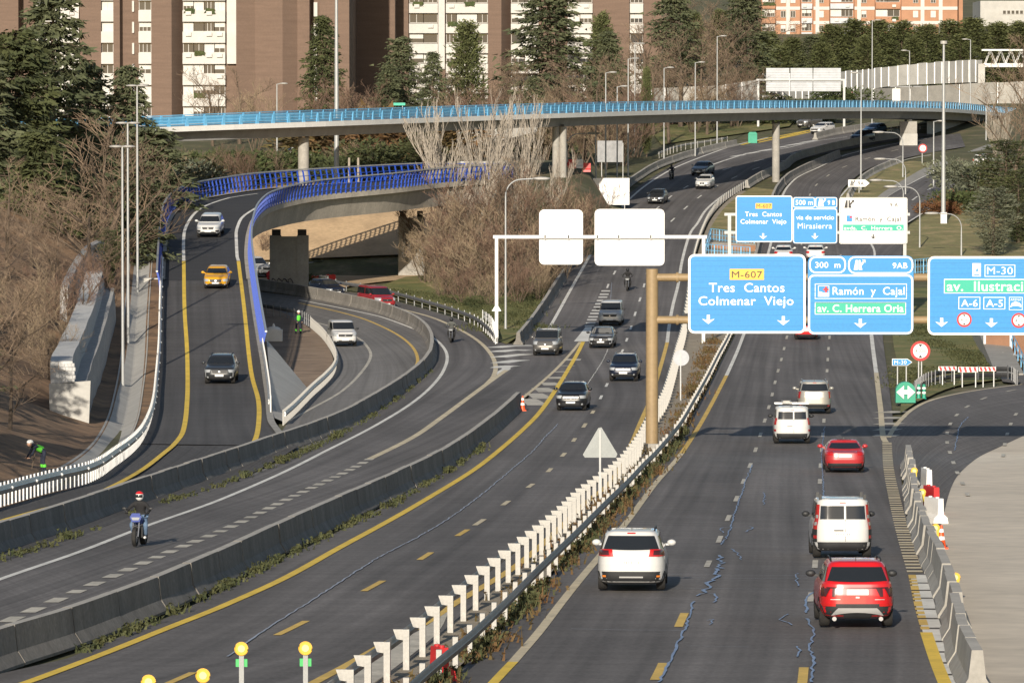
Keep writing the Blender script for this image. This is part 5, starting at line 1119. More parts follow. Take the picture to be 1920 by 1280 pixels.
C('car', 'pale patrol hatchback on the yellow marked branch', 'hatch', 'white', 1531, 252, 35, False, sc=1.0, style=dict(front='wide'))
C('van', 'grey van behind the pale hatchback under the overpass', 'van', 'brown_grey', 1505, 240, 38, False, cat='van', sc=.95)
# loop and ramp
C('van', 'dark red passenger van entering the loop beside the grass verge', 'bigvan', 'dark_red', 722, 581, -24, False, style=dict(front='std', fin=False), cat='van', sc=.94)
C('car', 'dark blue hatchback just behind the dark red van', 'hatch', 'navy', 628, 558, -30, False, sc=1.0)
C('van', 'white van on the inner loop beside the works pit', 'van', 'white', 646, 650, -9, False, H=1.82, style=dict(front='wide', panelvan=True, mirror='black_trim'), cat='van')
C('car', 'white suv coming down the blue railed ramp', 'suv', 'white', 391, 446, 2.5, False, 'r', style=dict(front='tucson', cladding=True))
C('car', 'mustard yellow hatchback in the middle of the ramp', 'hatch', 'yellow', 405, 542, .5, False, 'r', style=dict(front='fang'))
C('suv', 'dark grey suv with fang shaped lights at the foot of the ramp', 'suv', 'dark_grey', 412, 720, .8, False, 'r', style=dict(front='fang', rails='black_trim', cladding=True))
C('van', 'white van parked in the shade behind the wide pier', 'van', 'white', 494, 520, -40, False, cat='van', sc=.95)
C('car', 'silver car parked on the far street among the cedars', 'hatch', 'silver', 306, 318, 82, True, sc=1.0)
C('car', 'white car parked beside the round pillar on the far street', 'suv', 'white', 545, 302, 70, True, sc=1.0)
C('car', 'white car parked behind the small pine left of the poplars', 'hatch', 'white', 785, 258, 60, True, sc=1.0)
# bus behind the overpass railing
b = tp(1283, 14.0); bus = empty('bus', b, 'white bus roof showing above the pale blue overpass railing', 'bus')
q = MB(); q.prism([(-1.9, .3), (1.9, .3), (2.15, .5), (2.2, 2.6), (2.0, 2.92), (-2.0, 2.92), (-2.2, 2.6), (-2.15, .5)], -4.5, 4.5); q.build('body', 'paint_white', bus, 30)
q = MB(); q.box((0, -4.51, 1.7), (3.6, .03, .9)); q.build('window', 'glass', bus)
for sx in (-1, 1):
    for yy in (-3, 3): wheel(bus, sx*1.7, yy, .48, .3)

# ------------------------------------------------------------------ people
def skin_body(name, m, J, E, root, parent=None):
    """one continuous figure grown round a jointed skeleton: J name -> (x, y, z, radius)"""
    names = list(J); me = bpy.data.meshes.new(name); me.from_pydata([J[k][:3] for k in names], [(names.index(a), names.index(b)) for a, b in E], [])
    ob = bpy.data.objects.new(name, me); col.objects.link(ob); md = ob.modifiers.new('skin', 'SKIN'); md.use_smooth_shade = True
    for i, k in enumerate(names): r = J[k][3]; me.skin_vertices[0].data[i].radius = (r, r) if not isinstance(r, tuple) else r
    me.skin_vertices[0].data[names.index(root)].use_root = True
    sd = ob.modifiers.new('sub', 'SUBSURF'); sd.levels = 1; sd.render_levels = 1
    dg = bpy.context.evaluated_depsgraph_get(); m2 = bpy.data.meshes.new_from_object(ob.evaluated_get(dg)); m2.name = name; bpy.data.objects.remove(ob)
    m2.materials.clear(); m2.materials.append(MATS[m]); m2.polygons.foreach_set('use_smooth', [True]*len(m2.polygons)); return place(name, m2, parent)
EDG = [('pelvis', 'waist'), ('waist', 'chest'), ('chest', 'neck'), ('neck', 'head')]
for s_ in 'lr': EDG += [('chest', 'sh'+s_), ('sh'+s_, 'el'+s_), ('el'+s_, 'wr'+s_), ('wr'+s_, 'ha'+s_), ('pelvis', 'hip'+s_), ('hip'+s_, 'kn'+s_), ('kn'+s_, 'an'+s_), ('an'+s_, 'to'+s_)]
def hand(parent, p, d, m):
    """gloved hand: palm, four unequal curled fingers and a thumb from the side"""
    q = MB(); q.ball(p, (.045, .05, .03), 8, 5); p = Vector(p)
    for k in range(4):
        a = p+Vector((-.03+k*.02, d*.03, .01)); l = (.055, .07, .075, .06)[k]; q.tube([a, a+Vector((0, d*l*.6, .0)), a+Vector((0, d*l*.75, -.04))], [.011, .010, .008], 5)
    q.tube([p+Vector((.04, 0, 0)), p+Vector((.06, d*.03, -.01)), p+Vector((.045, d*.06, -.02))], [.012, .011, .009], 5); return q.build('hand', m, parent, 60)
def rider(label, mtx, jacket, trousers, helmet, hel2=None, shoes='sign_white'):
    root = empty('person', (0, 0, 0), label, 'person'); root.matrix_world = mtx
    J = {'pelvis': (0, -.28, .90, .15), 'waist': (0, -.22, 1.05, .145), 'chest': (0, -.10, 1.27, (.19, .15)), 'neck': (0, -.04, 1.42, .07), 'head': (0, .0, 1.54, .09)}
    for s_, sg in (('l', -1), ('r', 1)):
        J.update({'sh'+s_: (sg*.19, -.06, 1.35, .075), 'el'+s_: (sg*.36, .10, 1.16, .055), 'wr'+s_: (sg*.35, .34, 1.07, .04), 'ha'+s_: (sg*.34, .40, 1.06, .035), 'hip'+s_: (sg*.12, -.25, .86, .10), 'kn'+s_: (sg*.23, .16, .68, .075), 'an'+s_: (sg*.19, -.10, .32, .05), 'to'+s_: (sg*.19, .06, .27, .045)})
    body = skin_body('body', jacket, J, EDG, 'pelvis', root)
    # trousers as a slightly larger shell over the legs
    K = {k: (v[0], v[1], v[2], (v[3][0] if isinstance(v[3], tuple) else v[3])*1.12) for k, v in J.items() if k[:3] in ('pel', 'hip') or k[:2] in ('kn', 'an')}
    skin_body('trousers', trousers, K, [e for e in EDG if e[0] in K and e[1] in K], 'pelvis', root)
    h_ = MB(); h_.ball((0, .01, 1.585), (.135, .155, .15), 14, 9); hb = h_.build('helmet', helmet, root, 60)
    v_ = MB()
    for i in range(9):
        for j in range(4): a = -1.0+2.0*i/8; e = -.30+.62*j/3; v_.v.append((math.sin(a)*math.cos(e)*.142, .01+math.cos(a)*math.cos(e)*.163, 1.59+math.sin(e)*.155))
    for i in range(8):
        for j in range(3): p = i*4+j; v_.f.append((p+4, p, p+1, p+5))
    v_.build('visor', 'glass', hb, 60)
    if hel2: q = MB(); q.ball((0, -.0, 1.62), (.138, .158, .13), 14, 9); q.v = [(a, b, max(c, 1.66)) for a, b, c in q.v]; q.build('helmet_crown', hel2, hb, 60)
    for sg in (-1, 1): hand(root, (sg*.34, .42, 1.06), 1, 'cloth_black'); q = MB(); q.ball((sg*.19, .02, .26), (.05, .14, .05), 8, 5); q.build('shoe', shoes, root, 60)
    return root
def motorbike(label, rlabel, x, y, yaw, away, colr, jacket, trousers, helmet, hel2=None, surf='g', sc=1.0, shoes='cloth_black'):
    base = gp(x, y); a = R(yaw); dirn = Vector((math.sin(a), math.cos(a), 0)); h = dirn if away else -dirn; c = base+dirn*.75*sc; c.z = g(c.y)+.035
    mt = car_matrix(c, h, gslope(c.y)) @ Matrix.Scale(sc, 4); root = empty('motorcycle', (0, 0, 0), label, 'motorcycle'); root.matrix_world = mt
    wheel(root, 0, .72, .31, .13); wheel(root, 0, -.70, .31, .17)
    for sg in (-1, 1): q = MB(); q.tube([(sg*.09, .72, .31), (sg*.10, .50, .95)], .026, 8); q.build('fork', 'chrome', root, 40)
    q = MB(); q.box((0, .70, .65), (.13, .30, .03)); q.build('front_mudguard', 'black_trim', root)
    q = MB(); q.tube([(0, .28, .72), (0, .20, .80), (0, -.1, .84), (0, -.22, .78)], [.06, .15, .14, .08], 12); q.build('tank', colr, root, 60)
    q = MB(); q.box((0, .05, .45), (.30, .46, .36)); q.box((0, -.35, .5), (.18, .5, .14)); q.build('engine', 'black_trim', root)
    q = MB(); q.tube([(0, -.15, .83), (0, -.45, .85), (0, -.78, .93), (0, -.92, .97)], [.10, .14, .11, .05], 10); q.build('seat', 'black_trim', root, 60)
    q = MB(); q.tube([(-.38, .36, 1.05), (-.15, .46, 1.02), (.15, .46, 1.02), (.38, .36, 1.05)], .018, 8); q.build('handlebar', 'black_trim', root, 40)
    q = MB(); q.prism([(-.12, .78), (.12, .78), (.19, .93), (.12, 1.06), (-.12, 1.06), (-.19, .93)], .52, .66); q.build('front_fairing', colr, root)
    q = MB(); q.prism([(-.10, .84), (.10, .84), (.14, .93), (-.14, .93)], .655, .675); q.build('headlamp', 'lamp_clear', root)
    for sg in (-1, 1): q = MB(); q.tube([(sg*.30, .38, 1.06), (sg*.40, .38, 1.18)], .01, 5); q.ball((sg*.43, .37, 1.20), (.08, .02, .05), 8, 5); q.build('mirror', 'black_trim', root, 60)
    q = MB(); q.tube([(.14, .1, .30), (.17, -.4, .34), (.18, -.75, .42)], [.03, .05, .055], 10); q.build('exhaust', 'chrome', root, 40)
    q = MB(); q.box((0, -.93, .95), (.16, .05, .06)); q.build('tail_lamp', 'lamp_red', root)
    rider(rlabel, mt, jacket, trousers, helmet, hel2, shoes); return root
M('moto_blue', (.03, .06, .28), .3, coat=.5)
motorbike('blue and white motorcycle nearest the camera on the exit lane', 'rider in black jacket, jeans and red and white helmet', 253, 1026, 7, False, 'moto_blue', 'cloth_black', 'jeans', 'helmet_white', 'sign_red', shoes='sign_white')
motorbike('black motorcycle on the outer loop lane', 'rider in dark grey with black helmet on the outer loop', 845, 643, 4, False, 'black_trim', 'cloth_grey', 'cloth_black', 'black_trim', sc=1.05)
motorbike('black motorcycle riding under the blank gantry', 'rider in black under the blank gantry', 1176, 546, 4, False, 'black_trim', 'cloth_black', 'cloth_black', 'black_trim', sc=1.1)
motorbike('small scooter far off on the inbound bend', 'far rider in dark clothes on the inbound bend', 1257, 338, 12, False, 'black_trim', 'cloth_navy', 'cloth_navy', 'black_trim', sc=1.0)
def worker(label, b, bend, face, helmet='helmet_white', sc=1.0):
    root = empty('person', b, label, 'person'); root.rotation_euler = (0, 0, face); root.scale = (sc, sc, sc); c, s = math.cos(bend), math.sin(bend)
    def up(y, z): z -= .92; return (y*c+z*s, .92-y*s*.6+z*c)
    J = {'pelvis': (0, 0, .92, .14), 'waist': (0, *up(0, 1.08), .135), 'chest': (0, *up(0, 1.30), (.18, .14)), 'neck': (0, *up(.02, 1.46), .065), 'head': (0, *up(.05, 1.60), .10)}
    for s_, sg in (('l', -1), ('r', 1)):
        e = up(.05, 1.38); J.update({'sh'+s_: (sg*.19, *e, .07), 'el'+s_: (sg*.24, e[0]+.10, e[1]-.26, .055), 'wr'+s_: (sg*.20, e[0]+.24, e[1]-.44, .04), 'ha'+s_: (sg*.19, e[0]+.28, e[1]-.50, .04), 'hip'+s_: (sg*.11, 0, .88, .10), 'kn'+s_: (sg*.16, .06, .48, .075), 'an'+s_: (sg*.19, -.02, .09, .055), 'to'+s_: (sg*.20, .12, .05, .045)})
    skin_body('body', 'cloth_navy', J, EDG, 'pelvis', root)
    K = {k: (v[0], v[1], v[2], (v[3][0]*1.3, v[3][1]*1.3) if isinstance(v[3], tuple) else v[3]*1.3) for k, v in J.items() if k in ('pelvis', 'waist', 'chest', 'shl', 'shr')}
    skin_body('hi_vis_vest', 'hivis', K, [('pelvis', 'waist'), ('waist', 'chest'), ('chest', 'shl'), ('chest', 'shr')], 'pelvis', root)
    hd = J['head']; q = MB(); q.ball((0, hd[1]+.01, hd[2]-.01), (.095, .11, .125), 12, 8); hm = q.build('head', 'skin', root, 60)
    q = MB(); q.ball((0, hd[1]+.115, hd[2]-.02), (.018, .022, .025), 6, 4); q.build('nose', 'skin', hm, 60)
    for sg in (-1, 1): q = MB(); q.ball((sg*.04, hd[1]+.10, hd[2]+.015), .014, 6, 4); q.build('eye', 'cloth_black', hm); q = MB(); q.ball((sg*.097, hd[1], hd[2]), (.018, .03, .035), 6, 4); q.build('ear', 'skin', hm)
    q = MB(); q.ball((0, hd[1]-.01, hd[2]+.06), (.13, .15, .12), 14, 8); q.v = [(a, b_, max(z, hd[2]+.03)) for a, b_, z in q.v]; q.build('hard_hat', helmet, root, 60)
    for s_, sg in (('l', -1), ('r', 1)):
        hand(root, J['ha'+s_][:3], 1, 'skin'); q = MB(); k = J['kn'+s_]; an = J['an'+s_]; q.tube([(k[0]+(an[0]-k[0])*.35, k[1]+(an[1]-k[1])*.35, .34), (k[0]+(an[0]-k[0])*.65, k[1]+(an[1]-k[1])*.65, .22)], .085, 10); q.build('shin_band', 'hivis', root, 40)
        q = MB(); q.ball((an[0], .05, .05), (.05, .14, .06), 8, 5); q.build('boot', 'cloth_black', root, 60)
    return root
wb_ = fill_at(82, 884); wb_.z += .02
worker('roadworker in green vest and white hard hat bending over the dirt slope', wb_, 1.05, R(110), sc=1.0)
worker('roadworker in green vest standing in the shaded works pit', gp(559, 626, .03), .1, R(200), sc=1.0)
q = MB(); q.tube([(0, 0, 0), (.25, .3, 1.25)], .02, 6); q.box((-.02, -.03, .02), (.22, .04, .2)); q.build('shovel', 'bark', label='long handled shovel held by the bending roadworker', cat='tool', loc=wb_+Vector((-.55, .0, 0)))

# ------------------------------------------------------------------ cones, lamps and plastic barriers
def cone(label, x, y, h=.75, m='orange_plastic'):
    b = gp(x, y); r_ = empty('traffic_cone', b, label, 'cone'); q = MB(); q.box((0, 0, .025), (.42, .42, .05)); q.build('base', m, r_)
    q = MB(); q.tube([(0, 0, .05), (0, 0, h)], [.16, .035], 14); q.build('cone_body', m, r_, 40)
    for t in (.38, .70): q = MB(); q.tube([(0, 0, h*t), (0, 0, h*(t+.15))], [.16-.125*(t-.06)+.008, .16-.125*(t+.09)+.008], 14); q.build('reflective_band', 'sign_white', r_, 40)
cone('orange cone at the end of the barrier beside the merge hatching', 980, 770, .85); cone('orange and white cone beside the pale temporary barrier', 1765, 1028, .75)
def beacon(label, x, yb, ytop, base=None, onbar=False, sc=1.0):
    b = base or gp(x, yb); zt = (P(0, ytop, b.y).z-b.z); r_ = empty('warning_lamp', b, label, 'warning lamp')
    if onbar: q = MB(); q.box((0, 0, zt-.33), (.22*sc, .14*sc, .26*sc)); q.build('battery_box', 'amber', r_)
    else: q = MB(); q.box((0, 0, zt/2-.2), (.10, .06, zt+.1)); q.build('stake', 'stake_grey', r_); q = MB(); q.box((0, .04, zt-.42), (.24, .08, .16)); q.build('battery_box', 'green_box', r_)
    q = MB(); q.cyl((0, 0, zt-.12*sc), .135*sc, .11, 20, 'Y'); l_ = q.build('lens', 'amber', r_, 40); q = MB(); q.cyl((0, -.058, zt-.12*sc), .075*sc, .02, 16, 'Y'); q.build('lens_core', 'amber_core', l_, 40); q = MB(); q.tube([(.135*sc*math.cos(a), -.056, zt-.12*sc+.135*sc*math.sin(a)) for a in np.linspace(0, 2*math.pi, 18)], .012, 5, False); q.build('lens_rim', 'sign_yellow', l_, 40)
for lab, x, yb, yt in (('yellow warning lamp on a stake, right one of the tall foreground pair', 573, 1330, 1206), ('yellow warning lamp on a stake, left one of the tall foreground pair', 453, 1330, 1207), ('yellow warning lamp at the bottom edge left of the tall foreground pair', 381, 1380, 1257), ('lowest yellow warning lamp barely showing at the bottom edge', 279, 1394, 1269)):
    beacon(lab, x, yb, yt)
for lab, x, y in (('yellow lamp on the far end of the pale temporary barrier', 1714, 880), ('yellow lamp on the temporary barrier beside the white plastic barrier', 1729, 920), ('yellow lamp on the temporary barrier near the standing cone', 1754, 986), ('yellow lamp on the temporary barrier nearest the camera', 1791, 1078)):
    b = gp(x+4, y+64*.8); b = gp(x, y+48); beacon(lab, x, y, y-2, base=b, onbar=True, sc=.95)
def water_barrier(label, x, y, m, yaw=0, L=1.2, h=.8, base=None):
    b = base or gp(x, y); r_ = empty('plastic_barrier', b, label, 'barrier'); r_.rotation_euler = (0, 0, R(yaw))
    q = MB(); q.prism([(-.30, 0), (.30, 0), (.26, .22), (.12, .34), (.10, h), (-.10, h), (-.12, .34), (-.26, .22)], -L/2, L/2); q.build('barrier_body', m, r_, 30)
    for t in (-.25, .25): q = MB(); q.cyl((0, t*L, h+.02), .07, .05, 10); q.build('filler_cap', m, r_, 40)
    q = MB(); q.box((0, L/2+.05, .4), (.08, .10, .5)); q.build('connector', m, r_)
water_barrier('white plastic barrier behind the temporary concrete wall', 1737, 925, 'white_plastic', 4, 1.6, 1.0); water_barrier('red plastic barrier in the dusty yard behind the white one', 1746, 962, 'red_plastic', 12, 1.4, 1.0); water_barrier('white plastic barrier leaning near the red one in the yard', 1751, 980, 'white_plastic', 20, 1.2, .9)
water_barrier('small red plastic block between the foreground guardrails', 824, 1275, 'red_plastic', 20, .6, .75)
for k, (x, y, m, lab) in enumerate([(592,534,'red_plastic','red plastic barrier left of the dark hatchback'),(607,533,'white_plastic','white plastic barrier between two red ones'),(620,531,'red_plastic','red plastic barrier right of the white one'),(511,524,'red_plastic','red plastic barrier in the shade by the pier'),(525,524,'white_plastic','white plastic barrier in the shade by the pier')]): water_barrier(lab, x, y, m, 80, .85, .75)
for k, (x, m, lab) in enumerate([(1073,'red_plastic','first red plastic barrier under the overpass'),(1086,'white_plastic','white plastic barrier under the overpass'),(1100,'red_plastic','second red plastic barrier under the overpass')]): water_barrier(lab, x, 0, m, 88, .8, .9, base=tp(x, 18.3, .02))
bb = empty('striped_board', gp(1745, 722), 'red and white striped boards fixed along the island guardrail', 'board')
for k, (x0, x1, y0, y1) in enumerate([(1760,1794,687,695),(1797,1834,688,698),(1836,1868,688,696)]):
    B = Board(bb, gp(1745, 722).y+1); B.par = None; p_ = B.rrect(x0, y0, x1, y1, .1, 'sign_white', .02, .04, 'board')
    B.par = p_
    for j in range(4): u = x0+(x1-x0)*(j+.1)/4; B.shape([(u, y0+.5), (u+4.5, y0+.5), (u+7, y1-.5), (u+2.5, y1-.5)][::-1], 'sign_red', .03, 'stripe')
    for xx in (x0+6, x1-6): a_, c_ = B.m(xx, y1); q = MB(); q.box((a_, .1, c_-.55), (.06, .06, 1.3)); q.build('stake', 'galv', bb)
q = MB(); q.box((0, 0, .4), (1.3, 1.0, .9)); q.ball((0, 0, .85), (.55, .42, .25), 10, 6); q.tube([(0, 0, 1.0), (0, 0, 1.3)], [.15, .05], 8); q.build('bulk_bag', 'white_plastic', smooth=40, label='white bulk bag standing in the shaded works pit', cat='bag', loc=gp(513, 640, .03))
b = tp(1411, 15.6); q = MB(); q.box((0, 0, .5), (1.1, .9, 1.1)); q.prism([(-.6, 1.05), (.6, 1.05), (.4, 1.35), (-.4, 1.35)], -.5, .5); q.build('salt_bin', 'green_beacon', label='green bin at the start of the yellow marked branch', cat='bin', loc=gp(1411, 268))
# ------------------------------------------------------------------ buildings
def tower(name, label, s, plan, ytop, ybase, m, cat='building', back=14):
    Z = F/s; p0 = P(plan[0][0], ybase, Z); p0.z = T(p0.x, p0.y)-1.0; root = empty(name, p0, label, cat)
    zt = P(0, ytop, Z).z-p0.z; q = MB(); pts = [(P(x, 0, Z).x-p0.x, dy) for x, dy in plan]
    for a, b in zip(pts, pts[1:]):
        w_ = MB(); w_.quad((a[0], a[1], 0), (b[0], b[1], 0), (b[0], b[1], zt), (a[0], a[1], zt)); w_.build('wall', m, root)
    ring = pts+[(pts[-1][0], back), (pts[0][0], back)]; q.poly([(x, y, zt) for x, y in ring]); q.build('roof', 'concrete', root)
    q = MB(); q.quad((pts[-1][0], pts[-1][1], 0), (pts[-1][0], back, 0), (pts[-1][0], back, zt), (pts[-1][0], pts[-1][1], zt)); q.build('wall', m, root); q = MB(); q.quad((pts[0][0], back, 0), (pts[0][0], pts[0][1], 0), (pts[0][0], pts[0][1], zt), (pts[0][0], back, zt)); q.build('wall', m, root)
    root['Z'] = Z; return root
def fac(root, x, y): p = P(x, y, root['Z']); return p.x-root.location.x, p.z-root.location.z
def window(root, x0, y0, x1, y1, dy, kind, panes=2, fm='facade_white'):
    a, t = fac(root, x0, y0); b, u = fac(root, x1, y1)
    q = MB(); q.box(((a+b)/2, dy-.03, (t+u)/2), (b-a, .10, t-u)); f_ = q.build('window', 'window_glass' if kind != 's' else 'shutter', root)
    if kind == 'h': q = MB(); q.box(((a+b)/2, dy-.10, t-(t-u)*.28), (b-a-.1, .06, (t-u)*.5)); q.build('shutter', 'shutter', f_)
    q = MB(); fr = .07
    for zz in (t, u): q.box(((a+b)/2, dy-.09, zz), (b-a, .08, fr))
    for k in range(panes+1): q.box((a+(b-a)*k/panes, dy-.095, (t+u)/2), (fr, .08, t-u))
    q.build('frame', fm, f_)
def balconies(root, x0, x1, rows, dy, wn, m='facade_white', prot=.7, seed=0, extra=True):
    rn = random.Random(seed)
    a, _ = fac(root, x0, 0); b, _ = fac(root, x1, 0)
    for (py0, py1, wy1) in rows:
        _, t = fac(root, 0, py0); _, u = fac(root, 0, py1)
        q = MB(); q.box(((a+b)/2, dy-prot/2, (t+u)/2), (b-a, prot, t-u)); q.build('balcony_panel', m, root)
        wx = x0+1
        for k, wd in enumerate(wn):
            window(root, wx, py1+1, wx+wd*(x1-x0-2), wy1-1, dy+.06, rn.choice('ghgs'), rn.choice((1, 2, 3)))
            if extra and rn.random() < .35: c, z = fac(root, wx+wd*(x1-x0)*.5, py0+3); q = MB(); q.box((c, dy-prot-.16, z-.15), (.75, .3, .5)); q.cyl((c+.12, dy-prot-.33, z-.15), .17, .04, 10, 'Y'); q.build('air_conditioner', 'shutter', root)
            if extra and rn.random() < .25: c, z = fac(root, wx+wd*(x1-x0)*.6, py0); q = MB(); [q.poly([(c+rn.uniform(-.9, .9), dy-prot-.1-rn.random()*.2, z+rn.uniform(-.5, .35)) for _ in range(3)]) for _ in range(26)]; q.build('window_plants', 'shrub_leaf', root)
            wx += wd*(x1-x0-2)
rowsA = [(20+39.6*k, 41+39.6*k, 60+39.6*k) for k in range(-4, 6)]
tA = tower('apartment_tower', 'tall brown brick tower with white balcony columns behind the cedars', 13.7, [(-80,0),(35,0),(37,3.2),(62,3.4),(62,1.4),(150,1.4),(150,0),(190,0),(190,.9),(213,.9),(213,0),(225,0),(229,1.8),(260,1.9),(260,.9),(284,.9),(284,0),(322,0),(342,3.4),(342,1.7),(443,1.7),(443,.1),(478,1.2),(530,.0),(557,1.6),(580,1.0),(582,4.5),(600,4.6),(600,0),(655,0),(656,34),(731,34)], -190, 236, 'brick_a', back=60)  # recess at the right end made this deep so its back wall lies in shade
balconies(tA, 66, 148, rowsA, 1.1, (.33, .34, .33), seed=3); balconies(tA, 190, 213, rowsA, .7, (1.0,), seed=1, extra=False); balconies(tA, 260, 284, rowsA, .7, (1.0,), seed=2, extra=False); balconies(tA, 342, 422, rowsA, 1.5, (.25, .25, .25, .25), seed=5)
a, t = fac(tA, 425, -140); b, u = fac(tA, 443, 120); q = MB(); q.box(((a+b)/2, 1.3, (t+u)/2), (b-a, .7, t-u)); q.build('white_pilaster', 'facade_white', tA)
for k in range(-3, 5): window(tA, 587, 4+39.6*k, 593, 30+39.6*k, 4.3, 's', 1); window(tA, 247, 2+39.6*k, 250, 22+39.6*k, 1.7, 's', 1)
rowsB = [(7+37.6*k, 25+37.6*k, 44+37.6*k) for k in range(-4, 5)]
tB = tower('apartment_tower', 'brown tower with broad white balcony bands behind the dark conifers', 13.0, [(731,0),(766,0),(766,1.2),(822,1.2),(822,.3),(835,.3),(835,1.2),(915,1.2),(915,0),(940,0),(958,3.2),(958,1.2),(1012,1.2),(1012,0),(1040,0),(1060,3),(1060,1.2),(1112,1.2),(1112,0),(1180,0),(1180,1.0),(1207,1.0),(1207,0),(1240,0)], -190, 236, 'brick_a', back=26)
balconies(tB, 767, 821, rowsB, 1.0, (.5, .5), seed=11); balconies(tB, 836, 915, rowsB, 1.0, (.25, .5, .25), seed=12); balconies(tB, 958, 1010, rowsB, 1.0, (.5, .5), seed=13); balconies(tB, 1064, 1111, rowsB, 1.0, (.5, .5), seed=14); balconies(tB, 1181, 1206, rowsB, .9, (1.0,), seed=15, extra=False)
a, t = fac(tB, 822, -140); b, u = fac(tB, 834, 130); q = MB(); q.box(((a+b)/2, .2, (t+u)/2), (b-a, .5, t-u)); q.build('white_pilaster', 'facade_white', tB)
tC = tower('apartment_block', 'orange brick apartment block with white bands above the conifer row', 9.4, [(1428,1.4),(1455,1.4),(1455,0),(1500,0),(1500,1.2),(1525,1.2),(1525,0),(1555,0),(1555,1.4),(1602,1.4),(1602,0),(1640,0),(1640,1.2),(1690,1.2),(1690,0),(1795,0),(1797,4),(1808,4)], -90, 90, 'brick_orange', back=16)
rowsC = [(7+27*k, 17+27*k, 32+27*k) for k in range(-4, 4)]
for x0, x1, sd in ((1429,1454,21),(1503,1523,22),(1557,1600,23),(1642,1688,24)): balconies(tC, x0, x1, rowsC, 1.2, (.5, .5), seed=sd, m='sign_grey' if sd in (22, 23) else 'brick_orange')
for k in range(-4, 3):
    for x0, x1 in ((1455,1500),(1525,1555),(1602,1640),(1690,1795)): a, t = fac(tC, x0, 13+27*k); b, u = fac(tC, x1, 19+27*k); q = MB(); q.box(((a+b)/2, -.06, (t+u)/2), (b-a-.02, .14, t-u)); q.build('white_band', 'facade_white', tC)
    for x0 in (1464, 1482, 1535, 1615, 1712, 1745): window(tC, x0, 21+27*k, x0+9, 33+27*k, -.02, 'ghs'[(k+x0) % 3], 2)
    for x0 in (1474, 1529, 1607, 1726, 1760): a, t = fac(tC, x0, 19+27*k); b, u = fac(tC, x0+7, 40+27*k); q = MB(); q.box(((a+b)/2, -.05, (t+u)/2), (b-a, .12, t-u)); q.build('white_panel', 'facade_white', tC)
tD = tower('office_building', 'pale flat roofed building at the top right corner', 9.0, [(1838,0),(1990,0)], 2, 85, 'concrete_light', back=20)
for k in range(10): window(tD, 1880+k*8, 20, 1886+k*8, 27, -.02, 'g', 1)
# ------------------------------------------------------------------ noise wall, footbridge, shelter
def plank_wall(label, pts, pw, m, hpx, name='noise_wall', cat='wall'):
    """pts: (x, ytop, ybase, s)"""
    tops = [P(a, b, F/s) for a, b, c, s in pts]; bots = [P(a, c, F/s) for a, b, c, s in pts]; root = empty(name, bots[0], label, cat); o = bots[0]
    n = max(2, int(plen(bots)/pw)); tt = resample(tops, n=n+1); bb = resample(bots, n=n+1)
    for k in range(n):
        a, b = bb[k]-o, bb[k+1]-o; c, d = tt[k]-o, tt[k+1]-o; e = (b-a)*.03; q = MB(); th = Vector((0, .2, 0)); z = Vector((0, 0, random.uniform(-.08, .08)))
        q.v += [tuple(v) for v in (a+e, b-e, d-e+z, c+e+z, a+e+th, b-e+th, d-e+z+th, c+e+z+th)]; q.f += [(0, 1, 2, 3), (5, 4, 7, 6), (3, 2, 6, 7), (4, 0, 3, 7), (1, 5, 6, 2)]; q.build('wall_panel', m, root)
        if pw > 1.2: q = MB(); q.box(((a+c)/2)+Vector((0, -.05, 0)), (.16, .2, (c-a).z)); q.build('stanchion', 'galv', root)
    return root
plank_wall('long grey noise wall of upright panels below the conifer row', [(1418,139,190,13.6),(1500,137,186,13.4),(1580,134,180,13.2),(1660,126,163,13.0),(1740,118,158,12.9),(1842,112,154,12.7)], 2.0, 'concrete_light', 0)
plank_wall('lower grey retaining wall beneath the noise wall', [(1600,168,200,13.4),(1680,164,200,13.2),(1760,160,204,13.1),(1850,156,214,13.0),(1960,150,214,13.0)], 6.0, 'concrete', 0, 'retaining_wall')
nw = plank_wall('pale grey wall behind the white bus', [(1222,166,205,14.3),(1280,163,205,14.2),(1345,160,204,14.2),(1420,150,204,14.1)], 3.0, 'concrete_light', 0, 'boundary_wall')
plank_wall('graffiti sprayed pale wall behind the poplars', [(836,238,275,16.2),(900,238,272,16.2),(960,238,258,16.3),(1010,239,246,16.4)], 6.0, 'concrete_light', 0, 'boundary_wall')
gw = empty('graffiti_panel', P(1590, 176, F/13.32), 'red graffiti tag on the grey wall behind the distant gantry', 'graffiti'); scrawl(gw, 0, -.25, 0, 1.3, .9, 3, 'graffiti_red', .06, 3)
gw = empty('graffiti_panel', P(1625, 183, F/13.28), 'blue graffiti tag on the lower grey wall', 'graffiti'); scrawl(gw, 0, -.45, 0, 2.2, .9, 5, 'graffiti_blue', .06, 5)
gw = empty('graffiti_panel', P(1733, 181, F/13.1), 'red looping graffiti right of the bus shelter', 'graffiti'); scrawl(gw, 0, -.5, 0, 2.4, .9, 5, 'graffiti_red', .06, 8)
gw = empty('graffiti_panel', P(916, 252, F/16.2), 'blue and red graffiti on the pale wall behind the poplars', 'graffiti'); scrawl(gw, 0, -.3, 0, 1.2, 1.2, 3, 'graffiti_blue', .06, 6); scrawl(gw, 1.9, -.3, .5, 1.4, .9, 3, 'graffiti_red', .06, 7)
fb = empty('footbridge', P(1848, 128, F/12.8), 'white steel truss footbridge at the right edge', 'bridge'); o = fb.location; c0 = 0
L_ = 9.0; zt = P(0, 94, F/12.8).z-o.z; zb = P(0, 120, F/12.8).z-o.z
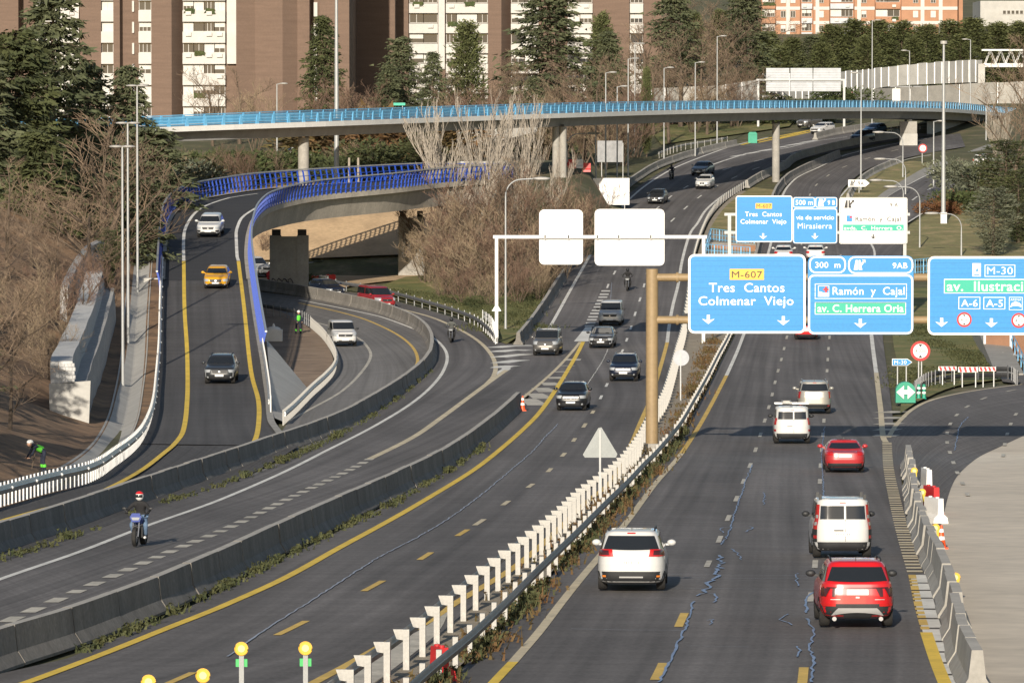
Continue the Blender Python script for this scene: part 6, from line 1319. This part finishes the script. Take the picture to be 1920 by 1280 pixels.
for dy in (0, 2.2):
    q = MB(); q.box((L_/2-.2, dy, zt), (L_+.4, .16, .22)); q.build('top_chord', 'steel_white', fb); q = MB(); q.box((L_/2-.2, dy, zb-.2), (L_+.4, .18, .55)); q.build('bottom_chord', 'steel_white', fb)
    for k in range(6): q = MB(); x0 = k*1.5; q.tube([(x0, dy, zb), (x0+.75, dy, zt), (x0+1.5, dy, zb)], .07, 6); q.build('brace', 'steel_white', fb)
q = MB(); q.box((L_/2-.2, 1.1, zb-.4), (L_+.2, 2.2, .12)); q.build('deck', 'concrete', fb); q = MB(); q.box((-.6, 1.1, (zb-5)/2), (1.0, 2.4, 5+zb)); q.build('tower', 'concrete_light', fb)
b = P(1690, 196, F/13.7); sh = empty('bus_shelter', b, 'small white bus shelter above the overpass railing', 'shelter')
for x_ in (-1.2, 1.2): q = MB(); q.box((x_, 0, 1.2), (.1, .1, 2.4)); q.build('post', 'galv', sh)
q = MB(); q.box((.6, 0, 2.45), (4.4, 1.6, .14)); q.build('roof', 'galv_dark', sh); q = MB(); q.box((-.7, -.1, 1.3), (1.1, .08, 1.8)); q.build('advert_panel', 'white_plastic', sh)
# ------------------------------------------------------------------ underpass bits around the signs
def fence(label, a, b, h, n, m='sky_rail', dn=0):
    root = empty('railing', a, label, 'railing'); d = b-a
    for z in (.12, .5, 1.0): q = MB(); q.tube([Vector((0, 0, z*h)), d+Vector((0, 0, z*h))], .035, 6); q.build('rail', m, root, 40)
    for k in range(n+1): p = d*(k/n); q = MB(); q.box((p.x, p.y, p.z+h/2), (.09 if k % 3 == 0 else .03, .06, h)); q.build('baluster', m, root)
    return root
fence('pale blue railing above the underpass slot in the median', gp(1333, 452, .1), gp(1414, 462, .1), 1.1, 15); fence('lower pale blue railing in front of the median slot', gp(1323, 482, .1), gp(1406, 488, .1), 1.1, 15); fence('short blue railing closing the left end of the slot', gp(1321, 483, .1), gp(1332, 453, .1), 1.1, 6, 'sky_rail_dark')
q = MB(); a, b = gp(1336, 460), gp(1410, 467); d = b-a; ang = math.atan2(d.y, d.x); q.box((0, 0, .15), (d.length, .9, .5), Matrix.Rotation(ang, 3, 'Z')); q.build('slot_coping', 'concrete', label='concrete coping of the underpass slot in the median', cat='coping', loc=(a+b)/2)
q = MB(); q.box((0, 0, -.1), (d.length, .5, .6), Matrix.Rotation(ang, 3, 'Z')); q.build('slot_wall', 'brick_orange', label='brick wall inside the median underpass slot', cat='wall', loc=(a+b)/2+Vector((0, -3.0, .1)))
a, b = gp(1836, 612), gp(1893, 704); st = empty('stairway', a, 'concrete stair slope with pale blue railing beside the grass island', 'stairs'); d = b-a
q = MB(); q.v += [(-.9, 0, 1.6), (.9, 0, 1.6), (d.x+.9, d.y, d.z+.15), (d.x-.9, d.y, d.z+.15), (-.9, 0, -.2), (.9, 0, -.2), (d.x+.9, d.y, d.z-.2), (d.x-.9, d.y, d.z-.2)]; q.f += [(0, 3, 2, 1), (0, 1, 5, 4), (1, 2, 6, 5), (3, 0, 4, 7), (2, 3, 7, 6)]; me = q.mesh('stair_slope', 'concrete', None); fixnormals(me); place('stair_slope', me, st)
for z in (.55, 1.05): q = MB(); q.tube([(.95, 0, 1.6+z), (d.x+.95, d.y, d.z+.15+z)], .035, 6); q.build('rail', 'sky_rail', st, 40)
for k in range(13): t = k/12; p = Vector((.95, 0, 1.6)).lerp(Vector((d.x+.95, d.y, d.z+.15)), t); q = MB(); q.box((p.x, p.y, p.z+.5), (.06, .06, 1.1)); q.build('baluster', 'sky_rail', st)
a, b = gp(1846, 668), gp(1990, 694); ow = plank_wall('orange underpass wall covered in dark graffiti at the right edge', [(1846,604,666,F/a.y),(1920,608,676,F/(a.y-4)),(1990,612,690,F/(a.y-8))], 3.0, 'brick_orange', 0, 'underpass_wall')
scrawl(ow, 2.2, -.6, 1.7, 3.6, 1.3, 6, 'graffiti_dark', .07, 12)
guardrail('guardrail in front of the orange underpass wall', px([(1860,676),(1925,686),(1990,698)]), 'galv', 'galv', 2.5, .9)
ribbon('underpass_road', px([(1862,682),(1925,692),(2000,704)]), px([(1880,716),(1930,722),(2000,728)]), 'asphalt', .03, n=12, kind='structure')
fence('pale blue railing behind the gap between the near blue signs', gp(1700, 520, .2), gp(1742, 516, .2), 1.3, 8)
# ------------------------------------------------------------------ vegetation templates
def tri_np(n): return np.zeros((n*3, 3))
def limb(mb, p, d, L, r0, r1, n=4, seg=3, wob=.18, rn=random, droop=0.0):
    pts = [p.copy()]; rad = [r0]; dd = d.normalized()
    for k in range(seg):
        dd = (dd+Vector((rn.uniform(-wob, wob), rn.uniform(-wob, wob), rn.uniform(-wob*.6, wob*.8)-droop))).normalized(); pts.append(pts[-1]+dd*(L/seg)); rad.append(r0+(r1-r0)*(k+1)/seg)
    mb.tube(pts, rad, n, False); return pts, dd
def bare(seed, spread=.6, upright=.5, nbr=(6, 5, 5, 4), twig=.022, clear=.18, stems=1, tw_m='twig', bk='bark'):
    """leafless tree of height 1 unit = 10 m; returns trunk mesh and crown mesh"""
    rn = random.Random(seed); tr = MB(); cr = MB()
    def grow(p, d, L, r, lev):
        tgt = tr if lev < 2 else cr; seg = 4 if lev == 0 else (3 if lev < 3 else 2)
        pts, dd = limb(tgt, p, d, L, r, r*.55 if lev else r*.4, 6 if lev == 0 else (4 if lev < 2 else 3), seg, .16 if lev else .08, rn)
        if lev >= len(nbr): return
        for k in range(nbr[lev]):
            t = (clear if lev == 0 else .15)+(1-(clear if lev == 0 else .15))*(k+rn.random())/nbr[lev]; i = min(int(t*seg), seg-1); q = pts[i].lerp(pts[i+1], t*seg-i)
            ax = Vector((rn.uniform(-1, 1), rn.uniform(-1, 1), rn.uniform(-.3, .6))).normalized()
            nd = (dd*(upright)+ax*spread+Vector((0, 0, .28*upright))).normalized()
            grow(q, nd, L*rn.uniform(.42, .66)*(1.15-.35*t), max(twig*.5, r*(.44-.18*t)), lev+1)
    for s_ in range(stems):
        a = 6.28*s_/max(1, stems); off = Vector((math.cos(a)*.25, math.sin(a)*.25, 0)) if stems > 1 else Vector((0, 0, 0))
        grow(Vector((0, 0, -.3))+off, Vector((off.x*1.1+rn.uniform(-.12, .12), off.y*1.1+rn.uniform(-.12, .12), 1)), 6.4 if stems == 1 else 5.4, .17 if stems == 1 else .075, 0)
    zmax = max(v[2] for v in cr.v); k = 10/zmax
    for m_ in (tr, cr): m_.v = [(a*k, b*k, c*k) for a, b, c in m_.v]
    return tr.mesh('trunk', bk), cr.mesh('crown', tw_m), None
def leafy(mb, p, d, n, size, rn, flat=.5):
    for _ in range(n):
        c = p+Vector((rn.gauss(0, .5), rn.gauss(0, .5), rn.gauss(0, .5*flat)))*size*1.6
        a = (d+Vector((rn.uniform(-.8, .8), rn.uniform(-.8, .8), rn.uniform(-.5, .5)))).normalized(); b = a.cross(Vector((rn.uniform(-1, 1), rn.uniform(-1, 1), rn.uniform(-1, 1)))).normalized(); l = size*rn.uniform(.6, 1.5)
        mb.poly([c-b*l*.22, c+b*l*.22, c+a*l])
def conifer(seed, kind='cedar', m='cedar_leaf', nb=95, nc=26):
    """evergreen of height 10 m"""
    rn = random.Random(seed); tr = MB(); cr = MB(); tr.tube([(0, 0, -.3), (.05, 0, 4), (0, .05, 9.6)], [.22, .15, .03], 8)
    for k in range(nb):
        t = (k+rn.random())/nb; z = .6+9.2*t
        if kind == 'cedar': rad = 3.0*(1-t)**.75*rn.uniform(.55, 1.1)+.25; dz = -.10
        elif kind == 'pine': rad = 2.6*math.sin(min(1, max(.05, (t-.15)/.85))*math.pi*.92)**.6*rn.uniform(.7, 1.05)+.1; dz = .12
        else: rad = 1.75*math.sin((t*.93+.05)*math.pi)**.55*(1-.45*t)*rn.uniform(.75, 1.1)+.12; dz = .45
        a = k*2.399+rn.uniform(-.5, .5); d = Vector((math.cos(a), math.sin(a), dz+rn.uniform(-.1, .15))); e = Vector((0, 0, z))
        tr.tube([e, e+d*rad*.6, e+d*rad*.95+Vector((0, 0, -.1*rad if kind == 'cedar' else 0))], [.05, .03, .012], 3, False)
        for j in range(nc):
            u = .18+.85*((j+rn.random())/nc)**.8; p = e+d*rad*u+Vector((0, 0, (-.10*rad*u*u) if kind == 'cedar' else 0)); dirn = d if kind != 'cedar' else d+Vector((0, 0, -.25))
            w_ = .10+.16*u*(1-u)*4*min(1, rad/2); p += Vector((-d.y, d.x, 0))*rn.gauss(0, w_*1.5); leafy(cr, p, dirn, 3, .26 if kind == 'cedar' else .25, rn, .35 if kind == 'cedar' else .7)
    return tr.mesh('trunk', 'bark'), cr.mesh('crown', m), None
def shrubm(seed, m, n=1400, flat=.8, size=.16):
    rn = random.Random(seed); cr = MB(); tr = MB()
    lobes = [(Vector((rn.uniform(-.55, .55), rn.uniform(-.55, .55), rn.uniform(.3, .75))), rn.uniform(.3, .5)) for _ in range(8)]
    for k in range(7): a = k*.9; tr.tube([(0, 0, -.1), (math.cos(a)*.3, math.sin(a)*.3, .5)], [.03, .01], 4, False)
    for k in range(n):
        c, r = lobes[k % 8]; d = Vector((rn.gauss(0, 1), rn.gauss(0, 1), rn.gauss(0, 1))).normalized(); p = c+d*r*rn.uniform(.7, 1.05); p.z = max(.02, p.z*flat); leafy(cr, p, d+Vector((0, 0, .3)), 2, size*.55, rn)
    return tr.mesh('stems', 'bark'), cr.mesh('foliage', m), None
TPL = {}
for i in range(3): TPL['bare%d' % i] = bare(20+i, .62, .5)
for i in range(2): TPL['bush%d' % i] = bare(40+i, .62, .75, (5, 5, 4, 3), stems=5, clear=.05, tw_m=('twig_tan', 'twig_red')[i])
for i in range(2): TPL['poplar%d' % i] = bare(60+i, .22, 1.15, (8, 5, 4, 3), stems=3, clear=.1, twig=.02, tw_m='twig_pale', bk='twig_pale')
TPL['darkbare'] = bare(77, .7, .35, (6, 6, 5, 4), bk='bark_dark')
for i in range(2): TPL['cedar%d' % i] = conifer(80+i, 'cedar', 'cedar_leaf')
TPL['fir'] = conifer(86, 'cedar', 'pine_leaf', 110, 26)
for i in range(2): TPL['cypress%d' % i] = conifer(90+i, 'cypress', 'cypress_leaf', 110, 26)
TPL['pine'] = conifer(95, 'pine', 'pine_leaf', 90, 26); TPL['olive'] = conifer(96, 'pine', 'olive_leaf', 90, 26)
TPL['shrub'] = shrubm(1, 'shrub_leaf'); TPL['redshrub'] = shrubm(2, 'red_leaf'); TPL['oliveshrub'] = shrubm(3, 'olive_leaf'); TPL['dryshrub'] = shrubm(4, 'dry_leaf'); TPL['darkshrub'] = shrubm(5, 'pine_leaf')
def ground_at(X, Y):
    if 140 < Y < 404:
        k = min(range(len(_e)), key=lambda i: abs(_e[i].y-Y))
        if X < _e[k].x: return max(rg(Y), g(Y))-.03+fillh(_e[k].x-X)*(1 if k > 14 else .55)
    return T(X, Y)
KIND = {'bare': ('bare_tree', 'tree'), 'bush': ('bare_shrub', 'shrub'), 'popl': ('poplar', 'tree'), 'dark': ('bare_tree', 'tree'), 'ceda': ('cedar', 'tree'), 'fir': ('fir_tree', 'tree'), 'cypr': ('cypress', 'tree'), 'pine': ('pine_tree', 'tree'), 'oliv': ('olive_tree', 'tree'), 'shru': ('shrub', 'shrub'), 'reds': ('shrub', 'shrub'), 'drys': ('shrub', 'shrub'), 'dark2': ('shrub', 'shrub')}
rt = random.Random(5); GROUPED = {}
def plant(tpl, x, s, ytop, label, wide=1.0, group=None, sink=.1):
    v = P(x, 640, F/s); z = ground_at(v.x, v.y)-sink; h = P(0, ytop, F/s).z-z; unit = 1.05 if 'shrub' in tpl else 10.0
    k = h/unit; nm, cat = KIND.get('fir' if tpl == 'fir' else tpl[:4], ('tree', 'tree'))
    if tpl in ('darkshrub', 'oliveshrub'): nm, cat = 'shrub', 'shrub'
    root = empty(nm, (v.x, v.y, z), label, cat, group); root.rotation_euler = (0, 0, rt.uniform(0, 6.28)); root.scale = (k*wide, k*wide, k)
    if group: GROUPED.setdefault(label, []).append((x, root))
    for me in TPL[tpl][:2]: place(me.name.split('.')[0], me, root)
    return root
GW = 'trees and shrubs of the same wood'
# left wood
for x, s, yt, t, w_, lab in [(100,22.5,-30,'cedar0',1.0,'tallest cedar at the left in front of the brick tower'),(32,23.5,50,'fir',1.1,'dark fir at the left edge of the picture'),(165,21.8,112,'cedar1',.9,'smaller cedar right of the tallest one'),(240,21.9,118,'cedar0',.8,'narrow cedar before the white balcony column'),(285,23.0,232,'cedar1',1.5,'low spreading cedar hiding the overpass end'),(-40,24,90,'cedar1',1.2,'cedar cut by the left picture edge'),(75,25.0,240,'fir',1.2,'dark fir in the middle of the left wood'),(255,25.2,330,'cedar0',1.3,'low cedar behind the three tall lamp posts'),(120,24.6,330,'pine',1.2,'round dark pine among the bare left trees'),(205,26.4,430,'pine',.9,'small green pine just left of the lamp posts')]: plant(t, x, s, yt, lab, w_)
for i, (x, s, yt, t, w_) in enumerate([(150,25.5,215,'bare0',1.3),(215,25.0,200,'bare1',1.2),(60,27.0,330,'bare2',1.3),(170,27.2,340,'darkbare',1.3),(10,28.0,290,'bare1',1.2),(110,28.5,400,'bare0',1.4),(-20,30.0,380,'darkbare',1.3),(50,31.0,470,'bush0',1.5),(130,29.5,470,'bush1',1.4),(20,34.0,520,'darkbare',1.2),(90,33.0,560,'bush0',1.2),(-30,37.0,500,'darkbare',1.2),(185,28.0,455,'bush1',1.0),(265,24.4,395,'bush0',1.0)]): plant(t, x, s, yt, ['leafless grey brown tree in the left wood', 'leafless dark tangled shrub in the left wood'][t.startswith('bush')], w_, group='leafless left wood'+(' shrubs' if t.startswith('bush') else ''))
plant('darkbare', -55, 45.0, 560, 'dark bare tree leaning in at the lower left edge', 1.1)
for x, yt, t in ((1250,-10,'bare0'),(1290,-20,'bare1'),(1330,-5,'bare2'),(1372,-15,'bare0'),(1412,0,'bare1'),(1450,12,'bare2'),(1350,20,'cypress1'),(1300,25,'cypress0')): plant(t, x, 11.2, yt, 'tree on the skyline left of the orange block', 1.4, group='skyline trees')
plant('darkbare', 18, 40.0, 590, 'dark forked bare tree at the lower left above the guardrail', 1.0)
# out of frame to the left: the wood goes on
for i in range(7): plant(['darkbare', 'fir', 'bare1', 'cedar1'][i % 4], -110-40*(i % 3), 29+3.2*i, 300+25*i, 'tree of the left wood beyond the picture edge', 1.3, group='wood beyond the left picture edge')
# below the left overpass
for i, (x, s, yt, t, w_) in enumerate([(340,19.8,268,'bush0',1.4),(372,19.4,275,'darkshrub',1.5),(400,19.6,262,'bare0',1.1),(430,19.2,272,'shrub',1.6),(455,19.6,268,'bush1',1.2),(490,19.0,270,'shrub',1.8),(515,19.3,265,'bare1',1.2),(545,19.0,280,'darkshrub',1.6),(620,18.6,262,'bare2',1.2),(660,18.6,252,'bush0',1.6),(700,18.4,258,'bush1',1.6),(735,18.6,256,'darkshrub',2.0),(320,20.2,290,'oliveshrub',1.6),(590,18.8,285,'shrub',1.6),(680,19.2,285,'darkshrub',1.8)]):
    nm = 'evergreen shrub below the left half of the overpass' if 'shrub' in t else ('leafless shrub below the left half of the overpass' if 'bush' in t else 'thin bare tree below the left half of the overpass'); plant(t, x, s, yt, nm, w_, group=nm+'s')
plant('pine', 792, 18.8, 243, 'small dark pine under the overpass left of the poplars', 1.6)
# trees between overpass and towers
for x, s, yt, t, w_, lab in [(607,15.5,26,'fir',.85,'dark fir beside the tall floodlight mast'),(752,15.8,66,'cedar1',1.1,'dark cedar at the foot of the shaded tower'),(728,16,120,'cedar0',1.0,'low dark cedar left of the taller one'),(876,15.4,42,'cypress0',.95,'pointed conifer before the broad white balconies'),(812,15.8,95,'cedar0',.8,'small conifer between the balcony columns'),(1028,15.0,-60,'cedar0',1.3,'big flat topped cedar in front of the brown tower'),(1140,15.0,55,'cedar1',1.0,'blue green conifer among the bare trees'),(1128,14.6,28,'cypress1',.8,'slim conifer behind the blue green one'),(1212,15.6,128,'cypress0',.45,'thin column cypress beside the pale wall'),(1262,14.0,-40,'cedar1',1.1,'cedar at the right corner of the brown tower'),(1395,13.6,-30,'cedar0',1.2,'large dark cedar left of the orange block'),(1000,15.6,140,'cedar1',.9,'low cedar behind the overpass right of the poplars')]: plant(t, x, s, yt, lab, w_)
rowlab = 'dense conifer in the row above the grey noise wall'
for i, (x, yt, t) in enumerate([(1440,62,'cypress0'),(1485,72,'cypress1'),(1520,66,'cedar1'),(1560,48,'cypress0'),(1602,38,'cypress1'),(1645,40,'cypress0'),(1690,42,'cypress1'),(1735,48,'cypress0'),(1780,40,'cypress1'),(1822,36,'cypress0'),(1870,44,'cypress1'),(1912,42,'cypress0'),(1462,88,'cypress1'),(1540,82,'cypress0'),(1625,70,'cypress0'),(1712,72,'cypress1'),(1800,66,'cypress0')]): plant(t, x, 12.4 if i < 12 else 12.65, yt, rowlab, 1.75, group='conifer row above the noise wall')
rb = random.Random(8)
wood = [(400,118,15.2),(450,122,15.0),(480,135,15.3),(640,138,16.2),(670,150,16.2),(690,165,16),(790,120,15.8),(840,120,15.5),(905,70,14.6),(930,110,15.4),(965,90,15.0),(985,130,15.8),(1045,70,14.8),(1065,110,15.6),(1085,60,14.6),(1100,130,15.8),(1120,100,15.5),(1165,50,14.4),(1180,95,15.2),(1200,40,14.2),(1225,60,14.6),(1240,30,14.0),(1255,95,15),(1275,50,14.2),(1290,15,13.8),(1310,60,14.2),(1325,100,14.6),(1335,25,13.8),(1355,50,13.9),(1370,110,14.2),(1050,150,16.2),(1090,165,16.2),(1130,160,16.2),(1165,165,16.0),(1340,135,14.4),(1380,140,14.2),(1410,120,13.9),(870,150,16),(820,165,16.2),(935,160,16.2),(1020,165,16.2),(1190,150,15.6),(1300,135,14.5)]
for i, (x, yt, s) in enumerate(wood):
    t = 'bare%d' % (i % 3) if yt < 132 else 'bush%d' % (i % 2); plant(t, x, s, yt, 'leafless tree in the brown wood before the towers' if t[1] == 'a' else 'low leafless shrub in the brown wood before the towers', rb.uniform(1.0, 1.5), group='brown wood trees' if t[1] == 'a' else 'brown wood shrubs')
for x, s, yt in ((700,16.4,192),(725,16.4,194),(680,16.5,196)): plant('dryshrub', x, s, yt, 'russet hedge plant behind the overpass left of the poplars', 2.0, group='russet hedge')
for x, s, yt in ((925,16,180),(1440,14,172),(1520,13.9,178),(1600,13.5,152)): plant('shrub', x, s, yt, 'green shrub against the pale walls behind the overpass', 1.5, group='green shrubs by the walls')
# poplars and brown thicket in the middle
for x, s, yt, t, w_, lab in [(862,21.2,165,'poplar0',1.15,'white stemmed bare poplar crossing in front of the overpass'),(955,21.0,160,'poplar1',1.0,'second white stemmed bare poplar to its right'),(905,20.6,235,'poplar0',1.0,'short white stemmed poplar between the two tall ones'),(990,20.8,262,'poplar1',1.1,'short white stemmed poplar at the thicket edge')]: plant(t, x, s, yt, lab, w_)
for i, (x, s, yt, t, w_) in enumerate([(800,21.6,395,'bush0',1.3),(835,21.4,340,'bush1',1.3),(870,21.8,330,'bush0',1.3),(905,21.6,300,'bare0',1.1),(940,21.5,300,'bush1',1.4),(975,21.5,290,'bare1',1.1),(1010,21.4,300,'bush0',1.4),(1045,21.0,310,'bare2',1.0),(1072,20.6,325,'bush1',1.2),(850,22.3,420,'bush1',1.5),(895,22.4,400,'bush0',1.5),(940,22.4,400,'bush1',1.5),(985,22.3,390,'bush0',1.4),(1025,22.0,400,'bush1',1.3),(1055,21.4,400,'bush0',1.2),(825,22.4,480,'bush0',1.4),(870,22.8,490,'bush1',1.5),(920,22.9,490,'bush0',1.4),(970,22.8,480,'bush1',1.3),(1010,22.6,470,'bush0',1.1),(1085,20.3,350,'bush1',1.0)]):
    plant(t, x, s, yt, 'leafless brown shrub in the thicket below the white poplars' if t[1] == 'u' else 'bare brown tree in the thicket below the white poplars', w_, group='poplar thicket shrubs' if t[1] == 'u' else 'poplar thicket trees')
plant('darkshrub', 890, 23.0, 552, 'dark low shrub at the front of the poplar thicket', 1.0)
for x, s, yt, t in ((545,21.9,505,'darkshrub'),(578,21.9,512,'darkshrub')): plant(t, x, s, yt, 'dark ivy like shrub at the foot of the wide pier', 1.4, group='ivy at the pier foot')
for x, s, yt, lab in ((655,18.9,372,'left'),(672,18.8,366,'right')): v = tp(x, 20.3); r_ = empty('tree_trunk', v, 'thin pale tree trunk under the ramp bridge, %s one' % lab, 'tree'); q = MB(); q.tube([(0, 0, -.3), (0, 0, 4.6)], [.14, .1], 8); q.build('trunk', 'twig_pale', r_, 40)
plant('bush1', 497, 20.9, 430, 'dry shrub on the sand left of the wide pier', 1.0); plant('weed' if 'weed' in TPL else 'oliveshrub', 597, 21.0, 486, 'green tuft on the sand right of the wide pier', 1.6)
# right bank
for x, s, yt, t, w_, lab in [(1885,18.6,262,'pine',1.6,'dark pine leaning over the grass bank'),(1862,20.2,352,'olive',1.5,'grey green tree with a shadow on the grass bank'),(1830,17.4,282,'oliveshrub',1.3,'grey shrub beside the white car on the service road'),(1790,18.0,352,'redshrub',1.6,'reddish shrub at the service road edge'),(1760,18.3,368,'redshrub',1.5,'rust tinged shrub left of the tall mast'),(1815,18.2,350,'shrub',1.6,'green shrub behind the tall mast'),(1850,17.2,300,'shrub',1.6,'green shrub below the dark pine'),(1908,19.6,330,'pine',1.5,'second dark pine at the right edge')]: plant(t, x, s, yt, lab, w_)
plant('bare0', 1893, 17.6, 110, 'tall bare tree at the right edge', .9); plant('poplar1', 1872, 16.8, 190, 'pale bare tree in front of the overpass end', .9); plant('bare1', 1925, 16.0, 60, 'bare tree cut by the right edge', 1.2)
# ------------------------------------------------------------------ weeds and tufts
def weeds(name, label, path, m, n, h=.28, spread=.25, off=0.0, kind='stuff', clump=.5):
    q = resample(path, n=400); nn = side(q); mb = MB(); rn = random.Random(len(label)); k = 0
    while k < n:
        i = rn.randrange(400); dens = mnoise.noise((q[i].x*.4, q[i].y*.22, 7.7))
        if dens < rn.uniform(-.5, clump): k += .25; continue
        hh = h*rn.uniform(.35, 1.0)*(1+max(0, dens)*1.2)
        for _ in range(7):
            c = q[i]+nn[i]*(off+rn.gauss(0, spread))+Vector((rn.gauss(0, .1), rn.gauss(0, .25), 0)); d = Vector((rn.uniform(-.6, .6), rn.uniform(-.6, .6), 1)).normalized(); b = Vector((rn.uniform(-1, 1), rn.uniform(-1, 1), 0)).normalized()*.045
            z = hh*rn.uniform(.2, .8); mb.poly([c+Vector((0, 0, z*.0))-b, c+b, c+d*hh]); mb.poly([c+d*z-b*1.6, c+d*z+b*1.6+Vector((0, 0, .05)), c+d*z+Vector((b.y*2, -b.x*2, .08))])
        k += 1
    return mb.build(name, m, label=label, cat='weeds', kind=kind)
weeds('roadside_weeds', 'green weeds at the foot of the weathered middle barrier', px([(0,1268),(118,1236),(235,1189),(316,1157),(437,1095),(571,1028),(640,993),(741,944),(828,892),(909,838)]), 'weed_leaf', 190, .22, .06, clump=.7)
weeds('roadside_weeds', 'green weeds at the foot of the loop barrier', px([(0,1053),(67,1031),(201,984),(302,945),(403,915),(567,850),(640,815),(707,774),(767,730),(801,700),(815,686)]), 'weed_leaf', 230, .26, .09, clump=.65)
weeds('roadside_weeds', 'dry weeds between the median guardrails', px([(750,1330),(840,1264),(905,1206),(975,1136),(1042,1066),(1104,998),(1150,948),(1188,906),(1222,876),(1262,815),(1290,760),(1308,715),(1330,660),(1350,600)]), 'dry_leaf', 700, .34, .35)
weeds('roadside_weeds', 'green weeds along the outbound median guardrail', px([(812,1300),(878,1242),(945,1176),(1012,1104),(1080,1034),(1140,970),(1180,928),(1214,890),(1240,866),(1284,810)]), 'weed_leaf', 380, .36, .12)
weeds('roadside_weeds', 'tufts of grass on the verge below the poplar thicket', px([(720,545),(800,556),(870,572),(930,600),(950,622),(965,600),(985,565),(1000,535)]), 'weed_leaf', 700, .35, .8, clump=.2)
weeds('roadside_weeds', 'grass tufts on the island beside the slip road', px([(1712,728),(1720,690),(1760,690),(1800,690),(1840,698),(1800,660),(1740,640),(1720,600)]), 'weed_leaf', 800, .2, .7, clump=.2)

ORD = ['first', 'second', 'third', 'fourth', 'fifth', 'sixth', 'seventh', 'eighth', 'ninth', 'tenth', 'eleventh', 'twelfth']+['%dth' % k for k in range(13, 60)]
for k in (21, 31, 41): ORD[k-1] = '%dst' % k
for k in (22, 32, 42): ORD[k-1] = '%dnd' % k
for k in (23, 33, 43): ORD[k-1] = '%drd' % k
for lab, lst in GROUPED.items():
    if 'beyond' in lab: continue
    for i, (x, r_) in enumerate(sorted(lst, key=lambda a: a[0])): r_['label'] = lab+', '+('leftmost' if i == 0 else 'rightmost' if i == len(lst)-1 else ORD[i]+' from left')
